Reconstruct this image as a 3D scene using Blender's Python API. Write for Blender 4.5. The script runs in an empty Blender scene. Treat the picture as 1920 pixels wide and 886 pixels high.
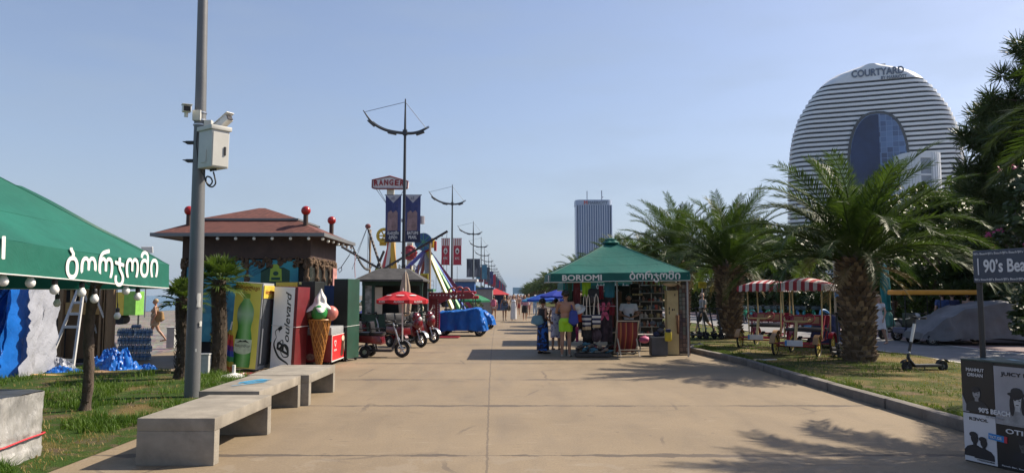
import bpy, bmesh, math, random
from mathutils import Vector, Matrix, Euler, noise

# ------------------------------------------------------------------ camera, light, exposure
R = math.radians
random.seed(11)
SC = bpy.context.scene
COL = SC.collection
CAM_H = 1.65
PITCH = R(4.53)
FPX = 1387.0

cd = bpy.data.cameras.new('camera')
cam = bpy.data.objects.new('camera', cd)
COL.objects.link(cam)
cd.sensor_width = 36.0
cd.lens = FPX / 1920 * 36.0
cd.clip_start = 0.05
cd.clip_end = 12000
cam.location = (0, 0, CAM_H)
cam.rotation_euler = (R(90) + PITCH, 0, 0)
SC.camera = cam

SUN_EL = R(43)
SUN_AZ = R(68)          # measured from +Y (view direction) towards +X
sun_dir = Vector((math.sin(SUN_AZ) * math.cos(SUN_EL), math.cos(SUN_AZ) * math.cos(SUN_EL), math.sin(SUN_EL)))
world = bpy.data.worlds.new('World')
SC.world = world
world.use_nodes = True
wn = world.node_tree
bg = wn.nodes['Background']
sky = wn.nodes.new('ShaderNodeTexSky')
sky.sky_type = 'NISHITA'
sky.sun_disc = False
sky.sun_elevation = SUN_EL
sky.sun_rotation = SUN_AZ
sky.altitude = 0
sky.air_density = 1.0
sky.dust_density = 1.3
sky.ozone_density = 2.4
# a hazy summer sky: the clear-air sky pales into sea haze towards the horizon
tcw = wn.nodes.new('ShaderNodeTexCoord')
sepw = wn.nodes.new('ShaderNodeSeparateXYZ')
wn.links.new(tcw.outputs['Generated'], sepw.inputs[0])
rw = wn.nodes.new('ShaderNodeValToRGB')
for _ in range(2): rw.color_ramp.elements.new(.5)
for e_, (p_, c_) in zip(rw.color_ramp.elements, ((0.0, .88), (.07, .62), (.22, .30), (.55, .12))):
 e_.position = p_
 e_.color = (c_, c_, c_, 1)
wn.links.new(sepw.outputs[2], rw.inputs[0])
mw = wn.nodes.new('ShaderNodeMix')
mw.data_type = 'RGBA'
# thin high cloud streaks low over the horizon
mpw = wn.nodes.new('ShaderNodeMapping')
mpw.inputs['Scale'].default_value = (2.2, 2.2, 9.0)
wn.links.new(tcw.outputs['Generated'], mpw.inputs[0])
nw = wn.nodes.new('ShaderNodeTexNoise')
nw.inputs['Scale'].default_value = 2.4
nw.inputs['Detail'].default_value = 6
wn.links.new(mpw.outputs[0], nw.inputs['Vector'])
cw = wn.nodes.new('ShaderNodeMapRange')
cw.inputs[1].default_value, cw.inputs[2].default_value = .45, .75
cw.inputs[3].default_value, cw.inputs[4].default_value = 0.0, .22
wn.links.new(nw.outputs[0], cw.inputs[0])
aw = wn.nodes.new('ShaderNodeMath')
aw.operation = 'ADD'
aw.use_clamp = True
wn.links.new(rw.outputs[0], aw.inputs[0])
wn.links.new(cw.outputs[0], aw.inputs[1])
wn.links.new(aw.outputs[0], mw.inputs[0])
tw = wn.nodes.new('ShaderNodeMix')
tw.data_type = 'RGBA'
tw.blend_type = 'MULTIPLY'
tw.inputs[0].default_value = 1.0
wn.links.new(sky.outputs[0], tw.inputs[6])
tw.inputs[7].default_value = (1.03, .94, .965, 1)
wn.links.new(tw.outputs[2], mw.inputs[6])
mw.inputs[7].default_value = (2.4, 2.95, 3.7, 1)
wn.links.new(mw.outputs[2], bg.inputs[0])
bg.inputs[1].default_value = 0.10

sl = bpy.data.lights.new('sun', 'SUN')
sl.energy = 5.0
sl.angle = R(0.55)
sl.color = (1.0, 0.885, 0.72)
sun = bpy.data.objects.new('sun', sl)
COL.objects.link(sun)
sun.location = (30, 12, 30)
sun.rotation_euler = sun_dir.to_track_quat('Z', 'Y').to_euler()

SC.view_settings.view_transform = 'Standard'
SC.view_settings.look = 'None'
SC.view_settings.gamma = 1.0
SC.view_settings.exposure = 0.73
SC.view_settings.use_curve_mapping = False
SC.render.engine = 'CYCLES'
SC.cycles.use_denoising = True
SC.cycles.max_bounces = 6
SC.cycles.diffuse_bounces = 3
SC.cycles.glossy_bounces = 3
SC.cycles.transmission_bounces = 4
SC.cycles.transparent_max_bounces = 6
SC.cycles.volume_bounces = 0

# ------------------------------------------------------------------ helpers
CP, SP = math.cos(PITCH), math.sin(PITCH)

def ray(px, py):
 u = (px - 960) / FPX
 v = (443 - py) / FPX
 return u, CP - v * SP, SP + v * CP

def W(px, py, D):
 """point of the place seen at pixel (px, py) of the 1920x886 photograph, D metres down the promenade"""
 x, y, z = ray(px, py)
 return Vector((x / y * D, D, CAM_H + z / y * D))

def G(px, py, z0=0.0):
 x, y, z = ray(px, py)
 t = (z0 - CAM_H) / z
 return Vector((x * t, y * t, z0))

def lerp(a, b, t):
 return a + (b - a) * t

class MB:
 """collects primitives and links them as one mesh object"""
 def __init__(self):
  self.v = []
  self.f = []

 def add(self, vs, fs):
  o = len(self.v)
  self.v += [tuple(p) for p in vs]
  self.f += [tuple(i + o for i in f) for f in fs]
  return self

 def box(self, c, s, rot=None):
  hx, hy, hz = s[0] / 2, s[1] / 2, s[2] / 2
  vs = [Vector((x, y, z)) for x in (-hx, hx) for y in (-hy, hy) for z in (-hz, hz)]
  if rot is not None:
   if isinstance(rot, (int, float)):
    rot = Matrix.Rotation(rot, 3, 'Z')
   elif isinstance(rot, tuple):
    rot = Euler(rot).to_matrix()
   vs = [rot @ p for p in vs]
  c = Vector(c)
  return self.add([p + c for p in vs], [(0, 1, 3, 2), (4, 6, 7, 5), (0, 4, 5, 1), (2, 3, 7, 6), (0, 2, 6, 4), (1, 5, 7, 3)])

 def bx(self, x0, x1, y0, y1, z0, z1):
  return self.box(((x0 + x1) / 2, (y0 + y1) / 2, (z0 + z1) / 2), (abs(x1 - x0), abs(y1 - y0), abs(z1 - z0)))

 def bar(self, p0, p1, w, h=None):
  """square-section bar from p0 to p1"""
  return self.tube([p0, p1], [w * .7071] * 2, 4, twist=R(45))

 def tube(self, pts, r, n=8, cap=True, twist=0.0):
  pts = [Vector(p) for p in pts]
  if isinstance(r, (int, float)):
   r = [r] * len(pts)
  d0 = (pts[1] - pts[0]).normalized()
  up = Vector((0, 0, 1)) if abs(d0.z) < .9 else Vector((0, 1, 0))
  a = d0.cross(up).normalized()
  vs = []
  for i, p in enumerate(pts):
   if i == 0:
    d = pts[1] - pts[0]
   elif i == len(pts) - 1:
    d = pts[-1] - pts[-2]
   else:
    d = (pts[i + 1] - pts[i]).normalized() + (pts[i] - pts[i - 1]).normalized()
   d.normalize()
   a = (a - d * a.dot(d))
   if a.length < 1e-6:
    a = d.orthogonal()
   a.normalize()
   b = d.cross(a)
   for k in range(n):
    t = 2 * math.pi * k / n + twist
    vs.append(p + (a * math.cos(t) + b * math.sin(t)) * r[i])
  fs = []
  for i in range(len(pts) - 1):
   for k in range(n):
    k2 = (k + 1) % n
    fs.append((i * n + k, i * n + k2, (i + 1) * n + k2, (i + 1) * n + k))
  if cap:
   fs.append(tuple(reversed(range(n))))
   fs.append(tuple((len(pts) - 1) * n + k for k in range(n)))
  return self.add(vs, fs)

 def lathe(self, prof, c=(0, 0, 0), n=24, ax=1.0, ay=1.0, rot=None, wob=0.0, lobes=0):
  vs = []
  c = Vector(c)
  for r, z in prof:
   for k in range(n):
    t = 2 * math.pi * k / n
    q = r * (1 + wob * math.sin(lobes * t)) if lobes else r
    p = Vector((q * math.cos(t) * ax, q * math.sin(t) * ay, z))
    if rot is not None:
     p = rot @ p
    vs.append(p + c)
  fs = []
  m = len(prof)
  for i in range(m - 1):
   for k in range(n):
    k2 = (k + 1) % n
    fs.append((i * n + k, i * n + k2, (i + 1) * n + k2, (i + 1) * n + k))
  if prof[0][0] > 1e-5:
   fs.append(tuple(reversed(range(n))))
  if prof[-1][0] > 1e-5:
   fs.append(tuple((m - 1) * n + k for k in range(n)))
  return self.add(vs, fs)

 def ell(self, c, r, nu=16, nv=10, rot=None):
  if isinstance(r, (int, float)):
   r = (r, r, r)
  prof = [(max(1e-4, math.sin(math.pi * i / nv)), -math.cos(math.pi * i / nv)) for i in range(nv + 1)]
  vs = []
  c = Vector(c)
  for q, z in prof:
   for k in range(nu):
    t = 2 * math.pi * k / nu
    p = Vector((q * math.cos(t) * r[0], q * math.sin(t) * r[1], z * r[2]))
    if rot is not None:
     p = rot @ p
    vs.append(p + c)
  fs = [(i * nu + k, i * nu + (k + 1) % nu, (i + 1) * nu + (k + 1) % nu, (i + 1) * nu + k) for i in range(nv) for k in range(nu)]
  return self.add(vs, fs)

 def cap(self, p0, r0, p1, r1, n=10):
  """tapered capsule"""
  p0, p1 = Vector(p0), Vector(p1)
  d = p1 - p0
  L = d.length
  if L < 1e-6:
   return self.ell(p0, r0)
  d.normalize()
  pts, rs = [], []
  for i in range(4):
   t = math.pi / 2 * i / 4
   pts.append(p0 - d * r0 * math.cos(t)); rs.append(max(1e-4, r0 * math.sin(t)))
  pts.append(p0); rs.append(r0)
  pts.append(p1); rs.append(r1)
  for i in range(3, -1, -1):
   t = math.pi / 2 * i / 4
   pts.append(p1 + d * r1 * math.cos(t)); rs.append(max(1e-4, r1 * math.sin(t)))
  return self.tube(pts, rs, n)

 def torus(self, c, R0, r0, rot=None, n=24, m=8):
  vs = []
  c = Vector(c)
  for i in range(n):
   t = 2 * math.pi * i / n
   for k in range(m):
    s = 2 * math.pi * k / m
    p = Vector(((R0 + r0 * math.cos(s)) * math.cos(t), (R0 + r0 * math.cos(s)) * math.sin(t), r0 * math.sin(s)))
    if rot is not None:
     p = rot @ p
    vs.append(p + c)
  fs = [(i * m + k, ((i + 1) % n) * m + k, ((i + 1) % n) * m + (k + 1) % m, i * m + (k + 1) % m) for i in range(n) for k in range(m)]
  return self.add(vs, fs)

 def prism(self, poly, M):
  """poly: 2D points in the local xz plane, thickness along local y from 0 to M[1]; M = (matrix4, thickness)"""
  mat, th = M
  n = len(poly)
  vs = [mat @ Vector((p[0], 0, p[1])) for p in poly] + [mat @ Vector((p[0], th, p[1])) for p in poly]
  fs = [tuple(range(n)), tuple(reversed(range(n, 2 * n)))]
  fs += [(i, i + n, (i + 1) % n + n, (i + 1) % n) for i in range(n)]
  return self.add(vs, fs)

 def grid(self, fn, nu, nv):
  vs = [fn(i / nu, j / nv) for j in range(nv + 1) for i in range(nu + 1)]
  w = nu + 1
  return self.add(vs, [(j * w + i, j * w + i + 1, (j + 1) * w + i + 1, (j + 1) * w + i) for j in range(nv) for i in range(nu)])

 def build(self, name, mat, parent=None, smooth=0, bevel=0, label=None, solid=0, fixn=True):
  me = bpy.data.meshes.new(name)
  me.from_pydata(self.v, [], self.f)
  if fixn or bevel or solid:
   bm = bmesh.new()
   bm.from_mesh(me)
   if solid:
    bmesh.ops.solidify(bm, geom=bm.faces[:], thickness=solid)
   if fixn and not solid:
    bmesh.ops.recalc_face_normals(bm, faces=bm.faces[:])
   if bevel:
    bm.normal_update()
    es = [e for e in bm.edges if e.is_manifold and e.calc_face_angle(0) > R(40)]
    bmesh.ops.bevel(bm, geom=es, offset=bevel, segments=2, profile=.6, affect='EDGES', clamp_overlap=True)
   bm.to_mesh(me)
   bm.free()
  if smooth:
   me.shade_smooth()
   me.set_sharp_from_angle(angle=R(smooth))
  me.materials.append(mat)
  o = bpy.data.objects.new(name, me)
  COL.objects.link(o)
  if parent is not None:
   o.parent = parent
  if label:
   o['label'] = label
  return o

def tag(o, label=None, cat=None, group=None, kind=None):
 if label: o['label'] = label
 if cat: o['category'] = cat
 if group: o['group'] = group
 if kind: o['kind'] = kind
 return o

def thing(name, label, cat, loc=(0, 0, 0), rz=0.0, group=None):
 o = bpy.data.objects.new(name, None)
 o.empty_display_size = .2
 COL.objects.link(o)
 o.location = loc
 o.rotation_euler = (0, 0, rz)
 return tag(o, label, cat, group)

def dup(root, loc, rz=0.0, label=None, group=None, scale=None):
 def rec(o, par):
  c = o.copy()
  COL.objects.link(c)
  if par is not None:
   c.parent = par
  for ch in list(o.children):
   rec(ch, c)
  return c
 r = rec(root, None)
 r.location = loc
 r.rotation_euler = (0, 0, rz)
 if scale: r.scale = (scale, scale, scale) if isinstance(scale, (int, float)) else scale
 if label: r['label'] = label
 if group: r['group'] = group
 return r

# ------------------------------------------------------------------ materials
MATS = {}

def nt_of(name):
 m = bpy.data.materials.new(name)
 m.use_nodes = True
 return m, m.node_tree, m.node_tree.nodes['Principled BSDF']

def nd(nt, kind, **kw):
 n = nt.nodes.new(kind)
 for k, v in kw.items():
  setattr(n, k, v)
 return n

def mixcol(nt, fac, a, b, mode='MIX'):
 n = nt.nodes.new('ShaderNodeMix')
 n.data_type = 'RGBA'
 n.blend_type = mode
 for sock, val in ((n.inputs[0], fac), (n.inputs[6], a), (n.inputs[7], b)):
  if hasattr(val, 'node'):
   nt.links.new(val, sock)
  elif isinstance(val, (tuple, list)):
   sock.default_value = (*val[:3], 1)
  else:
   sock.default_value = val
 return n.outputs[2]

def math_n(nt, op, a, b=None, c=None):
 n = nt.nodes.new('ShaderNodeMath')
 n.operation = op
 for i, val in enumerate((a, b, c)):
  if val is None: continue
  if hasattr(val, 'node'):
   nt.links.new(val, n.inputs[i])
  else:
   n.inputs[i].default_value = val
 return n.outputs[0]

def noise_n(nt, vec, scale, detail=4, rough=.55, out=0, dist=0):
 n = nt.nodes.new('ShaderNodeTexNoise')
 n.inputs['Scale'].default_value = scale
 n.inputs['Detail'].default_value = detail
 n.inputs['Roughness'].default_value = rough
 n.inputs['Distortion'].default_value = dist
 if vec is not None:
  nt.links.new(vec, n.inputs['Vector'])
 return n.outputs[out]

def ramp(nt, fac, stops):
 n = nt.nodes.new('ShaderNodeValToRGB')
 e = n.color_ramp.elements
 while len(e) < len(stops):
  e.new(.5)
 for i, (p, c) in enumerate(stops):
  e[i].position = p
  if isinstance(c, (int, float)):
   c = (c, c, c)
  e[i].color = (*c[:3], 1)
 nt.links.new(fac, n.inputs[0])
 return n.outputs[0]

def obj_vec(nt, scale=None):
 tc = nt.nodes.new('ShaderNodeTexCoord')
 if scale is None:
  return tc.outputs['Object']
 mp = nt.nodes.new('ShaderNodeMapping')
 mp.inputs['Scale'].default_value = scale
 nt.links.new(tc.outputs['Object'], mp.inputs['Vector'])
 return mp.outputs[0]

def bump_n(nt, h, strength, dist=.02, bsdf=None):
 b = nt.nodes.new('ShaderNodeBump')
 b.inputs['Strength'].default_value = strength
 b.inputs['Distance'].default_value = dist
 nt.links.new(h, b.inputs['Height'])
 if bsdf is not None:
  nt.links.new(b.outputs[0], bsdf.inputs['Normal'])
 return b.outputs[0]

def M(name, col, rough=.6, var=.15, scale=5.0, bump=0.0, bscale=30.0, metal=0.0, spec=.5, dirt=0.0, stretch=None):
 """worn, slightly uneven coloured surface"""
 key = name
 if key in MATS: return MATS[key]
 m, nt, b = nt_of(name)
 vec = obj_vec(nt, stretch)
 n1 = noise_n(nt, vec, scale, 5, .6)
 a = tuple(c * (1 - var) for c in col)
 c2 = tuple(min(1, c * (1 + var)) for c in col)
 base = ramp(nt, n1, [(.3, a), (.7, c2)])
 if dirt:
  n2 = noise_n(nt, vec, scale * .45, 6, .7, dist=.4)
  base = mixcol(nt, ramp(nt, n2, [(.5, 0), (.72, dirt)]), base, (.09, .075, .06))
 nt.links.new(base, b.inputs['Base Color'])
 b.inputs['Roughness'].default_value = rough
 b.inputs['Metallic'].default_value = metal
 b.inputs['Specular IOR Level'].default_value = spec
 if bump:
  bump_n(nt, noise_n(nt, vec, bscale, 5, .65), bump, .02, b)
 MATS[key] = m
 return m

def M_stripe(name, c1, c2, axis, period, rough=.7, duty=.5):
 m, nt, b = nt_of(name)
 vec = obj_vec(nt)
 sep = nd(nt, 'ShaderNodeSeparateXYZ')
 nt.links.new(vec, sep.inputs[0])
 t = math_n(nt, 'FRACT', math_n(nt, 'MULTIPLY', sep.outputs[axis], 1 / period))
 k = math_n(nt, 'LESS_THAN', t, duty)
 n1 = noise_n(nt, vec, 8, 4)
 col = mixcol(nt, k, c2, c1)
 col = mixcol(nt, 1.0, col, ramp(nt, n1, [(.3, .78), (.7, 1.0)]), 'MULTIPLY')
 nt.links.new(col, b.inputs['Base Color'])
 b.inputs['Roughness'].default_value = rough
 b.inputs['Specular IOR Level'].default_value = .25
 MATS[name] = m
 return m

def M_leaf(name, c1, c2, trans=.35, rough=.45, scale=1.5):
 m, nt, b = nt_of(name)
 geo = nd(nt, 'ShaderNodeObjectInfo')
 vec = obj_vec(nt)
 n1 = noise_n(nt, vec, scale, 3)
 n2 = noise_n(nt, vec, scale * 9, 2)
 f = ramp(nt, mixcol(nt, .45, n1, n2), [(.36, 0), (.62, 1)])
 col = mixcol(nt, f, c1, c2)
 nt.links.new(col, b.inputs['Base Color'])
 b.inputs['Roughness'].default_value = rough
 b.inputs['Specular IOR Level'].default_value = .22
 tr = nd(nt, 'ShaderNodeBsdfTranslucent')
 tc = mixcol(nt, 1.0, col, (1.15, 1.3, .55), 'MULTIPLY')
 nt.links.new(tc, tr.inputs[0])
 mx = nd(nt, 'ShaderNodeMixShader')
 mx.inputs[0].default_value = trans
 nt.links.new(b.outputs[0], mx.inputs[1])
 nt.links.new(tr.outputs[0], mx.inputs[2])
 nt.links.new(mx.outputs[0], nt.nodes['Material Output'].inputs[0])
 MATS[name] = m
 return m

def M_cloth(name, col, trans=.25, var=.15, scale=3, rough=.65, bump=.0, bscale=12, sheen=0.0):
 """thin fabric or tarpaulin that lets some light through"""
 m, nt, b = nt_of(name)
 vec = obj_vec(nt)
 n1 = noise_n(nt, vec, scale, 5, .6)
 a = tuple(c * (1 - var) for c in col)
 c2 = tuple(min(1, c * (1 + var)) for c in col)
 base = ramp(nt, n1, [(.3, a), (.7, c2)])
 nt.links.new(base, b.inputs['Base Color'])
 b.inputs['Roughness'].default_value = rough
 b.inputs['Specular IOR Level'].default_value = .35
 nrm = None
 if bump:
  nrm = bump_n(nt, noise_n(nt, vec, bscale, 4, .6, dist=.6), bump, .03, b)
 tr = nd(nt, 'ShaderNodeBsdfTranslucent')
 nt.links.new(base, tr.inputs[0])
 mx = nd(nt, 'ShaderNodeMixShader')
 mx.inputs[0].default_value = trans
 nt.links.new(b.outputs[0], mx.inputs[1])
 nt.links.new(tr.outputs[0], mx.inputs[2])
 nt.links.new(mx.outputs[0], nt.nodes['Material Output'].inputs[0])
 MATS[name] = m
 return m

def flat_white(*a): return None

def text(s, h, mat, parent, loc, rot=(R(90), 0, 0), bold=0.0, align='CENTER', width=None, shear=0.0, ext=.0015, name='lettering', space=1.0):
 """raised lettering; h = cap height in metres; converted to a plain mesh"""
 cu = bpy.data.curves.new('lettering_curve', 'FONT')
 cu.body = s
 cu.size = h / .727
 cu.align_x = align
 cu.align_y = 'BOTTOM_BASELINE'
 cu.extrude = ext
 cu.shear = shear
 cu.space_character = space
 cu.resolution_u = 3
 tmp = bpy.data.objects.new('lettering_tmp', cu)
 COL.objects.link(tmp)
 dg = bpy.context.evaluated_depsgraph_get()
 me = bpy.data.meshes.new_from_object(tmp.evaluated_get(dg))
 bpy.data.objects.remove(tmp)
 bpy.data.curves.remove(cu)
 me.name = name
 me.materials.clear()
 me.materials.append(mat)
 if bold:
  # heavier strokes: shifted copies, each a hair further out
  bm = bmesh.new()
  bm.from_mesh(me)
  src = bm.verts[:] + bm.edges[:] + bm.faces[:]
  d = bold * h
  for i, (dx, dy) in enumerate(((d, 0), (-d, 0), (0, d), (0, -d))):
   r = bmesh.ops.duplicate(bm, geom=src)
   vs = [g for g in r['geom'] if isinstance(g, bmesh.types.BMVert)]
   bmesh.ops.translate(bm, verts=vs, vec=(dx, dy, .0006 * (i + 1) * (1 if ext < .05 else 40)))
  bm.to_mesh(me)
  bm.free()
 o = bpy.data.objects.new(name, me)
 COL.objects.link(o)
 o.parent = parent
 o.location = loc
 o.rotation_euler = rot
 if width:
  xs = [v.co.x for v in me.vertices]
  if xs:
   k = width / max(1e-6, max(xs) - min(xs))
   o.scale = (k, 1, 1)
 return o
# ------------------------------------------------------------------ the setting: ground, water, paths
def structure(name, mb, mat, **kw):
 o = mb.build(name, mat, **kw)
 o['kind'] = 'structure'
 return o

def sheet(xs, ys, zf):
 mb = MB()
 mb.grid(lambda u, v: Vector((0, 0, 0)), len(xs) - 1, len(ys) - 1)
 mb.v = [(x, y, zf(x, y)) for y in ys for x in xs]
 return mb

# pebble beach terrain falling gently to the water
def m_beach():
 m, nt, b = nt_of('beach_pebbles')
 vec = obj_vec(nt)
 vor = nd(nt, 'ShaderNodeTexVoronoi')
 vor.inputs['Scale'].default_value = 7
 nt.links.new(vec, vor.inputs['Vector'])
 big = noise_n(nt, vec, .35, 6, .6)
 c = mixcol(nt, .35, ramp(nt, big, [(.35, (.11, .10, .088)), (.65, (.18, .165, .15))]), vor.outputs['Color'], 'OVERLAY')
 nt.links.new(c, b.inputs['Base Color'])
 b.inputs['Roughness'].default_value = .9
 bump_n(nt, vor.outputs['Distance'], .6, .05, b)
 return m

def beach_z(x, y):
 if x > -14: return -.03
 t = min(1, (-14 - x) / 56)
 z = -.03 - 1.5 * t * t
 if x < -75 and y < 360: z = -4
 return z + (noise.noise(Vector((x * .2, y * .2, 0))) * .12 if -75 < x < -15 and y < 300 else 0)

xs = [-9000, -1000, -200, -80, -72] + [-70 + 2 * i for i in range(29)] + [-12, 0, 20, 60, 200, 1000, 9000]
ys = [-40, -10] + [2 * i for i in range(60)] + [130, 150, 180, 220, 300, 500, 1000, 3000, 9000]
structure('terrain', sheet(xs, ys, beach_z), m_beach(), smooth=60)

def m_sea():
 m, nt, b = nt_of('sea_water')
 vec = obj_vec(nt, (.15, 1.0, 1))
 b.inputs['Base Color'].default_value = (.035, .10, .17, 1)
 b.inputs['Roughness'].default_value = .22
 b.inputs['IOR'].default_value = 1.33
 bump_n(nt, noise_n(nt, vec, .8, 6, .65), .5, .3, b)
 return m
mb = MB()
mb.add([(-9000, -40, -1), (-60, -40, -1), (-60, 350, -1), (-2050, 4600, -1), (-9000, 9000, -1)], [(0, 1, 2, 3, 4)])
structure('sea', mb, m_sea())

# beige concrete promenade
def joint_x(y):
 return -.03 - .031 * y + .00022 * y * y

def m_pavement():
 m, nt, b = nt_of('promenade_concrete')
 vec = obj_vec(nt)
 sep = nd(nt, 'ShaderNodeSeparateXYZ')
 nt.links.new(vec, sep.inputs[0])
 X, Y = sep.outputs[0], sep.outputs[1]
 # worn beige colour: broad blotches, streaks along the walking direction, fine grain
 n_big = noise_n(nt, vec, .22, 5, .6)
 n_mid = noise_n(nt, obj_vec(nt, (1.6, .45, 1)), 1.3, 6, .62, dist=.4)
 n_fine = noise_n(nt, vec, 38, 5, .7)
 col = ramp(nt, n_big, [(.34, (.195, .150, .098)), (.66, (.245, .19, .125))])
 col = mixcol(nt, .8, col, ramp(nt, n_mid, [(.3, .86), (.52, 1.0), (.75, 1.06)]), 'MULTIPLY')
 col = mixcol(nt, .6, col, ramp(nt, n_fine, [(.32, .72), (.6, 1.06)]), 'MULTIPLY')
 # stains
 st = noise_n(nt, obj_vec(nt, (.7, 1.7, 1)), .9, 7, .72, dist=1.2)
 col = mixcol(nt, ramp(nt, st, [(.62, 0), (.82, .22)]), col, (.20, .155, .12))
 # slabs differ slightly
 wob = math_n(nt, 'MULTIPLY', math_n(nt, 'SUBTRACT', noise_n(nt, vec, 2.6, 6, .65), .5), .16)
 yy = math_n(nt, 'ADD', Y, wob)
 s = math_n(nt, 'DIVIDE', math_n(nt, 'SUBTRACT', yy, .93), 3.44)
 cell = math_n(nt, 'FLOOR', s)
 fr = math_n(nt, 'FRACT', s)
 # across joints: soft dark line with broken edges
 d = math_n(nt, 'MULTIPLY', math_n(nt, 'ABSOLUTE', math_n(nt, 'SUBTRACT', fr, .5)), 3.44)   # distance from the joint at fr = .5 .. 0
 d = math_n(nt, 'SUBTRACT', 1.72, d)
 wid = ramp(nt, noise_n(nt, obj_vec(nt, (.5, .5, 1)), 1.1, 5, .7), [(.42, .012), (.60, .20)])
 j1 = math_n(nt, 'LESS_THAN', d, math_n(nt, 'ADD', math_n(nt, 'MULTIPLY', wid, .5), .003))
 # long joint
 jx = math_n(nt, 'ADD', math_n(nt, 'MULTIPLY', Y, -.031), math_n(nt, 'MULTIPLY', math_n(nt, 'MULTIPLY', Y, Y), .00022))
 jx = math_n(nt, 'SUBTRACT', jx, .03)
 wob2 = math_n(nt, 'MULTIPLY', math_n(nt, 'SUBTRACT', noise_n(nt, vec, 3.5, 4, .6), .5), .05)
 dx = math_n(nt, 'ABSOLUTE', math_n(nt, 'ADD', math_n(nt, 'SUBTRACT', X, jx), wob2))
 j2 = math_n(nt, 'LESS_THAN', dx, .012)
 # hairline cracks
 vor = nd(nt, 'ShaderNodeTexVoronoi', feature='DISTANCE_TO_EDGE')
 vor.inputs['Scale'].default_value = .55
 v2 = nd(nt, 'ShaderNodeMix', data_type='VECTOR')
 v2.inputs[0].default_value = .12
 nt.links.new(vec, v2.inputs[4])
 nt.links.new(noise_n(nt, vec, 2.0, 5, .6, out=1), v2.inputs[5])
 nt.links.new(v2.outputs[1], vor.inputs['Vector'])
 ck = math_n(nt, 'LESS_THAN', vor.outputs['Distance'], .009)
 ck = math_n(nt, 'MULTIPLY', ck, ramp(nt, noise_n(nt, vec, .5, 3), [(.52, 0), (.62, .55)]))
 # the nearest strip is patched with paler, rougher concrete
 pv = math_n(nt, 'GREATER_THAN', noise_n(nt, vec, 1.4, 6, .7), .54)
 pv = math_n(nt, 'MULTIPLY', pv, math_n(nt, 'LESS_THAN', yy, 7.75))
 col = mixcol(nt, math_n(nt, 'MULTIPLY', pv, .35), col, (.25, .21, .16))
 lines = math_n(nt, 'MAXIMUM', math_n(nt, 'MAXIMUM', math_n(nt, 'MULTIPLY', j1, .85), math_n(nt, 'MULTIPLY', j2, .55)), ck)
 col = mixcol(nt, lines, col, (.075, .06, .05))
 nt.links.new(col, b.inputs['Base Color'])
 nt.links.new(ramp(nt, n_mid, [(.3, .62), (.7, .85)]), b.inputs['Roughness'])
 b.inputs['Specular IOR Level'].default_value = .35
 # scuffs across the walking direction, gum and grit
 sc = noise_n(nt, obj_vec(nt, (1.1, 5.5, 1)), 2.2, 5, .65)
 col = mixcol(nt, ramp(nt, sc, [(.60, 0), (.70, .42)]), col, (.10, .08, .06))
 sc2 = noise_n(nt, obj_vec(nt, (.8, 4.0, 1)), 3.1, 4, .6, dist=.4)
 col = mixcol(nt, ramp(nt, sc2, [(.62, 0), (.72, .35)]), col, (.33, .28, .21))
 gv = nd(nt, 'ShaderNodeTexVoronoi')
 gv.inputs['Scale'].default_value = 2.6
 nt.links.new(vec, gv.inputs['Vector'])
 gm = math_n(nt, 'MULTIPLY', math_n(nt, 'LESS_THAN', gv.outputs['Distance'], .055), ramp(nt, noise_n(nt, vec, 1.0, 3), [(.45, 0), (.55, .6)]))
 col = mixcol(nt, gm, col, (.07, .06, .055))
 nt.links.new(col, b.inputs['Base Color'])
 h = mixcol(nt, .35, n_fine, n_mid)
 h = mixcol(nt, lines, h, (0, 0, 0))
 bump_n(nt, h, .35, .02, b)
 return m

mb = MB()
prom = [(-4.35, -8), (5.45, -8), (5.45, 14), (5.5, 17.5), (5.15, 22), (5.1, 30), (5.1, 900), (-10, 900), (-10, 17.2), (-8.2, 16.6), (-4.9, 15.2), (-4.4, 12.2)]
mb.add([(x, y, 0) for x, y in prom], [tuple(range(len(prom)))])
structure('promenade', mb, m_pavement())

# kerb along the right lawn
def m_kerb():
 return M('kerb_concrete', (.15, .135, .12), .85, .3, 3, .4, 40, dirt=.5)
kl = [(5.45, -6), (5.45, 14), (5.5, 17.5), (5.3, 20), (5.1, 22.5)]
mb = MB()
prev = None
pts = []
for i in range(len(kl) - 1):
 n = max(1, int(math.dist(kl[i], kl[i + 1]) / .98))
 for k in range(n):
  t0, t1 = k / n, (k + 1) / n
  a = Vector((*[lerp(kl[i][q], kl[i + 1][q], t0) for q in (0, 1)], 0))
  c = Vector((*[lerp(kl[i][q], kl[i + 1][q], t1) for q in (0, 1)], 0))
  dv = (c - a).normalized()
  nrm = Vector((dv.y, -dv.x, 0))
  j = random.uniform(-.012, .012)
  mid = (a + c) / 2 + nrm * (.09 + j) + Vector((0, 0, .055 + random.uniform(-.008, .008)))
  mb.box(mid, ((c - a).length - .012, .17, .17), rot=math.atan2(dv.y, dv.x) + random.uniform(-.008, .008))
structure('kerb', mb, m_kerb(), bevel=.018, smooth=40)

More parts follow.
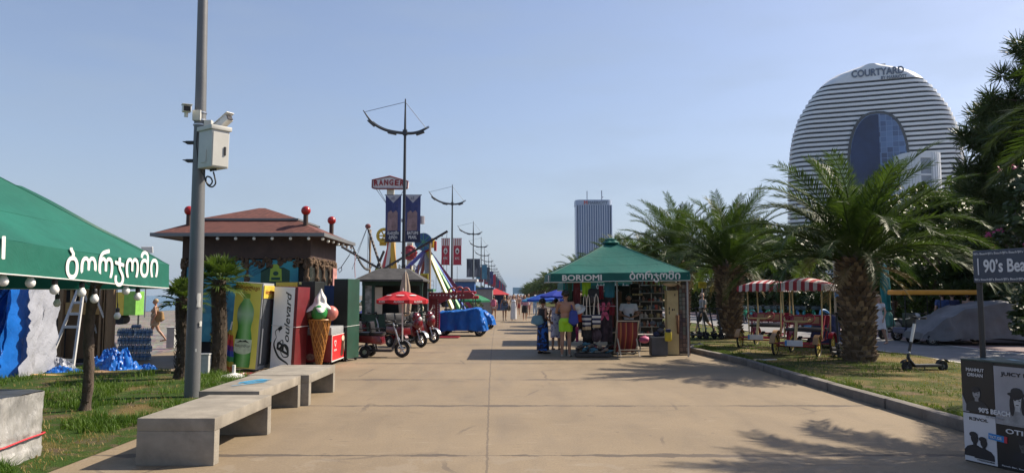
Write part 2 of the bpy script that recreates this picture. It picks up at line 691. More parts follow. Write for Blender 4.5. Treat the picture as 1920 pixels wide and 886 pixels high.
# right lawn: worn, dry grass on earth
def m_lawn(name, green, straw, earth, p_straw, p_earth, sc=.7):
 m, nt, b = nt_of(name)
 vec = obj_vec(nt)
 n1 = noise_n(nt, vec, sc, 6, .65)
 n2 = noise_n(nt, vec, sc * 2.3, 6, .7, dist=.5)
 n3 = noise_n(nt, vec, 60, 3, .7)
 c = mixcol(nt, ramp(nt, n1, [(p_straw - .06, 0), (p_straw + .08, 1)]), green, straw)
 c = mixcol(nt, ramp(nt, n2, [(p_earth - .05, 0), (p_earth + .06, 1)]), c, earth)
 c = mixcol(nt, .8, c, ramp(nt, n3, [(.3, .45), (.7, 1.35)]), 'MULTIPLY')
 nt.links.new(c, b.inputs['Base Color'])
 b.inputs['Roughness'].default_value = .95
 b.inputs['Specular IOR Level'].default_value = .1
 bump_n(nt, n3, .8, .04, b)
 return m
def rl_z(x, y):
 return .055 + .05 * min(1, (x - 5.55) / .8) + .03 * noise.noise(Vector((x * .7, y * .7, 3)))
mb = sheet([5.6 + .3 * i for i in range(17)], [-8 + .6 * i for i in range(56)], rl_z)
structure('lawn_by_the_palms', mb, m_lawn('dry_lawn', (.07, .09, .025), (.215, .16, .075), (.175, .13, .08), .52, .57), smooth=60)
mb = sheet([5.12 + .43 * i for i in range(13)], [25.4 + 8 * i for i in range(60)], lambda x, y: .05)
mb.v = [(x, max(y, 22.6 if x < 5.4 else 25.0), .06) for x, y, z in mb.v]
structure('lawn_strip', mb, MATS.get('x') or m_lawn('far_lawn', (.075, .10, .03), (.22, .175, .08), (.2, .15, .09), .55, .62))
mb = MB().bx(10.32, 10.45, -8, 500, -.05, .10)
structure('path_edging', mb, M('edging_concrete', (.42, .39, .34), .85, .2, 4, .2))
mb = sheet([10.45, 12.2, 14.2], [-8, 30, 120, 600], lambda x, y: .02)
structure('asphalt_path', mb, M('path_asphalt', (.17, .17, .175), .85, .22, 1.2, .3, 60))
mb = sheet([14.2, 16, 18.0], [-8, 30, 120, 600], lambda x, y: .02)
structure('cycle_lane', mb, M('lane_mauve', (.21, .155, .16), .85, .2, .8, .3, 60))
mb = MB().bx(14.15, 14.27, -8, 500, .0, .026)
structure('lane_line', mb, M('lane_paint', (.6, .58, .55), .7, .2, 3))
mb = sheet([18, 22, 30, 60, 200], [-8, 20, 60, 150, 600], lambda x, y: .03)
structure('park_soil', mb, M('park_soil', (.07, .06, .04), .95, .3, 1.0, .5))

# left lawn
def ll_z(x, y):
 k = max(0, min(1, (LX(y) - x) / 1.1))
 return .005 + k * (.05 + .035 * noise.noise(Vector((x * .6, y * .6, 9))))
LX = lambda y: -4.33 if y < 12 else (-4.33 - (y - 12) * .165 if y < 15.2 else -4.86 - (y - 15.2) * 2.3)
mb = MB()
def lf(u, v):
 y = lerp(4.5, 16.9, v)
 x1 = max(-13.9, LX(y))
 x = lerp(-14.0, x1, u)
 return Vector((x, y, ll_z(x, y)))
mb.grid(lf, 40, 40)
structure('lawn_by_the_stall', mb, m_lawn('green_lawn', (.042, .078, .016), (.17, .125, .055), (.115, .088, .058), .58, .57, .8), smooth=60)

# grass blades
def blades(n, pick, h0, h1, wd, mat, name, label):
 vs, fs = [], []
 for i in range(n):
  p = pick()
  if p is None: continue
  x, y, z, k = p
  h = random.uniform(h0, h1) * k
  a = random.uniform(0, 6.283)
  ln = random.uniform(.15, .9) * h
  b = a + random.uniform(-1, 1)
  w = wd * random.uniform(.7, 1.3)
  dx, dy = math.cos(a + 1.57) * w, math.sin(a + 1.57) * w
  o = len(vs)
  mx, my = x + math.cos(b) * ln * .35, y + math.sin(b) * ln * .35
  vs += [(x - dx, y - dy, z), (x + dx, y + dy, z), (mx + dx * .8, my + dy * .8, z + h * .6), (mx - dx * .8, my - dy * .8, z + h * .6), (x + math.cos(b) * ln, y + math.sin(b) * ln, z + h)]
  fs += [(o, o + 1, o + 2, o + 3), (o + 3, o + 2, o + 4)]
 me = bpy.data.meshes.new(name)
 me.from_pydata(vs, [], fs)
 me.materials.append(mat)
 o = bpy.data.objects.new(name, me)
 COL.objects.link(o)
 return tag(o, label, 'grass', None, 'stuff')

def patch(x, y, s, o):
 return noise.fractal(Vector((x * s, y * s, o)), 1.0, 2.0, 4)

def pick_left(thr, inv):
 def f():
  y = 5.2 + 11.4 * random.random() ** 1.5
  x1 = LX(y) - .02
  x = lerp(max(-13.9, -y * .76), x1, random.random() ** .8)
  if x > x1 - .5 and random.random() < (x - (x1 - .5)) * 1.9: return None
  n = patch(x, y, .8, 4)
  if (n > thr) != inv: return None
  return x, y, ll_z(x, y) - .005, .7 + .9 * max(0, patch(x, y, 1.7, 8) + .35)
 return f
leaf_grass = M_leaf('grass_blade', (.045, .10, .012), (.11, .17, .03), .3, .5, 1.2)
straw_grass = M_leaf('straw_blade', (.20, .145, .05), (.33, .25, .11), .3, .6, 1.2)
blades(52000, pick_left(.12, False if False else True), .05, .13, .005, leaf_grass, 'grass', 'lush green grass on the lawn by the left stall')
blades(9000, pick_left(-.05, False), .02, .06, .004, straw_grass, 'dry_grass', 'straw coloured dry grass lying on the left lawn')

def pick_right(thr, inv, edge):
 def f():
  y = 6.5 + 18 * random.random() ** 1.4
  x = 5.66 + 4.6 * random.random()
  if edge and random.random() < .5: x = 5.64 + .35 * random.random() ** 2
  n = patch(x, y, .7, 21)
  if x > 5.95 and (n > thr) != inv: return None
  return x, y, rl_z(x, y) - .005, .5 + .6 * max(0, patch(x, y, 1.5, 5) + .4)
 return f
blades(38000, pick_right(.10, True, True), .04, .10, .006, M_leaf('park_blade', (.06, .10, .018), (.14, .17, .04), .3, .55, 1.2), 'grass', 'short patchy green grass under the palms')
blades(11000, pick_right(-.1, False, False), .02, .06, .005, straw_grass, 'dry_grass', 'short straw coloured grass under the palms')
# ------------------------------------------------------------------ towers beyond the park
white_clad = M('white_cladding', (.66, .68, .70), .45, .05, .05)
glass_dark = M('dark_glass', (.02, .027, .045), .45, .4, .08, spec=.25)
glass_blue = M('blue_glass', (.08, .13, .22), .1, .35, .1, spec=.9)

def rrect(w, d, r, n=6):
 pts = []
 for cx, cy, a0 in ((w - r, d - r, 0), (-w + r, d - r, 90), (-w + r, -d + r, 180), (w - r, -d + r, 270)):
  for k in range(n + 1):
   a = R(a0 + 90 * k / n)
   pts.append((cx + r * math.cos(a), cy + r * math.sin(a)))
 return pts

def slab(mb, w, d, r, z0, z1, w2=None):
 p0 = rrect(w, d, min(r, w * .95, d * .95))
 p1 = rrect(w2 or w, d, min(r, (w2 or w) * .95, d * .95))
 n = len(p0)
 mb.add([(x, y, z0) for x, y in p0] + [(x, y, z1) for x, y in p1],
           [tuple(reversed(range(n))), tuple(range(n, 2 * n))] + [(i, (i + 1) % n, (i + 1) % n + n, i + n) for i in range(n)])

D1 = 420.0
top = W(1636, 126, D1)
cx = W(1640, 300, D1).x
t = thing('hotel_tower', 'white domed hotel tower with banded floors and a tall dark arch in its face', 'building', (cx, D1 + 2, 0), R(-20))
HWT = [(127.5, 8), (129.5, 26), (132.5, 43), (139.7, 65), (147, 78), (154, 87), (158, 91), (170, 103), (183, 113), (212, 131), (244, 142.5), (273, 148), (335, 154), (420, 156), (900, 158)]
def half_w(z):
 py = 443 - FPX * math.tan(math.atan((z - CAM_H) / D1) - PITCH)
 if py <= 127.5: return 8 / FPX * D1
 for (a, b_), (c, d_) in zip(HWT, HWT[1:]):
  if a <= py <= c: return lerp(b_, d_, (py - a) / (c - a)) / FPX * D1
 return 47.5
bands, core = MB(), MB()
z = 3.0
ztop = W(1640, 152, D1).z
while z < ztop - 3.2:
 w = half_w(z + 1.2)
 slab(bands, w, 11, 10, z, z + 1.45)
 slab(core, w - 1.6, 9.4, 8.6, z + 1.45, z + 2.73)
 z += 2.73
w = half_w(z)
capm = MB()
zz = z
while zz < top.z - .5:
 slab(capm, half_w(zz), 11, 10, zz, min(zz + .7, top.z), half_w(min(zz + .7, top.z - .6)))
 zz += .7
bands.build('floor_bands', white_clad, t)
core.build('window_bands', glass_dark, t)
capm.build('crown_parapet', white_clad, t, smooth=50)
MB().box((2, 0, top.z + .3), (12, 8, 1.0)).build('roof_plant', M('roof_plant', (.4, .41, .42)), t)
# the arch
az1 = W(1645, 216, D1).z
def arch_pts(w, z1, zs):
 return [(-w * 1.12, 4), (w * 1.12, 4)] + [(w * 1.12 - (w * .12) * min(1, k / 3), lerp(4, zs, k / 3)) for k in (1, 2)] + \
           [(w * math.copysign(abs(math.cos(R(a))) ** .8, math.cos(R(a))), zs + (z1 - zs) * math.sin(R(a)) ** .9) for a in range(0, 181, 9)] + \
           [(-w * 1.12 + (w * .12) * min(1, k / 3), lerp(4, zs, k / 3)) for k in (2, 1)]
def arch(w, z1, zs, y0, y1):
 mb = MB()
 mb.prism(arch_pts(w, z1, zs), (Matrix.Translation((1.5, y0, 0)), y1 - y0))
 return mb
arch(15.8, az1, az1 - 30, -11.9, -6).build('arch_frame', M('arch_frame', (.03, .035, .045), .4), t)
def m_arch():
 m, nt, b = nt_of('arch_glass')
 vec = obj_vec(nt)
 br = nd(nt, 'ShaderNodeTexBrick')
 br.offset = 0
 mp = nd(nt, 'ShaderNodeMapping')
 mp.inputs['Rotation'].default_value = (R(90), 0, 0)
 nt.links.new(vec, mp.inputs[0])
 nt.links.new(mp.outputs[0], br.inputs['Vector'])
 br.inputs['Scale'].default_value = .3
 br.inputs['Color1'].default_value = (.11, .19, .36, 1)
 br.inputs['Color2'].default_value = (.025, .045, .12, 1)
 br.inputs['Mortar'].default_value = (.17, .26, .45, 1)
 br.inputs['Mortar Size'].default_value = .03
 br.inputs['Brick Width'].default_value = .9
 br.inputs['Row Height'].default_value = .9
 nt.links.new(br.outputs[0], b.inputs['Base Color'])
 b.inputs['Roughness'].default_value = .3
 b.inputs['Specular IOR Level'].default_value = .3
 return m
arch(14.5, az1 - 1.6, az1 - 31, -12.3, -11.95).build('arch_glazing', m_arch(), t)
MB().box((-7, -21.6, 45), (17, .5, 96)).build('arch_dark_glazing', glass_dark, t) if False else None
gm = arch(14.3, az1 - 2.0, az1 - 31.5, -12.6, -12.35)
gm.v = [(min(x, 2.2), y, z_) for x, y, z_ in gm.v]
gm.build('reflecting_glazing', M('reflect_glass', (.012, .03, .10), .35, .3, .12, spec=.12), t)
sign_m = M('sign_blue', (.10, .13, .19), .5)
text('COURTYARD', 4.0, sign_m, t, (2.8, -11.3, top.z - 7.6), bold=.06, width=27, ext=.1)
text('BY MARRIOTT', 1.9, sign_m, t, (11, -11.3, top.z - 10.3), bold=.03, width=13, ext=.1)

# rounded white block in front of it
b0 = W(1719, 300, 385)
t = thing('office_block', 'smaller rounded white block with upright window strips before the domed tower', 'building', (b0.x, 385, 0))
h = W(1719, 290, 385).z
core, fins = MB(), MB()
slab(core, 9.1, 8, 6, 0, h - 2)
core.build('glazing', M('pale_glazing', (.22, .25, .30), .2, .2, .3), t)
for k, (x, y) in enumerate(rrect(9.5, 8.4, 6, 7)):
 fins.box((x, y, h / 2), (1.25, 1.25, h - .5), math.atan2(y, x))
fins.build('fins', white_clad, t)
mb = MB()
slab(mb, 9.9, 8.8, 6, h - 3.2, h - .2)
mb.build('parapet', white_clad, t)
fl = MB()
for k in range(int(h / 7)):
 slab(fl, 9.45, 8.35, 6, k * 7, k * 7 + .9)
fl.build('floor_lines', white_clad, t)

# glass tower further down the promenade
D2 = 650.0
l, r_ = W(1078, 400, D2), W(1145, 400, D2)
h = W(1110, 377, D2).z
hw = (r_.x - l.x) / 2
t = thing('glass_tower', 'tall blue glass slab tower with pale upright fins far behind the green market stall', 'building', ((l.x + r_.x) / 2, D2, 0))
mb = MB()
slab(mb, hw, 10, 5, 0, h - 1)
mb.build('glazing', M('tower_glass', (.05, .11, .26), .15, .2, .05, spec=.8), t)
mb = MB()
for k in range(16):
 x = lerp(-hw + .6, hw - .6, k / 15)
 yb = -10.2 - .8 * (1 - (x / hw) ** 2)
 mb.bx(x - .48, x + .48, yb, -8, 14, h - 4.5)
mb.build('fins', M('tower_fin', (.34, .41, .54), .4, .05), t)
mb = MB()
slab(mb, hw + .2, 10.6, 5, h - 4.6, h)
slab(mb, hw + .2, 11.2, 5, 10, 15)
mb.build('parapet', M('tower_fin', None), t)
mb = MB()
mb.bx(-hw + 10.5, -hw + 11.1, -1, 1, h, h + 9)
mb.tube([(8, 0, h - 1), (8, 0, h + 9.5)], .5, 5)
mb.tube([(8, 0, h + 3), (9.4, 0, h + 4)], .4, 5)
mb.build('mast', M('tower_mast', (.3, .32, .36)), t)
text('M', 3.2, M('sign_red', (.5, .06, .05)), t, (-hw + 8.5, -10.75, h - 4), bold=.05, ext=.1)
text('MARRIOTT', 2.6, sign_m, t, (3.2, -10.75, h - 3.8), bold=.03, width=17, ext=.1)

D3 = 300
p = W(1806, 338, D3)
t = thing('tower_crane', 'slim crane jib far away right of the domed tower', 'crane', (p.x + 2.5, D3, 0))
MB().box((0, 0, p.z / 2), (.7, .7, p.z)).build('mast', M('crane_steel', (.5, .5, .48)), t)
MB().box((-2, 0, p.z), (8.5, .45, .45)).box((1.3, 0, p.z - .9), (1.6, 1, 1.6)).build('jib', M('crane_steel', None), t)

# ------------------------------------------------------------------ palms
leaf_palm = M_leaf('palm_leaf', (.024, .046, .013), (.068, .102, .028), .30, .5, .8)
leaf_dead = M_leaf('palm_leaf_dry', (.16, .115, .06), (.27, .20, .11), .2, .6, 1)
leaf_fan = M_leaf('fan_leaf', (.035, .065, .015), (.085, .12, .03), .3, .4, 2)
boot_m = M('palm_boots', (.115, .078, .048), .9, .45, 6, .5, 30)
boot_tip = M('palm_boot_tips', (.25, .18, .11), .9, .35, 9, .3, 30)

def frond_mesh(mb, dmb, base, az, e0, bend, L, rng, nl=46, ll=.54, lw=.017):
 """one pinnate frond: rachis and leaflets"""
 n = 14
 p = Vector(base)
 pts, dirs = [], []
 yaw = az
 yw = rng.uniform(-.25, .25)
 for i in range(n + 1):
  t = i / n
  e = e0 - bend * (.55 * t + .45 * t ** 3)
  d = Vector((math.cos(e) * math.cos(yaw + yw * t), math.cos(e) * math.sin(yaw + yw * t), math.sin(e)))
  pts.append(p.copy()); dirs.append(d)
  p = p + d * (L / n)
 mb.tube(pts, [lerp(.03, .005, i / n) for i in range(n + 1)], 4, cap=False)
 vs, fs = mb.v, mb.f
 tw = rng.uniform(-.35, .35)
 for k in range(nl):
  t = .10 + .90 * (k + rng.uniform(-.3, .3)) / nl
  t = min(.995, max(.06, t))
  q = t * n
  i = min(n - 1, int(q))
  c = pts[i].lerp(pts[i + 1], q - i)
  d = dirs[i]
  side = d.cross(Vector((0, 0, 1)))
  if side.length < .05: side = Vector((-math.sin(az), math.cos(az), 0))
  side.normalize()
  up = side.cross(d).normalized()
  side = (side * math.cos(tw) + up * math.sin(tw)).normalized()
  up = side.cross(d).normalized()
  prof = min(1, t / .3) * (1 if t < .62 else 1 - .62 * ((t - .62) / .38) ** 1.3)
  ln = ll * (.28 + .72 * prof)
  fwd = lerp(.75, 1.7, t)
  for s in (-1, 1):
   v = (side * s + d * (fwd + rng.uniform(-.15, .15)) + up * rng.uniform(.05, .5)).normalized()
   l2 = ln * rng.uniform(.82, 1.1)
   w = d * lw * (1 if t < .9 else .8)
   m = c + v * l2 * .5
   tip = c + v * l2 + Vector((0, 0, -.13 * l2 * rng.uniform(.2, 1.8)))
   o = len(vs)
   vs += [tuple(c - w * .5), tuple(c + w * .5), tuple(m + w), tuple(m - w), tuple(tip)]
   fs += [(o, o + 1, o + 2, o + 3), (o + 3, o + 2, o + 4)]

def phoenix(label, trunk_h, r0, r1, L, seed, nf=54, nl=84, lw=.0185, loc=(0, 0, 0)):
 rng = random.Random(seed)
 t = thing('palm_tree', label, 'palm tree', loc, 0, 'date palms along the promenade')
 core, boots, tips = MB(), MB(), MB()
 rad = lambda z: lerp(r0, r1, min(1, max(0, z / trunk_h)) ** .8) * (1.12 if z < .12 else 1)
 core.lathe([(rad(z) * .9, z) for z in [0, .1, .3, trunk_h * .5, trunk_h * .85, trunk_h]] + [(r1 * .75, trunk_h + .25), (.05, trunk_h + .5)], n=18)
 core.build('trunk', boot_m, t, smooth=60)
 rows = int(trunk_h / .115)
 for j in range(rows + 2):
  z = .04 + j * .115
  m = int(2 * math.pi * rad(z) / .15)
  for k in range(m):
   a = 2 * math.pi * (k + .5 * (j % 2) + rng.uniform(-.16, .16)) / m
   zz = z + rng.uniform(-.02, .02)
   q = rad(zz)
   grow = .45 + .75 * (zz / trunk_h) ** 2
   out = (.05 + .07 * rng.random()) * grow
   hgt = .12 * rng.uniform(.8, 1.25)
   w = .075
   ca, sa = math.cos(a), math.sin(a)
   def P(rr, s, zz2):
    return (rr * ca - s * sa, rr * sa + s * ca, zz2)
   g = tips if rng.random() < .35 else boots
   g.add([P(q * .86, -w, zz), P(q * .86, w, zz), P(q + out, -w * .5, zz + hgt), P(q + out, w * .5, zz + hgt), P(q * .86, -w * .6, zz + hgt * .95), P(q * .86, w * .6, zz + hgt * .95)],
                  [(0, 1, 3, 2), (2, 3, 5, 4), (0, 2, 4), (1, 5, 3)])
 boots.build('bark', boot_m, t)
 tips.build('bark_tips', boot_tip, t)
 fr, dead = MB(), MB()
 for k in range(nf):
  q = (k + .5) / nf
  az = k * 2.39996 + rng.uniform(-.2, .2)
  e0 = R(lerp(90, 14, q ** .8)) + rng.uniform(-.1, .1)
  bend = R(lerp(48, 84, min(1, q * 1.6))) * rng.uniform(.8, 1.25)
  l = L * rng.uniform(.9, 1.12) * (.82 if q < .08 else 1)
  rr = r1 * .55 * min(1, q * 1.6)
  frond_mesh(fr, None, (rr * math.cos(az), rr * math.sin(az), trunk_h + .28 - .2 * q), az, e0, bend, l, rng, nl, lw=lw)
 fr.build('crown', leaf_palm, t, fixn=False)
 for k in range(7):
  az = k * 2.39996 * 1.7 + rng.uniform(-.2, .2)
  frond_mesh(dead, None, (r1 * .7 * math.cos(az), r1 * .7 * math.sin(az), trunk_h + .02), az, R(rng.uniform(-40, -5)), R(45), L * .4, rng, 16, ll=.3, lw=lw)
 dead.build('dry_fronds', leaf_dead, t, fixn=False)
 return t

p1 = G(1612, 684)
palm1 = phoenix('stout date palm with a scaly trunk between the red surreys and the white sign pole', 2.25, .36, .43, 2.9, 3, loc=(p1.x, p1.y, .08))
p2 = G(1370, 637)
palm2 = phoenix('date palm standing just right of the green market stall, behind the row of kick scooters', 2.45, .42, .52, 3.2, 8, nf=54, loc=(p2.x, p2.y, .04))
# the palm beside the viewer whose fronds and shadow reach into the picture
palm0 = phoenix('date palm at the right edge whose fronds reach in over the beach sign', 3.3, .40, .46, 2.7, 21, nf=42, loc=(8.75, 8.75, .08))
far_l = ['date palm showing over the right slope of the green stall roof', 'date palm right behind the peak of the green stall roof', 'date palm left of the stall peak, in front of the glass tower']
y = 38.0
k = 0
rng = random.Random(5)
while y < 330:
 src = (palm2, palm1, palm0)[k % 3]
 s = rng.uniform(1.0, 1.18) + (.1 if k in (0, 2) else 0)
 x = 8.4 - max(0, y - 70) * .010 + rng.uniform(-.3, .3)
 dup(src, (x, y, .04), rng.uniform(0, 6.28), far_l[k] if k < 3 else 'date palm in the long receding row behind the green stall', 'date palms along the promenade', (s, s, s))
 y += 10 + (0 if y < 100 else 4)
 k += 1
for k, (x, y, s) in enumerate(((13.6, 52, 1.25), (13.5, 64, 1.3), (13.2, 80, 1.35), (12.5, 100, 1.3), (12, 125, 1.35))):
 dup((palm1, palm2)[k % 2], (x + 5.2, y, 0), k * 1.3, 'date palm in the second row beyond the cycle lane', 'date palms along the promenade', s)

def fan_palm(loc, label, trunk_h, r0, L, nf, seed, lean=0.0):
 rng = random.Random(seed)
 t = thing('fan_palm', label, 'palm tree', loc, 0, 'fan palms by the kiosk')
 mb = MB()
 pts = [(lean * (q ** 2) * trunk_h + .03 * math.sin(q * 5), 0, q * trunk_h) for q in [i / 8 for i in range(9)]]
 mb.tube(pts, [r0 * (1.25 if i == 0 else 1) * lerp(1, .95, i / 8) for i in range(9)], 12)
 for k in range(420):
  q = rng.random()
  a = rng.uniform(0, 6.283)
  px_, z = lean * q * q * trunk_h, q * trunk_h
  rr = r0 * .92
  w = rng.uniform(.012, .03)
  dz = rng.choice((-1, 1, 1)) * rng.uniform(.05, .13)
  o = r0 * rng.uniform(.15, .5)
  ca, sa = math.cos(a), math.sin(a)
  mb.add([(px_ + rr * ca - w * sa, rr * sa + w * ca, z), (px_ + rr * ca + w * sa, rr * sa - w * ca, z), (px_ + (rr + o) * ca, (rr + o) * sa, z + dz)], [(0, 1, 2)])
 mb.build('trunk', M('fan_palm_fibre', (.05, .036, .024), .95, .4, 12, .6, 50), t)
 cr = MB()
 topx = lean * trunk_h
 for k in range(nf):
  q = (k + .5) / nf
  az = k * 2.39996 + rng.uniform(-.2, .2)
  e = R(lerp(80, -25, q))
  d = Vector((math.cos(e) * math.cos(az), math.cos(e) * math.sin(az), math.sin(e)))
  base = Vector((topx, 0, trunk_h - .05))
  hub = base + d * L * .5 + Vector((0, 0, -.04 * L))
  cr.tube([base, hub], [.014, .008], 4, cap=False)
  side = d.cross(Vector((0, 0, 1))).normalized()
  up = side.cross(d).normalized()
  ns = 22
  for j in range(ns):
   f = R(lerp(-108, 108, j / (ns - 1))) + rng.uniform(-.03, .03)
   v = (d * math.cos(f) + side * math.sin(f) + up * .18 * abs(math.sin(f))).normalized()
   ln = L * .55 * (.72 + .28 * math.cos(f)) * rng.uniform(.9, 1.08)
   wv = (d * -math.sin(f) + side * math.cos(f)) * .020
   m = hub + v * ln * .55
   tip = hub + v * ln + Vector((0, 0, -.22 * ln * rng.uniform(.3, 1.5)))
   cr.add([hub, m + wv, tip, m - wv], [(0, 1, 2, 3)])
 cr.build('crown', leaf_fan, t, fixn=False)
 return t
g = G(340, 715)
fan_palm((g.x, g.y, 0), 'small fan palm with a shaggy trunk just left of the grey camera pole', 1.60, .135, .56, 20, 4)
g = G(412, 700)
fan_palm((g.x - .05, g.y, 0), 'taller dark fan palm right of the grey camera pole, against the kiosk window', 1.98, .155, .72, 28, 9)
g = G(640, 640)

# thin bare trunk under the left canopy
g = G(156, 776)
t = thing('young_tree', 'thin rough brown tree trunk standing under the edge of the left green canopy', 'tree', (g.x, g.y, 0))
mb = MB()
pts, rs = [], []
for i in range(19):
 q = i / 18
 pts.append((.10 * q + .025 * math.sin(q * 7), .02 * math.cos(q * 5), q * 1.95))
 rs.append((.10 if i == 0 else .068) * (1 + .08 * math.sin(i * 2.3)) * lerp(1, .98, q))
mb.tube(pts, rs, 14)
mb.build('trunk', M('young_bark', (.085, .062, .048), .95, .4, 14, .9, 26, stretch=(1, 1, .45)), t, smooth=70)
mb = MB()
rg = random.Random(2)
for k in range(150):
 q = rg.random() * .97
 a = rg.uniform(0, 6.283)
 c = Vector((.10 * q + .025 * math.sin(q * 7), 0, q * 1.95))
 o = Vector((math.cos(a), math.sin(a), 0))
 s = Vector((-o.y, o.x, 0)) * rg.uniform(.01, .022)
 e = o * (.068 + rg.uniform(.012, .03)) + Vector((0, 0, rg.uniform(.02, .07)))
 mb.add([c + o * .062 - s, c + o * .062 + s, c + e], [(0, 1, 2)])
mb.build('bark_flakes', MATS['young_bark'], t)
mb = MB()
for k in range(5):
 a = k * 1.3
 mb.tube([(.1, 0, 1.75 + .03 * k), (.1 + .22 * math.cos(a), .22 * math.sin(a), 1.9 + .03 * k)], [.022, .01], 6)
mb.build('branch', MATS['young_bark'], t)

# ------------------------------------------------------------------ park trees on the right
def leaf_cloud(mb, c, rad, n, size, rng, needle=False):
 vs, fs = mb.v, mb.f
 for i in range(n):
  d = Vector((rng.gauss(0, 1), rng.gauss(0, 1), rng.gauss(0, 1)))
  d.normalize()
  if needle:
   base = c + Vector((d.x * rad.x, d.y * rad.y, d.z * rad.z)) * rng.uniform(.1, .55)
   v = (d + Vector((rng.gauss(0, .3), rng.gauss(0, .3), rng.gauss(.25, .3)))).normalized()
   s = v.orthogonal().normalized()
   s = (Matrix.Rotation(rng.uniform(0, 6.28), 3, v) @ s) * size * .055
   tip = base + v * size
   o = len(vs)
   vs += [tuple(base - s), tuple(base + s), tuple(tip + s * .3), tuple(tip - s * .3)]
   fs.append((o, o + 1, o + 2, o + 3))
  else:
   q = rng.random() ** .45
   p = c + Vector((d.x * rad.x, d.y * rad.y, d.z * rad.z)) * q
   v = Vector((rng.gauss(0, 1), rng.gauss(0, 1), rng.gauss(0, .7))).normalized()
   s = v.orthogonal().normalized() * size * rng.uniform(.25, .42)
   ln = v * size * rng.uniform(.4, .65)
   o = len(vs)
   vs += [tuple(p - ln), tuple(p + s), tuple(p + ln), tuple(p - s)]
   fs.append((o, o + 1, o + 2, o + 3))

bark_pine = M('pine_bark', (.12, .085, .065), .95, .4, 4, .8, 14, stretch=(1, 1, .3))
leaf_pine = M_leaf('pine_needles', (.03, .054, .02), (.085, .115, .04), .15, .5, .7)
leaf_dark = M_leaf('park_leaf', (.026, .045, .015), (.07, .10, .03), .22, .45, .5)
leaf_mid = M_leaf('park_leaf_mid', (.03, .05, .016), (.085, .115, .032), .25, .45, .5)

def pine(label, loc, h, crown, seed, n_tuft=60, size=.42, lean=(0, 0), zlow=.35):
 rng = random.Random(seed)
 t = thing('pine_tree', label, 'pine tree', loc, 0, 'trees in the park on the right')
 tr, fo = MB(), MB()
 path = [Vector((lean[0] * (i / 8) ** 1.5, lean[1] * (i / 8) ** 1.5, h * .94 * i / 8)) for i in range(9)]
 tr.tube(path, [lerp(.24, .06, i / 8) for i in range(9)], 10)
 for k in range(n_tuft):
  q = rng.uniform(zlow, 1)
  i = min(7, int(q * 8))
  b = path[i].lerp(path[i + 1], q * 8 - i)
  a = rng.uniform(0, 6.283)
  reach = crown * (1 - .55 * ((q - zlow) / (1 - zlow)) ** 1.6) * rng.uniform(.35, 1.0)
  e = b + Vector((math.cos(a) * reach, math.sin(a) * reach, reach * rng.uniform(-.05, .4)))
  tr.tube([b, b.lerp(e, .5) + Vector((0, 0, -.08)), e], [.05, .035, .015], 5, cap=False)
  for m in range(4):
   c = b.lerp(e, 1 - .16 * m) + Vector((rng.gauss(0, .2), rng.gauss(0, .2), rng.gauss(0, .14)))
   leaf_cloud(fo, c, Vector((.42, .42, .34)), 95, size, rng, True)
 tr.build('trunk', bark_pine, t, smooth=60)
 fo.build('crown', leaf_pine, t, fixn=False)
 return t

def broad(label, loc, h, w, seed, mat, n_cl=46, per=120, size=.24, zlow=.12, name='broadleaf_tree', group='trees in the park on the right', cat='tree'):
 rng = random.Random(seed)
 t = thing(name, label, cat, loc, rng.uniform(0, 6), group)
 tr, fo = MB(), MB()
 tr.tube([(0, 0, 0), (.06, .04, h * .3), (-.05, .1, h * .7)], [.19, .14, .06], 9)
 for k in range(n_cl):
  a = rng.uniform(0, 6.283)
  q = rng.random()
  z = h * lerp(zlow, 1, q)
  env = w * (math.sin(math.pi * min(1, .16 + q * .84)) ** .6) * (.75 + .35 * noise.noise(Vector((a, q * 3, seed))))
  rr = env * rng.uniform(.3, 1) ** .5
  c = Vector((rr * math.cos(a), rr * math.sin(a), z))
  if k % 3 == 0:
   tr.tube([(0, 0, max(.15 * h, z * .55)), c * .5 + Vector((0, 0, z * .38)), c], [.06, .04, .012], 5, cap=False)
  s = rng.uniform(.35, .75) * w * .42
  leaf_cloud(fo, c, Vector((s, s, s * .75)), per, size, rng)
 tr.build('trunk', bark_pine, t, smooth=60)
 fo.build('crown', mat, t, fixn=False)
 return t

q = W(1850, 300, 27)
pine('tall pine with tufted clumps left of the upper palm fronds, right of the domed tower', (q.x + .85, 27, 0), 9.0, 1.7, 31, 48, lean=(-.5, 0), zlow=.42)
q = W(1935, 150, 25)
pine('tallest pine, cut by the right edge of the picture', (q.x + .5, 25, 0), 11.0, 2.3, 33, 60, zlow=.5)
q = W(1830, 470, 30)
pine('lower bushy pine with spreading limbs over the grey covered vehicle', (q.x + 1.2, 29.5, 0), 5.4, 2.9, 37, 70, .36, zlow=.25)
oak = broad('dark broadleaf tree in the shade behind the yellow canopy', (19.5, 33, 0), 6.0, 3.0, 41, leaf_dark)
oak2 = broad('rounded dark tree behind the bike rack', (20.5, 46, 0), 6.5, 3.3, 43, leaf_dark)
oak3 = broad('lighter broadleaf tree beyond the bike rack', (20, 58, 0), 7, 3.6, 47, leaf_mid)
lab = 'dark leafy tree in the shady park edge behind the cycle lane'
spots = [(22.5, 27.5, .95, 0), (24.5, 37, 1.05, 1), (22.5, 41, 1.0, 2), (20, 52, .95, 0), (25, 56, 1.3, 1), (20.5, 67, 1.05, 2), (21, 78, 1.05, 0), (20.5, 90, 1.1, 1), (19.5, 104, 1.1, 2), (18.5, 122, 1.1, 0), (18, 142, 1.1, 1), (17, 166, 1.2, 2), (16.5, 192, 1.2, 0), (30, 34, 1.3, 1), (27, 46, 1.3, 2), (32, 62, 1.5, 0), (28, 84, 1.5, 1)]
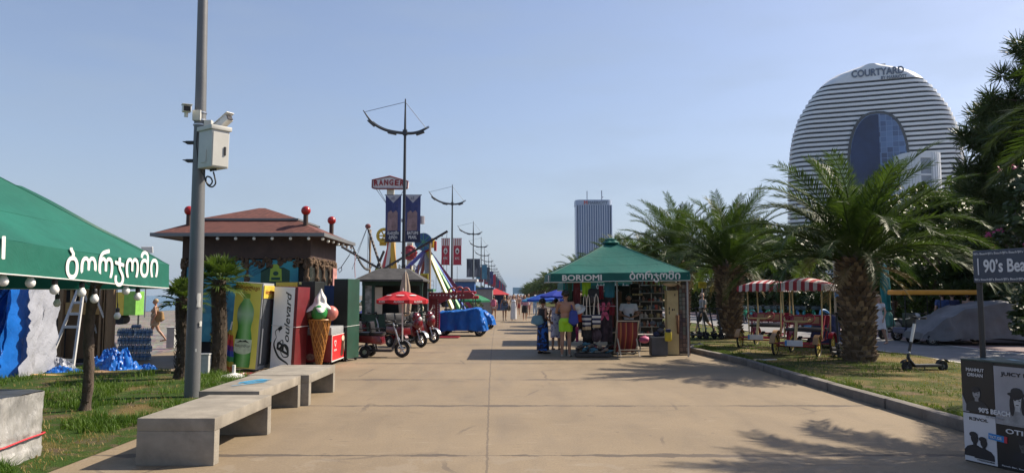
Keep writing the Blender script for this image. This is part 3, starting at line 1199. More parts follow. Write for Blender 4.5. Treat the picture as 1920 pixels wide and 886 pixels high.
for k, (x, y, s, v) in enumerate(spots):
 dup((oak, oak2, oak3)[v], (x, y, 0), k * 1.1, lab, 'trees in the park on the right', s)
shrub = broad('dense dark shrub filling the gap under the park trees', (18.9, 29, 0), 2.3, 1.7, 53, leaf_dark, 26, 120, .2, .05, 'shrub', 'shrubs along the cycle lane', 'shrub')
for k in range(40):
 y = 31.5 + k * 2.6
 dup(shrub, (19.0 + random.uniform(-.3, .5), y, 0), k * 1.7, None, None, random.uniform(.9, 1.25))
for k, (x, y) in enumerate(((18.5, 25.5), (20.5, 24.8), (21.5, 29.5), (23.5, 25.5), (25, 30), (23, 33.5))):
 dup(shrub, (x, y, 0), k * 2.1, None, None, random.uniform(1.1, 1.4))

for k in range(26):
 y = 105 + k * 13
 dup((oak, oak3, oak2)[k % 3], (10.5 + 2.5 * (k % 2), y, 0), k * 1.3, 'far dark tree merging with the receding palm row', 'trees in the park on the right', .85 + .2 * (k % 3) * .5)
# oleander with pink flowers on the right
q = W(1915, 380, 21.5)
ole = broad('tall dark oleander bush with scattered pink flowers above the beach sign', (q.x + .6, 21.5, 0), 5.6, 1.55, 61, leaf_dark, 44, 130, .2, .1, 'oleander', 'shrubs along the cycle lane', 'shrub')
fm = MB()
rg = random.Random(8)
for k in range(24):
 a = rg.uniform(2.6, 5.8)
 z = rg.uniform(2.2, 5.4)
 rr = 1.75 * rg.uniform(.75, 1)
 c = Vector((rr * math.cos(a), rr * math.sin(a), z))
 leaf_cloud(fm, c, Vector((.10, .10, .09)), 9, .11, rg)
ole.rotation_euler = (0, 0, 0)
fm.build('flowers', M_leaf('pink_flower', (.30, .03, .12), (.45, .07, .20), .3, .5, 3), ole, fixn=False)
# ------------------------------------------------------------------ left side: benches, pole, stall, kiosk
conc = M('bench_concrete', (.25, .225, .185), .85, .22, 3.0, .3, 45, dirt=.5)
conc2 = M('bench_concrete_worn', (.235, .21, .172), .85, .28, 2.2, .3, 45, dirt=.6)
dark_metal = M('dark_metal', (.03, .032, .036), .45, .2, 6, metal=.3)
black_pl = M('black_plastic', (.018, .018, .02), .45, .25, 8)
rubber = M('tyre_rubber', (.016, .016, .017), .8, .25, 10)
steel = M('bright_steel', (.45, .46, .47), .3, .1, 8, metal=.85)
white_pl = M('white_plastic', (.62, .62, .60), .45, .06, 5)
white_ink = M('white_lettering', (.66, .66, .64), .55, .04, 8)
grey_pole = M('pole_grey', (.135, .14, .145), .5, .12, 1.5, .1, 20, metal=.2)

def bench(x0, x1, y0, y1, label, mat, h=.455):
 t = thing('concrete_bench', label, 'bench', ((x0 + x1) / 2, (y0 + y1) / 2, 0), 0, 'concrete benches along the left edge')
 w, l = (x1 - x0) / 2, (y1 - y0) / 2
 MB().bx(-w, w, -l, l, h - .125, h).build('seat', mat, t, bevel=.008, smooth=30)
 MB().bx(-w, w, -l, -l + .13, 0, h - .125).build('leg', mat, t, bevel=.006, smooth=30)
 MB().bx(-w, w, l - .13, l, 0, h - .125).build('leg', mat, t, bevel=.006, smooth=30)
 return t
bench(-3.66, -2.90, 7.34, 9.05, 'nearest concrete bench with a plain dark front slab', conc)
b2 = bench(-3.92, -3.16, 9.38, 11.2, 'middle concrete bench with a blue paint smear on its seat', conc2)
bench(-3.98, -3.05, 11.25, 12.9, 'farthest concrete bench, next to the drink fridges', conc)
mb = MB()
rg = random.Random(3)
for k in range(9):
 x0, y0 = rg.uniform(-.22, -.05), rg.uniform(-.45, .1)
 l = rg.uniform(.15, .5)
 mb.add([(x0, y0, .4595), (x0 + .03, y0 - .005, .4595), (x0 + .10 + .03 * k, y0 + l, .4595), (x0 + .05 + .03 * k, y0 + l, .4595)], [(0, 1, 2, 3)])
mb.v = [(x, y, .4592 + .0006 * (i // 4)) for i, (x, y, z) in enumerate(mb.v)]
mb.build('paint_smear', M('blue_paint', (.05, .28, .48), .6, .2, 20), b2)

# grey pole with cameras and a cabinet
g = G(368, 742)
g.y = 11.95; g.x = -5.10
t = thing('camera_pole', 'tall grey steel pole with two white cameras and a pale control box', 'pole', (g.x, g.y, 0), 0)
MB().tube([(0, 0, 0), (0, 0, 2.2), (-.02, 0, 5), (-.075, 0, 9.4)], [.118, .112, .088, .065], 24).build('shaft', grey_pole, t, smooth=50)
MB().tube([(0, 0, 0), (0, 0, .03)], .2, 16).build('base_plate', grey_pole, t)
def PL(px, py, dy=0.0):
 v = W(px, py, g.y + dy)
 return v - Vector((g.x, g.y, 0))
cab = thing('x', '', '')
bpy.data.objects.remove(cab)
box_c = M('cabinet_paint', (.47, .47, .44), .5, .06, 3, dirt=.15)
c0 = PL(408, 285)
cw, ch = .40, .60
ct = MB().box((0, 0, 0), (cw, .30, ch)).build('cabinet', box_c, t, bevel=.01, smooth=30)
ct.location = (c0.x, -.16, c0.z)
ct.rotation_euler = (0, R(1), R(-38))
cl = MB().box((0, 0, ch / 2 + .035), (cw + .05, .36, .07)).build('cabinet_lid', box_c, ct, bevel=.012, smooth=30)
cdr = MB().box((cw / 2 + .004, 0, -.01), (.016, .27, ch - .06)).build('cabinet_door', box_c, ct, bevel=.004)
MB().box((cw / 2 + .02, .07, -.03), (.02, .03, .14)).build('door_handle', black_pl, ct, bevel=.004)
MB().box((-.02, -.155, -.12), (.15, .012, .2)).build('label_plate', box_c, ct, bevel=.003)
gl = MB()
for k in range(3):
 gl.tube([(-.06 + .07 * k, 0, -ch / 2 - .04), (-.06 + .07 * k, 0, -ch / 2)], .018, 8)
gl.build('cable_gland', black_pl, ct)
def camera_unit(c, rz, rx, L=.34):
 b = MB().box((0, 0, 0), (.13, L, .11)).build('camera', white_pl, t, bevel=.02, smooth=40)
 b.location = c
 b.rotation_euler = (rx, 0, rz)
 MB().box((0, -.03, .062), (.155, L + .05, .014)).build('hood', white_pl, b, bevel=.005)
 MB().box((0, -L / 2 - .004, -.005), (.10, .014, .08)).build('lens_window', M('lens_black', (.01, .008, .008), .15), b, bevel=.004)
 MB().tube([(0, .05, -.05), (0, .05, -.13)], .03, 10).build('mount', white_pl, b)
 return b
camera_unit(PL(355, 207, -.1) + Vector((0, -.10, 0)), R(28), R(8), .26)
camera_unit(PL(415, 234, 0) + Vector((0, .0, 0)), R(62), R(-28), .42)
MB().box(PL(374, 219) + Vector((0, -.10, 0)), (.13, .05, .17)).build('mounting_plate', box_c, t, bevel=.006)
MB().box(PL(392, 235) + Vector((0, -.02, 0)), (.12, .10, .15)).build('mounting_plate', box_c, t, bevel=.006)
for py in (213, 227, 236):
 q = PL(375, py)
 MB().tube([(q.x, 0, q.z), (q.x, 0, q.z + .022)], .108, 20).build('steel_band', steel, t, smooth=40)
for py in (268, 302):
 q = PL(358, py)
 m2 = MB().box((q.x + .02, -.02, q.z), (.16, .10, .045))
 m2.box((q.x - .08, -.02, q.z + .01), (.06, .10, .012))
 m2.build('flag_clamp', black_pl, t, bevel=.006)
def smooth2(c, k=5):
 c = [Vector(p) for p in c]
 out = []
 for i in range(len(c) - 1):
  p0, p1, p2, p3 = [c[max(0, min(len(c) - 1, j))] for j in (i - 1, i, i + 1, i + 2)]
  for q in range(k):
   t_ = q / k
   out.append(.5 * ((2 * p1) + (p2 - p0) * t_ + (2 * p0 - 5 * p1 + 4 * p2 - p3) * t_ * t_ + (3 * p1 - p0 - 3 * p2 + p3) * t_ ** 3))
 return out + [c[-1]]
cb = MB()
q0 = PL(400, 326, -.1)
pts = [PL(a, b_, -.12) for a, b_ in ((400, 322), (403, 334), (404, 344), (398, 350), (390, 347), (386, 338), (388, 331), (395, 333), (398, 341), (392, 347), (384, 335), (383, 318))]
cb.tube([Vector((p.x, pts[0].y, p.y)) for p in smooth2([(q_.x, q_.z) for q_ in pts])], .013, 6)
cb.build('cable_loop', black_pl, t, smooth=60)
MB().tube([PL(a, b_, -.11) for a, b_ in ((370, 245), (368, 270), (372, 305), (378, 322), (385, 335))], .006, 5).build('thin_cable', black_pl, t)
st = M('torn_paper', (.5, .5, .47), .8, .15, 10)
for a, b_, w_, h_ in ((377, 562, .07, .22), (379, 606, .05, .08), (372, 655, .03, .05)):
 q = PL(a, b_)
 mb = MB()
 th0 = math.asin(max(-.9, min(.9, (q.x - .02) / .113)))
 n = 5
 for j in range(4):
  for i in range(n + 1):
   th = th0 + (i / n - .5) * w_ / .113 * (1 - .25 * (j % 2))
   mb.v.append((.02 + .1155 * math.sin(th), -.1155 * math.cos(th), q.z + (j / 3 - .5) * h_))
 mb.f = [(j * (n + 1) + i, j * (n + 1) + i + 1, (j + 1) * (n + 1) + i + 1, (j + 1) * (n + 1) + i) for j in range(3) for i in range(n)]
 mb.build('sticker', st, t)

# ---- left stall canopy
green = M_cloth('canopy_green', (.012, .132, .094), .22, .18, 1.1, .6, .5, 3.2)
green_d = M_cloth('canopy_green_deep', (.008, .09, .065), .25, .08, 2, .55, .15, 5)
def canopy(name, label, x0, x1, y0, y1, zc, apex, vh, mat, group=None, cap=True, pole=True, sag=.05):
 """square market canopy: zc = valance bottom at (x0,y0),(x1,y0),(x1,y1),(x0,y1)"""
 cxy = ((x0 + x1) / 2, (y0 + y1) / 2)
 t = thing(name, label, 'canopy', (cxy[0], cxy[1], 0), 0, group)
 C = [Vector((x - cxy[0], y - cxy[1], z + vh)) for (x, y), z in zip(((x0, y0), (x1, y0), (x1, y1), (x0, y1)), zc)]
 A = Vector((0, 0, apex))
 top = MB()
 val = MB()
 trim = MB()
 n = 14
 for i in range(4):
  p, q = C[i], C[(i + 1) % 4]
  def fn(u, v, p=p, q=q):
   e = p.lerp(q, u) + Vector((0, 0, -sag * math.sin(math.pi * u)))
   w = e.lerp(A, v)
   w.z -= .07 * apex / 3 * math.sin(math.pi * v) * (1 - abs(2 * u - 1) ** 3 * .7)
   w.z += .012 * noise.noise(w * 1.7)
   return w
  top.grid(fn, n, 8)
  out = (q - p).cross(Vector((0, 0, 1))).normalized()
  def fv(u, v, p=p, q=q, out=out):
   e = p.lerp(q, u) + Vector((0, 0, -sag * math.sin(math.pi * u)))
   k = .012 * math.sin(u * 23) + .01 * noise.noise(Vector((u * 6, v * 2, i)))
   return e + Vector((0, 0, -vh * (1 - v) * (1 + .02 * math.sin(u * 9)))) + out * (.02 * (1 - v) + k * (1 - v))
  val.grid(fv, 26, 3)
  tp = [fv(k / 26, 0) for k in range(27)]
  trim.tube(tp, .008, 5, cap=False)
 tt = top.build('roof_fabric', mat, t, smooth=35, fixn=True)
 val.build('valance', mat, t, smooth=40)
 trim.build('white_piping', white_pl, t)
 sm = MB()
 for i in range(4):
  p, q = C[i], C[(i + 1) % 4]
  def fn2(u, v, p=p, q=q):
   w = (p.lerp(q, u) + Vector((0, 0, -sag * math.sin(math.pi * u)))).lerp(A, v)
   w.z -= .07 * apex / 3 * math.sin(math.pi * v) * (1 - abs(2 * u - 1) ** 3 * .7)
   w.z += .012 * noise.noise(w * 1.7)
   return w
  sm.tube([fn2(0, k / 12) for k in range(13)], .011, 5, cap=False)
  for hv in (.28, .56):
   sm.tube([fn2(k / 14, hv) for k in range(15)], .005, 4, cap=False)
 sm.build('seams', mat, t, smooth=60)
 fr = MB()
 for c in C:
  fr.tube([c + Vector((-.05 * (1 if c.x > 0 else -1), 0, -.10)), A + Vector((0, 0, -.22))], .02, 6)
 fr.build('ribs', M('canopy_frame', (.3, .3, .3), .4, .1, metal=.5), t)
 if pole:
  MB().tube([(0, 0, 0), (0, 0, apex - .03)], .035, 10).build('pole', MATS['canopy_frame'], t)
 if cap:
  m2 = MB()
  m2.lathe([(.25, -.085), (.26, -.05), (.20, .0), (.16, .02), (.17, .06), (.06, .085), (.03, .09)], (0, 0, apex), 16, wob=.10, lobes=5)
  m2.build('vent_cap', mat, t)
 return t, C
UX1, UY0, UY1 = -5.1, 5.75, 11.0
um, UC = canopy('market_canopy', 'large green canopy with white lettering cut off by the left edge of the picture', -10.35, UX1, UY0, UY1, (1.9, 1.93, 1.755, 1.75), 3.98, .345, green, cap=False, sag=.015)
def on_val(s, yc, h, width, zoff):
 k = (yc - UY0) / (UY1 - UY0)
 zb = lerp(1.93, 1.755, k)
 o = text(s, h, white_ink, um, (UX1 - um.location.x + .017, yc - um.location.y, zb + zoff), (R(90), R(0), R(90)), bold=.022, width=width)
 o.rotation_euler = (Matrix.Rotation(R(90), 3, 'Z') @ Matrix.Rotation(-math.atan2(1.755 - 1.93, UY1 - UY0) * -1, 3, 'Y') @ Matrix.Rotation(R(90), 3, 'X')).to_euler()
 return o
on_val('ბორჯომი', 9.53, .33, 2.2, .075)
on_val('BORJOMI', 6.60, .235, 1.62, .085)
# loose flap at the far hip
mb = MB()
a_, b_ = Vector((UX1 - .05, UY1 - .02, 2.13)) - um.location, Vector((UX1 - 1.45, UY1 - 1.35, 3.13)) - um.location
def ff(u, v):
 p = a_.lerp(b_, u)
 return p + Vector((.02, .10 * v + .05 * math.sin(u * 9) * v, -.035 - .02 * math.sin(math.pi * u) + .04 * v * math.sin(u * 3.1)))
mb.grid(ff, 12, 3)
mb.build('hip_flap', green_d, um, smooth=50)

# string of bulbs
bulb_w = M('bulb_white', (.72, .72, .70), .35, .04, 5)
def bulb(px, py, D, label):
 p = W(px, py, D)
 t = thing('light_bulb', label, 'light bulb', (p.x, p.y, p.z), 0, 'white bulbs hanging from the left canopy')
 MB().lathe([(.001, -.052), (.022, -.049), (.042, -.03), (.05, -.004), (.047, .018), (.034, .042), (.026, .058)], n=18).build('globe', bulb_w, t, smooth=60)
 MB().lathe([(.027, .058), (.03, .062), (.03, .115), (.022, .125), (.008, .13), (.006, .2)], n=12).build('socket', black_pl, t, smooth=40)
bl = 'white round bulb in a black socket hanging below the green canopy edge'
wire = []
for k, (px, py) in enumerate(((6, 527), (57, 530), (102, 543), (153, 548), (177, 560), (236, 545), (258, 556))):
 D = 5.17 * FPX / (960 - px)
 bulb(px, py, D, ['bulb cut by the left edge below the canopy', 'second bulb from the left edge, close under the piping', 'bulb in front of the silver tarpaulin, upper one of a pair', 'bulb left of the thin bare trunk', 'bulb just right of the thin bare trunk', 'bulb second from the right end of the canopy', 'bulb at the right end of the canopy'][k])
 wire.append(W(px, py - 26, D))
bulb(107, 568, 10.6, 'smaller bulb hanging low in front of the dark netting')
bulb(220, 592, 11.6, 'lowest bulb, hanging from a cord right of the bare trunk')
mb = MB()
mb.tube(sum([[a, a.lerp(b_, .5) + Vector((0, 0, -.03))] for a, b_ in zip(wire, wire[1:])], []) + [wire[-1]], .007, 5)
mb.tube([W(220, 580, 11.6), W(220, 535, 11.6), W(180, 520, 11.3)], .006, 5)
mb.tube([W(107, 556, 10.6), W(107, 530, 10.6)], .006, 5)
tag(mb.build('bulb_cable', black_pl), 'black cable of the bulb string along the left canopy edge', 'cable')

# ---- timber hut with tarpaulins behind the canopy
wood = M('hut_timber', (.22, .14, .075), .85, .3, 3, .4, 20, stretch=(1, 1, .25))
wood_y = M('hut_timber_pale', (.42, .26, .10), .8, .2, 3, .3, 20)
wood_b = M('hut_panel', (.12, .07, .035), .8, .25, 2, .3, 16)
hx = lambda px, D: W(px, 550, D).x
DH = 17.4
t = thing('beach_hut', 'half built timber hut with bare posts and a brown panel behind the left canopy', 'hut', (hx(150, DH), DH, 0))
X0 = hx(150, DH)
ps = MB
for px, w in ((118, .10), (208, .20), (172, .07), (192, .05), (200, .05), (-60, .12), (-160, .12)):
 MB().bx(hx(px, DH) - X0 - w / 2, hx(px, DH) - X0 + w / 2, -.06, .06, 0, 2.35).build('post', wood, t)
MB().bx(hx(124, DH) - X0, hx(203, DH) - X0, .07, .11, .18, 1.20).build('panel', wood_b, t)
MB().bx(hx(124, DH) - X0, hx(204, DH) - X0, -.01, .06, 1.20, 1.48).build('rail', wood_y, t)
MB().bx(hx(124, DH) - X0, hx(204, DH) - X0, -.02, .06, 1.78, 1.86).build('rail', wood_y, t)
for px in (133, 150, 163, 182, 196):
 MB().bx(hx(px, DH) - X0 - .025, hx(px, DH) - X0 + .025, .02, .07, 1.48, 2.3).build('slat', wood_y, t)
MB().bx(-6.5, hx(120, DH) - X0, .9, .95, 0, 2.3).build('netting', M('dark_netting', (.02, .02, .02), .9, .4, 20), t)
MB().bx(-6.5, hx(212, DH) - X0, -.1, 2.4, 2.36, 2.44).build('roof', wood, t)
MB().bx(hx(118, DH) - X0, hx(212, DH) - X0, 2.2, 2.26, 0, 2.3).build('back_wall', wood_b, t) if False else None
MB().bx(hx(112, DH) - X0, hx(140, DH) - X0, 1.2, 1.26, .1, 1.1).build('panel', wood_b, t)

tarp_b = M_cloth('tarp_blue', (.012, .13, .50), .18, .16, 2.5, .32, .55, 7)
tarp_bd = M_cloth('tarp_blue_deep', (.008, .055, .26), .15, .2, 2.5, .38, .6, 6)
tarp_s = M_cloth('tarp_silver', (.42, .44, .50), .25, .1, 2.5, .35, .7, 8)
def tri(t):
 return 2 * abs((t % 1) * 2 - 1) - 1
def curtain(name, label, pts_top, z1, z0, mat, D, folds, seed, flare=.3, skew=0.0):
 """hanging tarpaulin between two photo columns"""
 (pa, pb) = pts_top
 xa, xb = hx(pa, D), hx(pb, D)
 mb = MB()
 def f(u, v):
  z = lerp(z0, z1, v)
  s = 1 + flare * (1 - v) * .5
  x = lerp(xa, xb, .5 + (u - .5) * s)
  n0 = noise.noise(Vector((u * 2 + seed, v * 1.6, 0)))
  y = .15 * math.sin(6.283 * (u * folds + .25 * n0) + seed) * (.6 + .6 * (1 - v)) + .07 * tri(u * 5 + v * 1.3 + n0 * 1.5) * (.5 + .5 * (1 - v)) + .05 * tri(u * 9 - v * 3.1 + n0 * 3) + .02 * noise.noise(Vector((u * 30, v * 24, seed)))
  zz = z + .05 * noise.noise(Vector((u * 7, 0, seed))) * (1 - v)
  k = (D + skew * (u - .5)) / D
  return Vector(((x + .05 * noise.noise(Vector((u * 4, v * 5, 7 + seed)))) * k, D * k + y - .25 * (1 - v) ** 2, zz))
 mb.grid(f, 90, 70)
 o = mb.build(name, mat, None, smooth=28, fixn=False)
 return tag(o, label, 'tarpaulin')
curtain('tarpaulin', 'dark blue tarpaulin hanging at the left edge behind the canopy', (-70, 40), 2.1, .03, tarp_bd, 15.2, 2.2, 1, .1)
curtain('tarpaulin', 'bright blue tarpaulin strip hanging in folds beside the silver one', (26, 66), 2.1, .05, tarp_b, 14.85, 1.4, 4, .55, 1.1)
curtain('tarpaulin', 'silver grey tarpaulin hanging right of the blue one', (62, 103), 2.05, .06, tarp_s, 15.3, 1.3, 6, .5, 1.1)

def heap(name, label, cat, c, r, mat, seed, amp=.5, nu=110, nv=32, rz=0.0):
 """crumpled heap of sheet lying on the ground"""
 mb = MB()
 def f(u, v):
  a = 2 * math.pi * u
  q = 1 - v
  ca, sa = math.cos(a), math.sin(a)
  edge = 1 + amp * .6 * noise.noise(Vector((ca * 1.1, sa * 1.1, seed))) + .10 * noise.noise(Vector((ca * 4, sa * 4, seed)))
  x, y = ca * q * edge, sa * q * edge
  p = Vector((x * 1.5, y * 1.5, seed * 1.7))
  n1 = noise.noise(p)
  n2 = noise.noise(p * 2.3 + Vector((5, 1, seed)))
  h = (1 - q ** 2.0) * (.50 + amp * .8 * n1) + .22 * amp * (tri(p.x * .9 + p.y * .5 + n1 * 1.6) * .6 + tri(p.y * 1.1 - p.x * .6 + n2 * 1.4) * .6) * (1 - q ** 5) + .10 * amp * tri(p.x * 2.1 + n2 * 2.5) * (1 - q ** 8) + .05
  return Vector((x * r[0] + .03 * noise.noise(p * 4), y * r[1], max(.0, h) * r[2]))
 mb.grid(f, nu, nv)
 o = mb.build(name, mat, None, smooth=26)
 o.location = c
 o.rotation_euler = (0, 0, rz)
 return tag(o, label, cat)
g = G(200, 698); heap('tarpaulin', 'crumpled blue tarpaulin heaped at the foot of the stepladder', 'tarpaulin', (g.x - .1, g.y + .5, 0), (.62, .5, .62), tarp_b, 3, .8)
g = G(105, 702); heap('tarpaulin', 'low blue tarpaulin bundle below the silver one', 'tarpaulin', (g.x, g.y + .25, 0), (.42, .3, .22), tarp_b, 9, .6)
g = G(80, 700); heap('tarpaulin', 'crumpled silver sheet spilling onto the planks', 'tarpaulin', (g.x, g.y + .5, 0), (.45, .3, .32), tarp_s, 12, .7)
g = G(268, 693); heap('tarpaulin', 'small blue and silver plastic bundle on the grass below the water packs', 'tarpaulin', (g.x, g.y + .15, 0), (.25, .2, .15), tarp_b, 15, .7)
g = G(235, 692); heap('tarpaulin', 'flat end of blue plastic sheet lying left of the small bundle', 'tarpaulin', (g.x, g.y + .2, 0), (.3, .25, .10), tarp_b, 18, .7)
g = G(218, 668); heap('bag', 'black bag lying between the hut and the water packs', 'bag', (g.x, g.y + .2, 0), (.22, .2, .33), black_pl, 21, .4)
pl = MB()
g = G(90, 708)
tag(MB().box((g.x - .2, g.y, .05), (2.5, .16, .045), (0, R(1), R(-4))).build('plank', wood_y, None, bevel=.004), 'long pale plank lying on the grass at the left', 'plank')
g = G(175, 700)
tag(MB().box((g.x, g.y + .1, .04), (.9, .28, .03), (0, 0, R(-38))).build('plank', wood, None, bevel=.004), 'short board lying at an angle beside the blue heap', 'plank')
g = G(30, 701)
tag(MB().box((g.x, g.y, .07), (1.0, .12, .05), (0, 0, R(3))).build('plank', white_pl, None, bevel=.004), 'white batten lying below the dark blue tarpaulin', 'plank')
g = G(118, 672)
tag(MB().box((g.x + .2, g.y, .06), (.75, .3, .06), (0, 0, R(12))).build('board', white_pl, None, bevel=.01), 'white foam board lying under the stepladder', 'board')

# stepladder
D = 17.0
t = thing('stepladder', 'white metal stepladder standing open in front of the brown hut panel', 'ladder', (hx(150, D), D, 0))
xo = hx(150, D)
L = lambda px, z, dy=0: Vector((hx(px, D) - xo, dy, z))
alu = M('ladder_white', (.55, .55, .55), .4, .08, 5)
for px0, px1 in ((113, 143), (160, 152)):
 MB().bar(L(px0, .02, -.35), L(px1, 1.85, .1), .05).build('rail', alu, t)
for px0, px1 in ((172, 150), (203, 168)):
 MB().bar(L(px0, .02, .75), L(px1, 1.75, .14), .035).build('rear_leg', alu, t)
for q in (.1, .5, .66, .80):
 a, c = L(lerp(113, 143, q), lerp(.02, 1.85, q), lerp(-.35, .1, q)), L(lerp(160, 152, q), lerp(.02, 1.85, q), lerp(-.35, .1, q))
 MB().bar(a, c, .06).build('step', alu, t)
MB().box(L(148, 1.93, .1), (.14, .1, .12)).build('top_cap', M('ladder_orange', (.55, .1, .03), .5), t)

# packs of water bottles
def m_clear():
 m, nt, b = nt_of('water_bottle')
 b.inputs['Base Color'].default_value = (.55, .68, .82, 1)
 b.inputs['Roughness'].default_value = .12
 b.inputs['Transmission Weight'].default_value = .55
 b.inputs['IOR'].default_value = 1.2
 return m
mc = m_clear()
def bottle_pack(loc, rz, label):
 t = thing('bottle_pack', label, 'bottle pack', loc, rz, 'stacked packs of water bottles')
 m1, m2, m3 = MB(), MB(), MB()
 for i in range(4):
  for j in range(3):
   c = (-.145 + .097 * i, -.097 + .097 * j, 0)
   m1.lathe([(.03, 0), (.046, .012), (.046, .06), (.042, .068), (.046, .076), (.046, .12), (.034, .15), (.015, .175), (.015, .185)], c, 10)
   m2.lathe([(.017, .185), (.017, .2)], c, 8)
   m3.lathe([(.0475, .08), (.0475, .115)], c, 10)
 m1.build('bottles', mc, t, smooth=50)
 m2.build('caps', M('cap_blue', (.03, .12, .4), .5), t)
 m3.build('paper_bands', M('band_blue', (.08, .2, .42), .5, .2, 30), t)
 return t
g = G(251, 674)
pk = bottle_pack((g.x - .21, g.y, 0), 0, 'bottom left pack of water bottles in the stack by the hut')
names = ['bottom', 'second', 'third', 'top']
for lv in range(4):
 for s in (0, 1):
  if lv == 0 and s == 0: continue
  dup(pk, (g.x - .21 + .42 * s + random.uniform(-.02, .02), g.y + random.uniform(-.02, .03), lv * .202), random.uniform(-.05, .05), '%s %s pack of water bottles in the stack by the hut' % (names[lv], ('left', 'right')[s]))
dup(pk, (g.x + .02, g.y + .02, 4 * .202), .3, 'single pack of water bottles lying crosswise on top of the stack').scale = (.55, 1, .45)

# plastic wrapped crate at the lower left corner
def m_film():
 m, nt, b = nt_of('wrap_film')
 vec = obj_vec(nt)
 n = noise_n(nt, vec, 2.5, 6, .6, dist=1.5)
 nt.links.new(ramp(nt, n, [(.3, (.2, .2, .195)), (.6, (.36, .355, .34)), (.8, (.46, .46, .45))]), b.inputs['Base Color'])
 b.inputs['Roughness'].default_value = .28
 v2 = obj_vec(nt, (1, 1, .35))
 bump_n(nt, noise_n(nt, v2, 14, 5, .6, dist=1.5), .8, .03, b)
 return m
t = thing('wrapped_crate', 'crate wrapped in pale crinkled plastic with a red strap at the lower left corner', 'crate', (-5.70, 7.3, 0), R(3))
mb = MB()
def wr(u, v):
 a = 2 * math.pi * u
 c, s = math.cos(a), math.sin(a)
 k = 1 / max(abs(c) ** 1, abs(s) ** 1)
 k = min(k, 1.32)
 z = .68 * v
 x, y = c * k * .92, s * k * .40
 n = .035 * noise.noise(Vector((x * 4, y * 4, z * 2.2))) + .018 * noise.noise(Vector((x * 11, y * 11, z * 8)))
 w = 1 + n - .04 * max(0, .5 - abs(v - .28)) * (1 if .2 < v < .4 else .3)
 return Vector((x * w + .015 * math.sin(z * 9), y * w, z + .02 * noise.noise(Vector((x * 3, y * 3, 1)))))
mb.grid(wr, 140, 34)
mb.build('plastic_wrap', m_film(), t, smooth=60)
mb = MB()
mb.grid(lambda u, v: Vector((lerp(-.90, .90, u), lerp(-.38, .38, v), .675 + .02 * noise.noise(Vector((u * 6, v * 4, 3))))), 30, 14)
mb.build('top_sheet', M('dark_sheet', (.05, .05, .055), .35, .3, 3, .5, 12), t, smooth=60)
mb = MB()
pts = []
for k in range(61):
 a = 2 * math.pi * k / 60
 c, s = math.cos(a), math.sin(a)
 q = min(1 / max(abs(c), abs(s)), 1.32)
 pts.append((c * q * .945, s * q * .425, .22 + .03 * math.sin(a + 1)))
mb.tube(pts, .009, 6)
mb.build('strap', M('red_strap', (.5, .03, .04), .5), t)
# ------------------------------------------------------------------ kiosk with the red shingle roof
def m_shingle():
 m, nt, b = nt_of('red_shingles')
 vec = obj_vec(nt)
 mp = nd(nt, 'ShaderNodeMapping')
 mp.inputs['Scale'].default_value = (1, .0, 2.2)
 cmb = nd(nt, 'ShaderNodeSeparateXYZ')
 nt.links.new(vec, cmb.inputs[0])
 s = math_n(nt, 'ADD', cmb.outputs[0], cmb.outputs[1])
 cx = nd(nt, 'ShaderNodeCombineXYZ')
 nt.links.new(s, cx.inputs[0])
 nt.links.new(math_n(nt, 'MULTIPLY', cmb.outputs[2], 3.0), cx.inputs[1])
 br = nd(nt, 'ShaderNodeTexBrick')
 nt.links.new(cx.outputs[0], br.inputs['Vector'])
 br.inputs['Scale'].default_value = 3.4
 br.inputs['Color1'].default_value = (.17, .058, .044, 1)
 br.inputs['Color2'].default_value = (.105, .034, .028, 1)
 br.inputs['Mortar'].default_value = (.035, .012, .01, 1)
 br.inputs['Mortar Size'].default_value = .03
 br.inputs['Bias'].default_value = -.2
 n = noise_n(nt, vec, 9, 4)
 c = mixcol(nt, 1, br.outputs[0], ramp(nt, n, [(.3, .7), (.7, 1.15)]), 'MULTIPLY')
 nt.links.new(c, b.inputs['Base Color'])
 b.inputs['Roughness'].default_value = .9
 bump_n(nt, br.outputs['Fac'], -.5, .02, b)
 return m
shingle = m_shingle()
flash = M('roof_flashing', (.16, .165, .17), .5, .1, 4, metal=.3)
brown = M('kiosk_brown', (.055, .030, .022), .7, .25, 5, .2, 20)
bark_m = M('kiosk_bark', (.10, .062, .036), .9, .5, 14, .9, 22)
KX0, KX1, KY0, KY1 = -8.77, -4.62, 18.0, 21.5
kx, ky = (KX0 + KX1) / 2, (KY0 + KY1) / 2
K = thing('kiosk', 'brown kiosk with a red shingle hip roof and red ball finials', 'kiosk', (kx, ky, 0))
ze = W(443, 437, 18).z
hw, hd = (KX1 - KX0) / 2, (KY1 - KY0) / 2
def hip(mb, w0, d0, z0, w1, d1, z1):
 mb.add([(-w0, -d0, z0), (w0, -d0, z0), (w0, d0, z0), (-w0, d0, z0), (-w1, -d1, z1), (w1, -d1, z1), (w1, d1, z1), (-w1, d1, z1)],
           [(0, 1, 5, 4), (1, 2, 6, 5), (2, 3, 7, 6), (3, 0, 4, 7), (4, 5, 6, 7), (3, 2, 1, 0)])
mb = MB(); hip(mb, hw + .02, hd + .02, ze + .002, .95, .80, 3.66)
rf = mb.build('roof', shingle, K)
mb = MB(); hip(mb, 1.22, 1.02, 3.595, .08, .06, 3.97)
mb.build('upper_roof', shingle, rf)
mb = MB()
mb.bx(-1.27, 1.27, -1.07, 1.07, 3.545, 3.592)
mb.build('flashing', flash, rf)
mb = MB()
hwz, hdz = hw + .05, hd + .05
for x0, x1, y0, y1 in ((-hwz, hwz, -hdz, -hdz + .05), (-hwz, hwz, hdz - .05, hdz), (-hwz, -hwz + .05, -hdz + .05, hdz - .05), (hwz - .05, hwz, -hdz + .05, hdz - .05)):
 mb.bx(x0, x1, y0, y1, ze - .075, ze + .01)
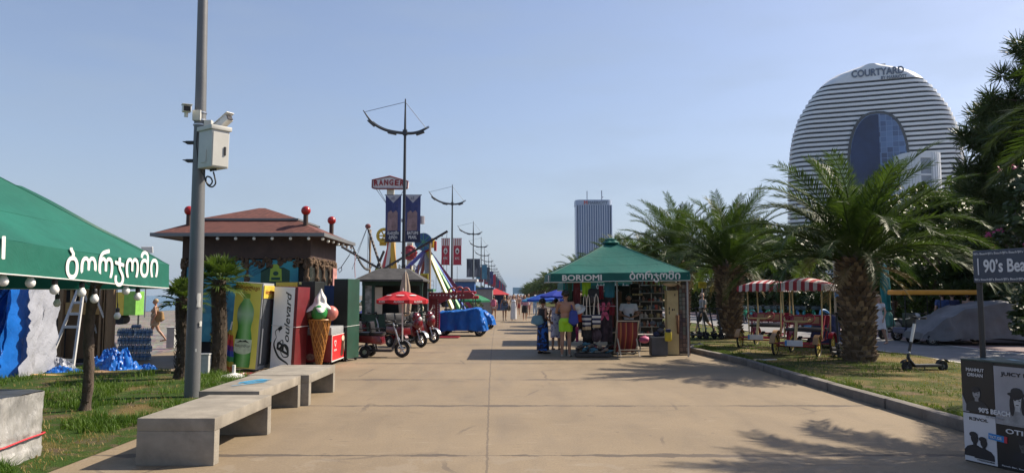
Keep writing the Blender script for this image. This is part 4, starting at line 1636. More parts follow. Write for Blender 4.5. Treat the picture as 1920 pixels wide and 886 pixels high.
mb.build('gutter', flash, rf)
MB().bx(-hw + .04, hw - .04, -hd + .04, hd - .04, ze - .06, ze - .03).build('soffit', brown, rf)
wx0, wx1, wy = -8.22 - kx, -5.02 - kx, hd - .42
MB().bx(wx0, wx1, -wy, wy, 2.56, ze - .061).build('fascia', brown, K)
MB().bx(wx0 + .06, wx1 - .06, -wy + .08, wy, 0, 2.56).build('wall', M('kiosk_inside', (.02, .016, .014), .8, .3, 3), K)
# carved bark frames
def bark_post(x, y, w=.12):
 m2 = MB()
 pts = [(x + .02 * math.sin(i * 1.9), y + .015 * math.cos(i * 2.3), 2.56 * i / 16) for i in range(17)]
 m2.tube(pts, [w * (.5 + .12 * math.sin(i * 2.6)) for i in range(17)], 8)
 for i in range(16):
  a = i * 2.4
  m2.ell((x + .05 * math.cos(a), y + .05 * math.sin(a), .1 + 2.4 * i / 16), (.05, .05, .07), 8, 6)
 return m2
for px in (343, 463, 574):
 x = W(px, 500, KY0 + .42).x - kx
 bark_post(x, -wy + .03).build('carved_post', bark_m, K, smooth=70)
for k in range(1, 5):
 bark_post(wx1 - .02, lerp(-wy, wy, k / 4) - .05, .12).build('carved_post', bark_m, K, smooth=70)
mb = MB()
rg = random.Random(4)
for k in range(150):
 u = rg.random()
 mb.ell((lerp(wx0, wx1, u), -wy - .0, 2.45 + rg.uniform(-.10, .12)), (rg.uniform(.03, .06), .05, rg.uniform(.03, .06)), 6, 5)
for k in range(70):
 mb.ell((wx1, lerp(-wy, wy, rg.random()), 2.47 + rg.uniform(-.10, .10)), (.05, rg.uniform(.03, .06), rg.uniform(.03, .06)), 6, 5)
mb.build('carved_frieze', bark_m, K, smooth=70)
# posters in the windows
def m_poster_blue():
 m, nt, b = nt_of('poster_blue')
 vec = obj_vec(nt)
 v = nd(nt, 'ShaderNodeTexVoronoi')
 v.inputs['Scale'].default_value = 3.2
 nt.links.new(vec, v.inputs['Vector'])
 dots = ramp(nt, v.outputs['Distance'], [(.30, 1), (.36, 0)])
 n = noise_n(nt, vec, .9, 3)
 base = ramp(nt, n, [(.3, (.01, .11, .19)), (.7, (.04, .30, .36))])
 nt.links.new(mixcol(nt, math_n(nt, 'MULTIPLY', dots, .25), base, (.12, .45, .5)), b.inputs['Base Color'])
 b.inputs['Roughness'].default_value = .3
 return m
pb = m_poster_blue()
yw = -wy + .03
def KP(px, py):
 v = W(px, py, KY0 + .42)
 return v.x - kx, v.z
for a_, c_ in (((351, 488), (458, 640)), ((467, 487), (556, 640))):
 (x0, z1), (x1, z0) = KP(*a_), KP(*c_)
 MB().bx(x0, x1, yw - .03, yw + .02, z0, z1).build('window_poster', pb, K)
x, z = KP(497, 506)
for s in (1, .8):
 pass
stm = MB()
def frame_rect(mb, x, y, z, w, h, th, rot):
 c, s = math.cos(rot), math.sin(rot)
 for (dx, dz, lw_, lh) in ((0, h / 2, w, th), (0, -h / 2, w, th), (w / 2, 0, th, h), (-w / 2, 0, th, h)):
  mb.box((x + dx * c - dz * s, y, z + dx * s + dz * c), (lw_, .004, lh), (0, -rot, 0))
x, z = KP(492, 503)
frame_rect(stm, x - .1, yw - .034, z, .48, .20, .018, R(28))
frame_rect(stm, x - .1, yw - .034, z, .42, .15, .008, R(28))
stm.box((x - .1, yw - .034, z + .01), (.36, .004, .03), (0, -R(28), 0))
stm.box((x - .1 + .02, yw - .034, z - .04), (.30, .004, .02), (0, -R(28), 0))
stm.build('stamp_print', M('stamp_ink', (.02, .12, .2), .5), K)
x, z = KP(516, 522)
gm = M('tea_green', (.01, .055, .03), .5, .2, 6)
ly = M('lime', (.30, .42, .04), .5, .1, 6)
m2 = MB(); m2.prism([(x - .36, z - .5), (x + .36, z - .5), (x + .36, z + .20), (x + .2, z + .28), (x - .2, z + .28), (x - .36, z + .20)], (Matrix.Translation((0, yw - .036, 0)), .006)); m2.build('carton_print', gm, K)
m2 = MB(); m2.prism([(x - .14, z - .06), (x + .17, z - .06), (x + .15, z + .24), (x + .10, z + .26), (x + .09, z + .36), (x - .06, z + .36), (x - .07, z + .26), (x - .12, z + .24)], (Matrix.Translation((0, yw - .042, 0)), .006)); m2.build('lime_print', ly, K)
m2 = MB(); m2.ell((x + .015, yw - .044, z + .13), (.07, .004, .055), 14, 8); m2.build('leaf_print', gm, K)
m2 = MB(); m2.box((x + .015, yw - .044, z + .0), (.22, .004, .07)); m2.build('band_print', gm, K)
# glass on the promenade side
for k in range(4):
 y0, y1 = lerp(-wy, wy, k / 4) + .06, lerp(-wy, wy, (k + 1) / 4) - .10
 MB().bx(wx1 - .07, wx1 - .03, y0, y1, .95, 2.35).build('window_glass', M('kiosk_glass', (.03, .035, .035), .08, .3, 3, spec=.8), K)
MB().bx(wx1 + .02, wx1 + .05, wy - .5, wy - .06, 1.55, 2.4).build('side_poster', M('side_poster', (.45, .22, .2), .5, .4, 9), K)
# finials
ball_red = M('finial_red', (.30, .012, .012), .28, .1, 4)
for x, y in ((-8.10, 18.45), (-5.17, 18.45), (-5.12, 20.9), (-8.1, 20.9)):
 f = MB().tube([(x - kx, y - ky, 3.1), (x - kx, y - ky, 3.66)], .062, 12).build('finial_post', brown, K, smooth=40)
 MB().ell((x - kx, y - ky, 3.76), .118, 20, 12).build('finial_ball', ball_red, f, smooth=60)
# eave bulbs
mb = MB()
for k in range(7):
 mb.ell((lerp(-.95, hw - .35, k / 6), -hd + .03, ze - .125), .042, 8, 6)
for k in range(7):
 mb.ell((hw - .04, lerp(-hd + .15, hd - .1, k / 6), ze - .125 - .02 * (k % 2)), .042, 8, 6)
mb.build('eave_bulbs', M('bulb_pale', (.8, .8, .74), .3), K, smooth=60)

# festoon cable from the kiosk eave to the amusement rides
mb = MB()
pA, pB = Vector((KX1, KY1 - .1, ze - .1)), W(700, 492, 46)
def sagp(t): return pA.lerp(pB, t) + Vector((0, 0, -.5 * math.sin(math.pi * t)))
mb.tube([sagp(i / 14) for i in range(15)], .022, 5)
for i in range(1, 24):
 mb.ell(sagp(i / 24) + Vector((0, 0, -.05)), .04, 6, 5)
tag(mb.build('festoon_cable', black_pl), 'dark festoon cable sloping from the kiosk eave down to the rides', 'cable')
mb = MB()
a_ = W(640, 505, 21.8)
mb.tube([W(641, 500, 21.8), W(634, 504, 21.8), W(636, 511, 21.8), W(641, 506, 21.8), W(640, 500, 21.8), W(655, 478, 21.6)], .012, 5)
mb.tube([W(655, 478, 21.6), Vector((KX1, KY1 - .1, ze - .1))], .008, 4)
tag(mb.build('cable_coil', black_pl), 'small loop of black cable dangling right of the kiosk', 'cable')
mb = MB()
mb.tube([W(666, 476, 23.4), W(665, 500, 23.4), W(666, 520, 23.4)], .012, 5)
tag(mb.build('hanging_ribbon', M('ribbon', (.4, .2, .2), .7)), 'thin faded ribbon hanging from the festoon cable', 'ribbon')

# ------------------------------------------------------------------ drink fridges and the ice cream corner
def m_yellow():
 m, nt, b = nt_of('poster_yellow')
 vec = obj_vec(nt)
 n = noise_n(nt, vec, 1.2, 3)
 nt.links.new(ramp(nt, n, [(.3, (.66, .58, .07)), (.7, (.85, .76, .16))]), b.inputs['Base Color'])
 b.inputs['Roughness'].default_value = .45
 return m
py_m = m_yellow()
red_ink = M('red_lettering', (.30, .03, .015), .5)
grey_m = M('fridge_grey', (.30, .31, .32), .45, .08, 3, dirt=.1)
g = G(455, 697)
F = thing('drinks_fridge', 'leaning yellow fridge printed with a big green bottle', 'fridge', (g.x, g.y + .33, 0), R(-4))
F.rotation_euler = (R(0), R(3.4), R(-4))
fw, fd, fh = .62, .60, 1.93
MB().bx(-fw / 2, fw / 2, -fd / 2, fd / 2, .06, fh).build('body', grey_m, F, bevel=.012, smooth=30)
yy = -fd / 2 - .012
MB().bx(-fw / 2 + .01, fw / 2 - .03, yy, -fd / 2 - .001, .08, fh - .02).build('poster', py_m, F)
def bottle_outline(s=1.0):
 prof = [(.0, .17), (.08, .185), (.34, .19), (.42, .195), (.60, .185), (.72, .165), (.82, .145), (.92, .15), (1.02, .175), (1.16, .185), (1.26, .175), (1.36, .13), (1.44, .078), (1.48, .062)]
 return [(r * s, z) for z, r in prof] + [(-r * s, z) for z, r in reversed(prof)]
def m_bottle():
 m, nt, b = nt_of('bottle_print')
 vec = obj_vec(nt)
 sp = nd(nt, 'ShaderNodeSeparateXYZ')
 nt.links.new(vec, sp.inputs[0])
 n = noise_n(nt, vec, 2.2, 4)
 ax = math_n(nt, 'ABSOLUTE', math_n(nt, 'ADD', sp.outputs[0], math_n(nt, 'MULTIPLY', math_n(nt, 'SUBTRACT', n, .5), .12)))
 c = ramp(nt, math_n(nt, 'MULTIPLY', ax, 5.0), [(.05, (.32, .62, .26)), (.5, (.12, .42, .08)), (.95, (.012, .10, .02))])
 z = math_n(nt, 'MULTIPLY', sp.outputs[2], .55)
 up = ramp(nt, z, [(.55, 0), (.68, .7), (.80, .1)])
 c = mixcol(nt, up, c, (.45, .62, .46))
 nt.links.new(c, b.inputs['Base Color'])
 b.inputs['Roughness'].default_value = .4
 return m
bx0 = -.03
m2 = MB(); m2.prism([(x + bx0, z + .10) for x, z in bottle_outline()], (Matrix.Translation((0, yy - .004, 0)), .004)); m2.build('bottle_print', m_bottle(), F)
MB().bx(bx0 - .075, bx0 + .075, yy - .006, yy, 1.585, 1.68).build('cap_print', M('cap_print', (.25, .40, .05), .4), F)
m2 = MB(); m2.box((bx0, yy - .005, .57), (.375, .006, .26)); m2.ell((bx0, yy - .005, .46), (.19, .003, .08), 18, 8); m2.build('label_print', M('label_print', (.62, .72, .54), .5, .2, 9), F)
text('ნაბეღლავი', .05, M('label_ink', (.03, .05, .03)), F, (bx0, yy - .0095, .54), width=.33, bold=.0, ext=.001)
m2 = MB(); m2.prism([(-.15 + bx0, .62), (-.06 + bx0, .68), (-.02 + bx0, .66), (.05 + bx0, .69), (.15 + bx0, .62), (.05 + bx0, .645), (-.05 + bx0, .64)], (Matrix.Translation((0, yy - .0095, 0)), .002)); m2.build('hill_print', M('label_ink', None), F)
text('ნაბეღლავი', .085, red_ink, F, (-.025, yy - .002, 1.775), width=.52, bold=.015)
text('ჯომი...', .055, M('label_ink', None), F, (-.12, yy - .002, 1.68), width=.26, shear=.3)
# door side
MB().bx(fw / 2, fw / 2 + .02, -fd / 2 + .03, fd / 2, .14, 1.58).build('door', M('fridge_door', (.09, .10, .11), .2, .15, 2), F, bevel=.004)
MB().bx(fw / 2, fw / 2 + .022, -fd / 2 + .02, fd / 2 - .02, 1.60, 1.88).build('header', M('header_yellow', (.62, .47, .06), .5), F, bevel=.004)
o = text('ნაბეღლავი', .08, red_ink, F, (fw / 2 + .025, .02, 1.70), (R(90), 0, R(90)), width=.45)
MB().tube([(fw / 2 + .04, -fd / 2 + .06, .20), (fw / 2 + .04, -fd / 2 + .06, .95)], .014, 8).build('handle', white_pl, F)

g = G(548, 688)
F2 = thing('drinks_fridge', 'white and dark red fridge with slanting black script on its side', 'fridge', (W(548, 690, 16.6).x - .13, 16.75, 0))
F2.rotation_euler = (0, R(2.2), R(-10))
MB().bx(-.29, .27, -.30, .30, .0, 1.84).build('body', M('fridge_red', (.13, .012, .016), .4, .15, 3, dirt=.2), F2, bevel=.01, smooth=30)
MB().bx(-.285, .20, -.312, -.301, .01, 1.83).build('white_panel', M('panel_white', (.82, .82, .82), .35, .03, 3), F2)
ink = M('black_script', (.015, .018, .02), .5)
text('oulevard', .135, ink, F2, (.125, -.316, .60), (R(90), R(-90), 0), align='LEFT', width=1.10, shear=.32, bold=.012)
def stroke(mb, pts, ws, y):
 vs = []
 n = len(pts)
 for i in range(n):
  a = Vector(pts[max(0, i - 1)]); c = Vector(pts[min(n - 1, i + 1)])
  d = (c - a).normalized()
  nrm = Vector((-d.y, d.x))
  p = Vector(pts[i])
  for s in (-1, 1):
   vs.append((p.x + nrm.x * s * ws[i], y, p.y + nrm.y * s * ws[i]))
 mb.add(vs, [(2 * i, 2 * i + 1, 2 * i + 3, 2 * i + 2) for i in range(n - 1)])
def smoothpts(ctrl, k=8):
 out = []
 n = len(ctrl)
 for i in range(n - 1):
  p0, p1, p2, p3 = [Vector(ctrl[max(0, min(n - 1, j))]) for j in (i - 1, i, i + 1, i + 2)]
  for q in range(k):
   t = q / k
   out.append(.5 * ((2 * p1) + (p2 - p0) * t + (2 * p0 - 5 * p1 + 4 * p2 - p3) * t * t + (3 * p1 - p0 - 3 * p2 + p3) * t ** 3))
 out.append(Vector(ctrl[-1]))
 return out
# script capital: strokes written up the panel (x = across, z = up)
def sw(ctrl, w0, w1, y=-.316):
 p = smoothpts(ctrl)
 n = len(p)
 ws = [w0 + (w1 - w0) * math.sin(math.pi * i / (n - 1)) for i in range(n)]
 m2 = MB()
 stroke(m2, p, ws, y)
 return m2
text('B', .30, ink, F2, (.135, -.316, .30), (R(90), R(-90), 0), align='LEFT', width=.30, shear=.45, bold=.02)
m2 = sw([(-.17, .72), (-.22, .55), (-.10, .30), (.10, .17), (.16, .10)], .004, .022)
m2.build('script_capital', ink, F2)
sw([(-.12, .60), (-.02, .66), (-.02, .52), (-.10, .45), (.0, .56), (.08, .48), (.13, .33), (.02, .30), (-.06, .42)], .005, .018, -.3175).build('script_capital', ink, F2)
sw([(-.17, .72), (-.20, .84), (-.14, .90), (-.10, .83)], .004, .008, -.319).build('script_flourish', ink, F2)
m2 = MB(); m2.prism([(-.10, .86), (-.04, .92), (-.07, .98), (-.15, .92)], (Matrix.Translation((0, -.318, 0)), .002)); m2.build('script_flourish', ink, F2)
MB().tube([(-.30, -.33, .98), (.29, -.33, .96), (.30, .3, .97)], .006, 5).build('rope', white_pl, F2)

g = G(548, 682)
F3 = thing('drinks_fridge', 'yellow topped fridge standing behind the white script fridge', 'fridge', (W(548, 550, 17.8).x, 17.75, 0), R(-4))
MB().bx(-.28, .28, -.28, .28, 0, 1.96).build('body', M('fridge_dark', (.06, .065, .03), .5, .2, 3), F3, bevel=.01)
MB().bx(-.275, .24, -.29, -.281, 1.70, 1.95).build('header', M('header_yellow', None), F3)
text('ნაბეღლავი', .08, red_ink, F3, (-.01, -.2925, 1.80), width=.45)
g = G(577, 680)
F4 = thing('drinks_fridge', 'narrow black fridge seen edge on, left of the ice cream cone', 'fridge', (W(578, 550, 17.3).x, 17.7, 0), R(-8))
MB().bx(-.17, .17, -.28, .28, 0, 1.97).build('body', M('fridge_black', (.016, .018, .018), .4, .2, 3), F4, bevel=.01)
MB().bx(-.172, -.14, -.29, -.281, .1, 1.9).build('door_edge', dark_metal, F4)
F5 = thing('locker', 'dark green metal locker on castors right of the ice cream freezer', 'locker', (W(648, 550, 18.8).x, 18.95, 0), R(-17))
MB().bx(-.20, .20, -.30, .30, .07, 2.06).build('body', M('locker_green', (.010, .05, .032), .5, .25, 3, dirt=.3), F5, bevel=.01)
MB().bx(-.19, .185, -.312, -.301, .10, 2.03).build('door', M('locker_black', (.012, .013, .013), .5, .2, 3), F5)
m2 = MB()
for x in (-.15, .15):
 for y in (-.24, .24):
  m2.tube([(x - .02, y, .045), (x + .02, y, .045)], .045, 10)
m2.build('castors', rubber, F5)
MB().tube([(-.2, -.33, .85), (.2, -.33, .87), (.21, .3, .89)], .006, 5).build('rope', white_pl, F5)
F6 = thing('locker', 'blue metal locker behind the ice cream cone', 'locker', (W(624, 550, 19.6).x, 19.8, 0), R(-8))
MB().bx(-.26, .26, -.25, .25, 0, 1.9).build('body', M('locker_blue', (.012, .045, .16), .45, .2, 3), F6, bevel=.01)
MB().bx(-.24, .24, -.262, -.251, .1, 1.85).build('door', M('locker_blue_door', (.016, .06, .2), .4, .2, 3), F6)

# chest freezer
fx = W(621, 650, 17.35).x
FZ = thing('ice_cream_freezer', 'red chest freezer with ice cream pictures and a grey lid', 'freezer', (fx - .36, 18.15, 0), R(0))
red_f = M('freezer_red', (.62, .02, .025), .35, .08, 3)
red_shaded = M('freezer_red_shaded', (.17, .01, .014), .4, .1, 3)  # shade of the front put into the colour, darker copy of the side red
MB().bx(-.36, .36, -.80, .80, .10, .72).build('body', red_shaded, FZ, bevel=.02, smooth=30)
MB().bx(-.36, .36, -.80, .80, .722, .90).build('lid', grey_m, FZ, bevel=.02, smooth=30)
MB().bx(.361, .372, -.78, .78, .12, .71).build('side_panel', red_f, FZ)
m2 = MB()
for z0, z1, y0, y1 in ((.10, .125, -.8, .8), (.70, .72, -.8, .8), (.125, .70, -.80, -.775), (.125, .70, .775, .80)):
 m2.bx(.365, .379, y0, y1, z0, z1)
m2.build('side_frame', white_pl, FZ)
def heart(cx, cz, s):
 return [(cx + s * .62 * (16 * math.sin(t) ** 3) / 16, cz + s * .62 * (13 * math.cos(t) - 5 * math.cos(2 * t) - 2 * math.cos(3 * t) - math.cos(4 * t)) / 16) for t in [2 * math.pi * k / 26 for k in range(26)]]
RZ = Matrix.Translation((.381, 0, 0)) @ Matrix.Rotation(R(90), 4, 'Z')
m2 = MB(); m2.prism(heart(-.48, .52, .15), (RZ, .003)); m2.build('heart_mark', white_ink, FZ)
m2 = MB(); m2.prism(heart(-.48, .525, .085), (Matrix.Translation((.004, 0, 0)) @ RZ, .003)); m2.build('heart_mark', red_f, FZ)
text('ALGIDA', .045, white_ink, FZ, (.381, -.48, .34), (R(90), 0, R(90)), width=.26, bold=.02)
m2 = MB(); m2.prism([(.08, .20), (.20, .56), (.40, .60), (.34, .20), (.24, .16)], (RZ, .003)); m2.build('ice_cream_picture', M('choc_print', (.06, .025, .015), .4), FZ)
m2 = MB(); m2.ell((.384, .30, .60), (.004, .15, .07), 12, 6); m2.ell((.384, .50, .42), (.004, .10, .20), 12, 6); m2.build('cream_picture', M('cream_print', (.6, .48, .36), .5, .3, 12), FZ)
m2 = MB(); m2.ell((.386, .52, .40), (.004, .06, .14), 10, 6); m2.build('berry_picture', M('berry_print', (.4, .02, .05), .4), FZ)
m2 = MB(); m2.prism(heart(-.02, .52, .11), (Matrix.Translation((0, -.804, 0)), .003)); m2.build('heart_mark', M('mark_shaded', (.42, .05, .05), .5), FZ)  # logo on the front, dulled in colour to match its painted shade
text('ALGIDA', .035, M('mark_shaded', None), FZ, (-.02, -.805, .38), width=.17)
m2 = MB(); m2.ell((-.12, -.803, .22), (.10, .004, .08), 10, 6); m2.ell((.06, -.803, .24), (.08, .004, .06), 10, 6); m2.build('dessert_picture', M('choc_print2', (.22, .12, .09), .5, .5, 20), FZ)
m2 = MB()
for x in (-.28, .28):
 for y in (-.7, .7):
  m2.tube([(x - .02, y, .05), (x + .02, y, .05)], .05, 12)
m2.build('castors', rubber, FZ)

# ice cream cone figure
g = G(611, 684)
CN = thing('ice_cream_cone', 'giant model ice cream cone with white swirl, green, pink and brown scoops', 'ice cream sculpture', (g.x, 17.05, 0), 0)
def m_waffle():
 m, nt, b = nt_of('waffle')
 vec = obj_vec(nt)
 n = noise_n(nt, vec, 6, 4)
 nt.links.new(ramp(nt, n, [(.3, (.34, .135, .025)), (.7, (.50, .23, .05))]), b.inputs['Base Color'])
 b.inputs['Roughness'].default_value = .45
 return m
wf = m_waffle()
rotc = Euler((0, R(2), 0)).to_matrix()
ctip, ctop = .06, 1.10
cr_ = lambda z: lerp(.05, .245, (z - ctip) / (ctop - ctip))
MB().lathe([(.0, .02), (.05, ctip), (.15, lerp(ctip, ctop, .52)), (.245, ctop), (.2, ctop + .02)], n=28).build('cone', M('waffle_dark', (.25, .095, .02), .5, .2, 8), CN, smooth=40)
m2 = MB()
for s in (-1, 1):
 for k in range(11):
  a0 = 2 * math.pi * k / 11
  pts = []
  for i in range(15):
   q = i / 14
   z = lerp(ctip + .02, ctop - .01, q)
   a = a0 + s * 2.1 * math.log((cr_(z) + .02) / .07)
   r_ = cr_(z) + .006
   pts.append((r_ * math.cos(a), r_ * math.sin(a), z))
  m2.tube(pts, .0125, 5)
m2.tube([((.25) * math.cos(a), .25 * math.sin(a), ctop - .01) for a in [2 * math.pi * k / 24 for k in range(25)]], .02, 6)
m2.build('waffle_ribs', wf, CN, smooth=50)
def scoop(c, r, mat, seed, name='scoop'):
 m3 = MB()
 m3.ell(c, r, 26, 18)
 v = []
 for p in m3.v:
  d = Vector(p) - Vector(c)
  k = 1 + .07 * noise.noise(d * 7 + Vector((seed, 0, 0))) + (.10 * abs(noise.noise(Vector((math.atan2(d.y, d.x) * 2.2, seed, 0)))) if d.z < -.3 * r else 0)
  v.append(tuple(Vector(c) + d * k))
 m3.v = v
 m3.build(name, mat, CN, smooth=60)
scoop((.02, -.12, 1.25), .185, M('mint_green', (.02, .22, .045), .35, .1, 6), 1)
scoop((.24, .04, 1.24), .165, M('strawberry_pink', (.50, .16, .13), .4, .1, 6), 4)
scoop((-.20, -.02, 1.24), .165, M('chocolate_brown', (.10, .045, .025), .4, .6, 6), 7)
m2 = MB()
nring = 40
def swirl(u, v):
 a = 2 * math.pi * u
 lob = .5 + .5 * math.cos(5 * a + v * 5.5)
 r_ = lerp(.31, .012, v ** .8) * (.72 + .34 * lob) * (1 + .12 * math.sin(v * 12.5))
 return Vector((.0 + .02 * v + r_ * math.cos(a), r_ * math.sin(a), 1.33 + .47 * v - .07 * (1 - v) * lob))
m2.grid(swirl, 60, 30)
m2.build('swirl', M('cream_white', (.70, .68, .63), .4, .04, 4), CN, smooth=60)
MB().box((0, 0, .015), (.36, .36, .03)).build('base', dark_metal, CN)

# small things by the fridges
g = G(416, 697)
U = thing('folded_parasol', 'folded rainbow striped parasol leaning beside the yellow fridge', 'parasol', (g.x, g.y, 0))
def m_rainbow():
 m, nt, b = nt_of('rainbow_cloth')
 sp = nd(nt, 'ShaderNodeSeparateXYZ')
 nt.links.new(obj_vec(nt), sp.inputs[0])
 t = math_n(nt, 'FRACT', math_n(nt, 'ADD', math_n(nt, 'MULTIPLY', sp.outputs[2], 1.5), math_n(nt, 'MULTIPLY', sp.outputs[0], .8)))
 c = ramp(nt, t, [(.0, (.35, .015, .02)), (.18, (.35, .06, .01)), (.34, (.30, .25, .02)), (.5, (.02, .18, .05)), (.66, (.015, .04, .25)), (.84, (.09, .01, .14))])
 nt.nodes[c.node.name].color_ramp.interpolation = 'CONSTANT'
 nt.links.new(c, b.inputs['Base Color'])
 b.inputs['Roughness'].default_value = .7
 return m
MB().lathe([(.02, -.02), (.21, .02), (.20, .1), (.14, .42), (.07, .80), (.02, .92)], n=40, wob=.16, lobes=8, rot=Euler((0, R(10), 0)).to_matrix()).build('cloth', m_rainbow(), U, smooth=50)
MB().tube([(-.02, 0, -.0), (.19, 0, 1.08)], .014, 8).build('pole', white_pl, U)
g = G(438, 708)
U = thing('parasol_stand', 'white round plastic parasol base on the grass edge', 'parasol stand', (g.x, g.y, 0))
MB().lathe([(.26, 0), (.27, .03), (.22, .06), (.10, .085), (.05, .10)], n=28).build('foot', white_pl, U, smooth=40)
MB().tube([(0, 0, .09), (0, 0, .26)], .034, 14).build('socket', white_pl, U, smooth=40)
g = G(468, 706)
tag(MB().lathe([(.05, 0), (.19, .02), (.21, .07), (.20, .075), (.17, .035), (.0, .03)], (g.x, g.y, 0), 24).build('basin', M('basin_red', (.30, .03, .045), .4), None, smooth=40), 'shallow red basin lying at the foot of the yellow fridge', 'basin')
g = G(503, 697)
heap('sack', 'small tan sack lying beside the bench and the fridge door', 'sack', (g.x, g.y + .1, 0), (.3, .2, .10), M('sack_tan', (.22, .16, .11), .9), 31, .4)
for k, (px, pyb, w_, h_, lab) in enumerate(((372, 704, .30, .42, 'white crate behind the camera pole'), (316, 652, .24, .62, 'white box standing on the beach left of the small fan palm'))):
 g = G(px, pyb)
 t = thing('crate', lab, 'crate', (g.x, g.y + .2, 0), R(8))
 MB().box((0, 0, h_ / 2), (w_, .3, h_)).build('body', M('crate_white', (.42, .43, .42), .6, .15, 4), t, bevel=.02)
 MB().box((0, 0, h_ + .012), (w_ + .03, .33, .024)).build('rim', M('crate_white', None), t, bevel=.006)
g = G(395, 690)
t = thing('crate', 'yellow drinks crate in the shade between the fan palms', 'crate', (g.x, g.y + .9, 0), 0)
MB().box((0, 0, .35), (.6, .4, .7)).build('body', M('crate_yellow', (.30, .24, .04), .6, .2, 4), t, bevel=.02)
MB().box((0, 0, .72), (.64, .44, .04)).build('rim', M('crate_yellow', None), t, bevel=.006)

# ------------------------------------------------------------------ things on the beach
g = G(240, 592)
t = thing('beach_trailer', 'yellow and green box trailer parked far off on the pebble beach', 'trailer', (W(240, 560, 44).x, 44, beach_z(W(240, 560, 44).x, 44)), 0)
MB().bx(-.75, .02, -.5, .5, .55, 1.9).build('yellow_half', M('trailer_yellow', (.55, .42, .05), .5), t, bevel=.02)
MB().bx(.022, .72, -.5, .5, .55, 1.95).build('green_half', M('trailer_green', (.16, .38, .06), .5), t, bevel=.02)
MB().tube([(-.3, -.4, .3), (-.3, .4, .3)], .28, 14).build('wheel', rubber, t)
for x in (-.7, .66):
 MB().bx(x - .03, x + .03, -.05, .05, 0, .55).build('leg', dark_metal, t)
q = W(276, 468, 58)
t = thing('floodlight_mast', 'thin mast with a pale lamp panel rising beyond the beach', 'mast', (q.x, 58, 0))
MB().tube([(0, 0, -1), (0, 0, q.z)], .05, 6).build('mast', grey_pole, t)
MB().box((0, 0, q.z), (.9, .1, .5), (R(10), 0, 0)).build('lamp_panel', white_pl, t, bevel=.03)
# ------------------------------------------------------------------ electric trikes
red_p = M('trike_red', (.11, .006, .010), .22, .15, 4, spec=.7)
vinyl = M('black_vinyl', (.018, .018, .02), .35, .25, 10, .1, 30)
grey_pl = M('grey_plastic', (.07, .072, .078), .45, .15, 8)
RX = Matrix.Rotation(R(90), 3, 'X')
RY = Matrix.Rotation(R(90), 3, 'Y')

def wheel(parent, c, r, tw=.05, spokes=5, axis='Y', rim=None, name='wheel', hub=.03):
 """tyre with a child rim; axis = the axle direction in the thing's space"""
 rot = RX if axis == 'Y' else RY
 ty = MB().torus((0, 0, 0), r - tw, tw, rot, 24, 8).build('tyre' if name == 'wheel' else name, rubber, parent, smooth=60)
 ty.name = name
 ty.location = c
 m2 = MB()
 m2.torus((0, 0, 0), r - tw * 1.9, tw * .32, rot, 24, 6)
 for k in range(spokes):
  a = 2 * math.pi * k / spokes + .3
  d = rot @ Vector((math.cos(a), math.sin(a), 0))
  m2.tube([d * hub, d * (r - tw * 1.8)], [tw * .42, tw * .26], 6)
 ax = rot @ Vector((0, 0, 1))
 m2.tube([ax * -tw, ax * tw], hub + .01, 12)
 m2.build('rim', rim or steel, ty, smooth=50)
 return ty

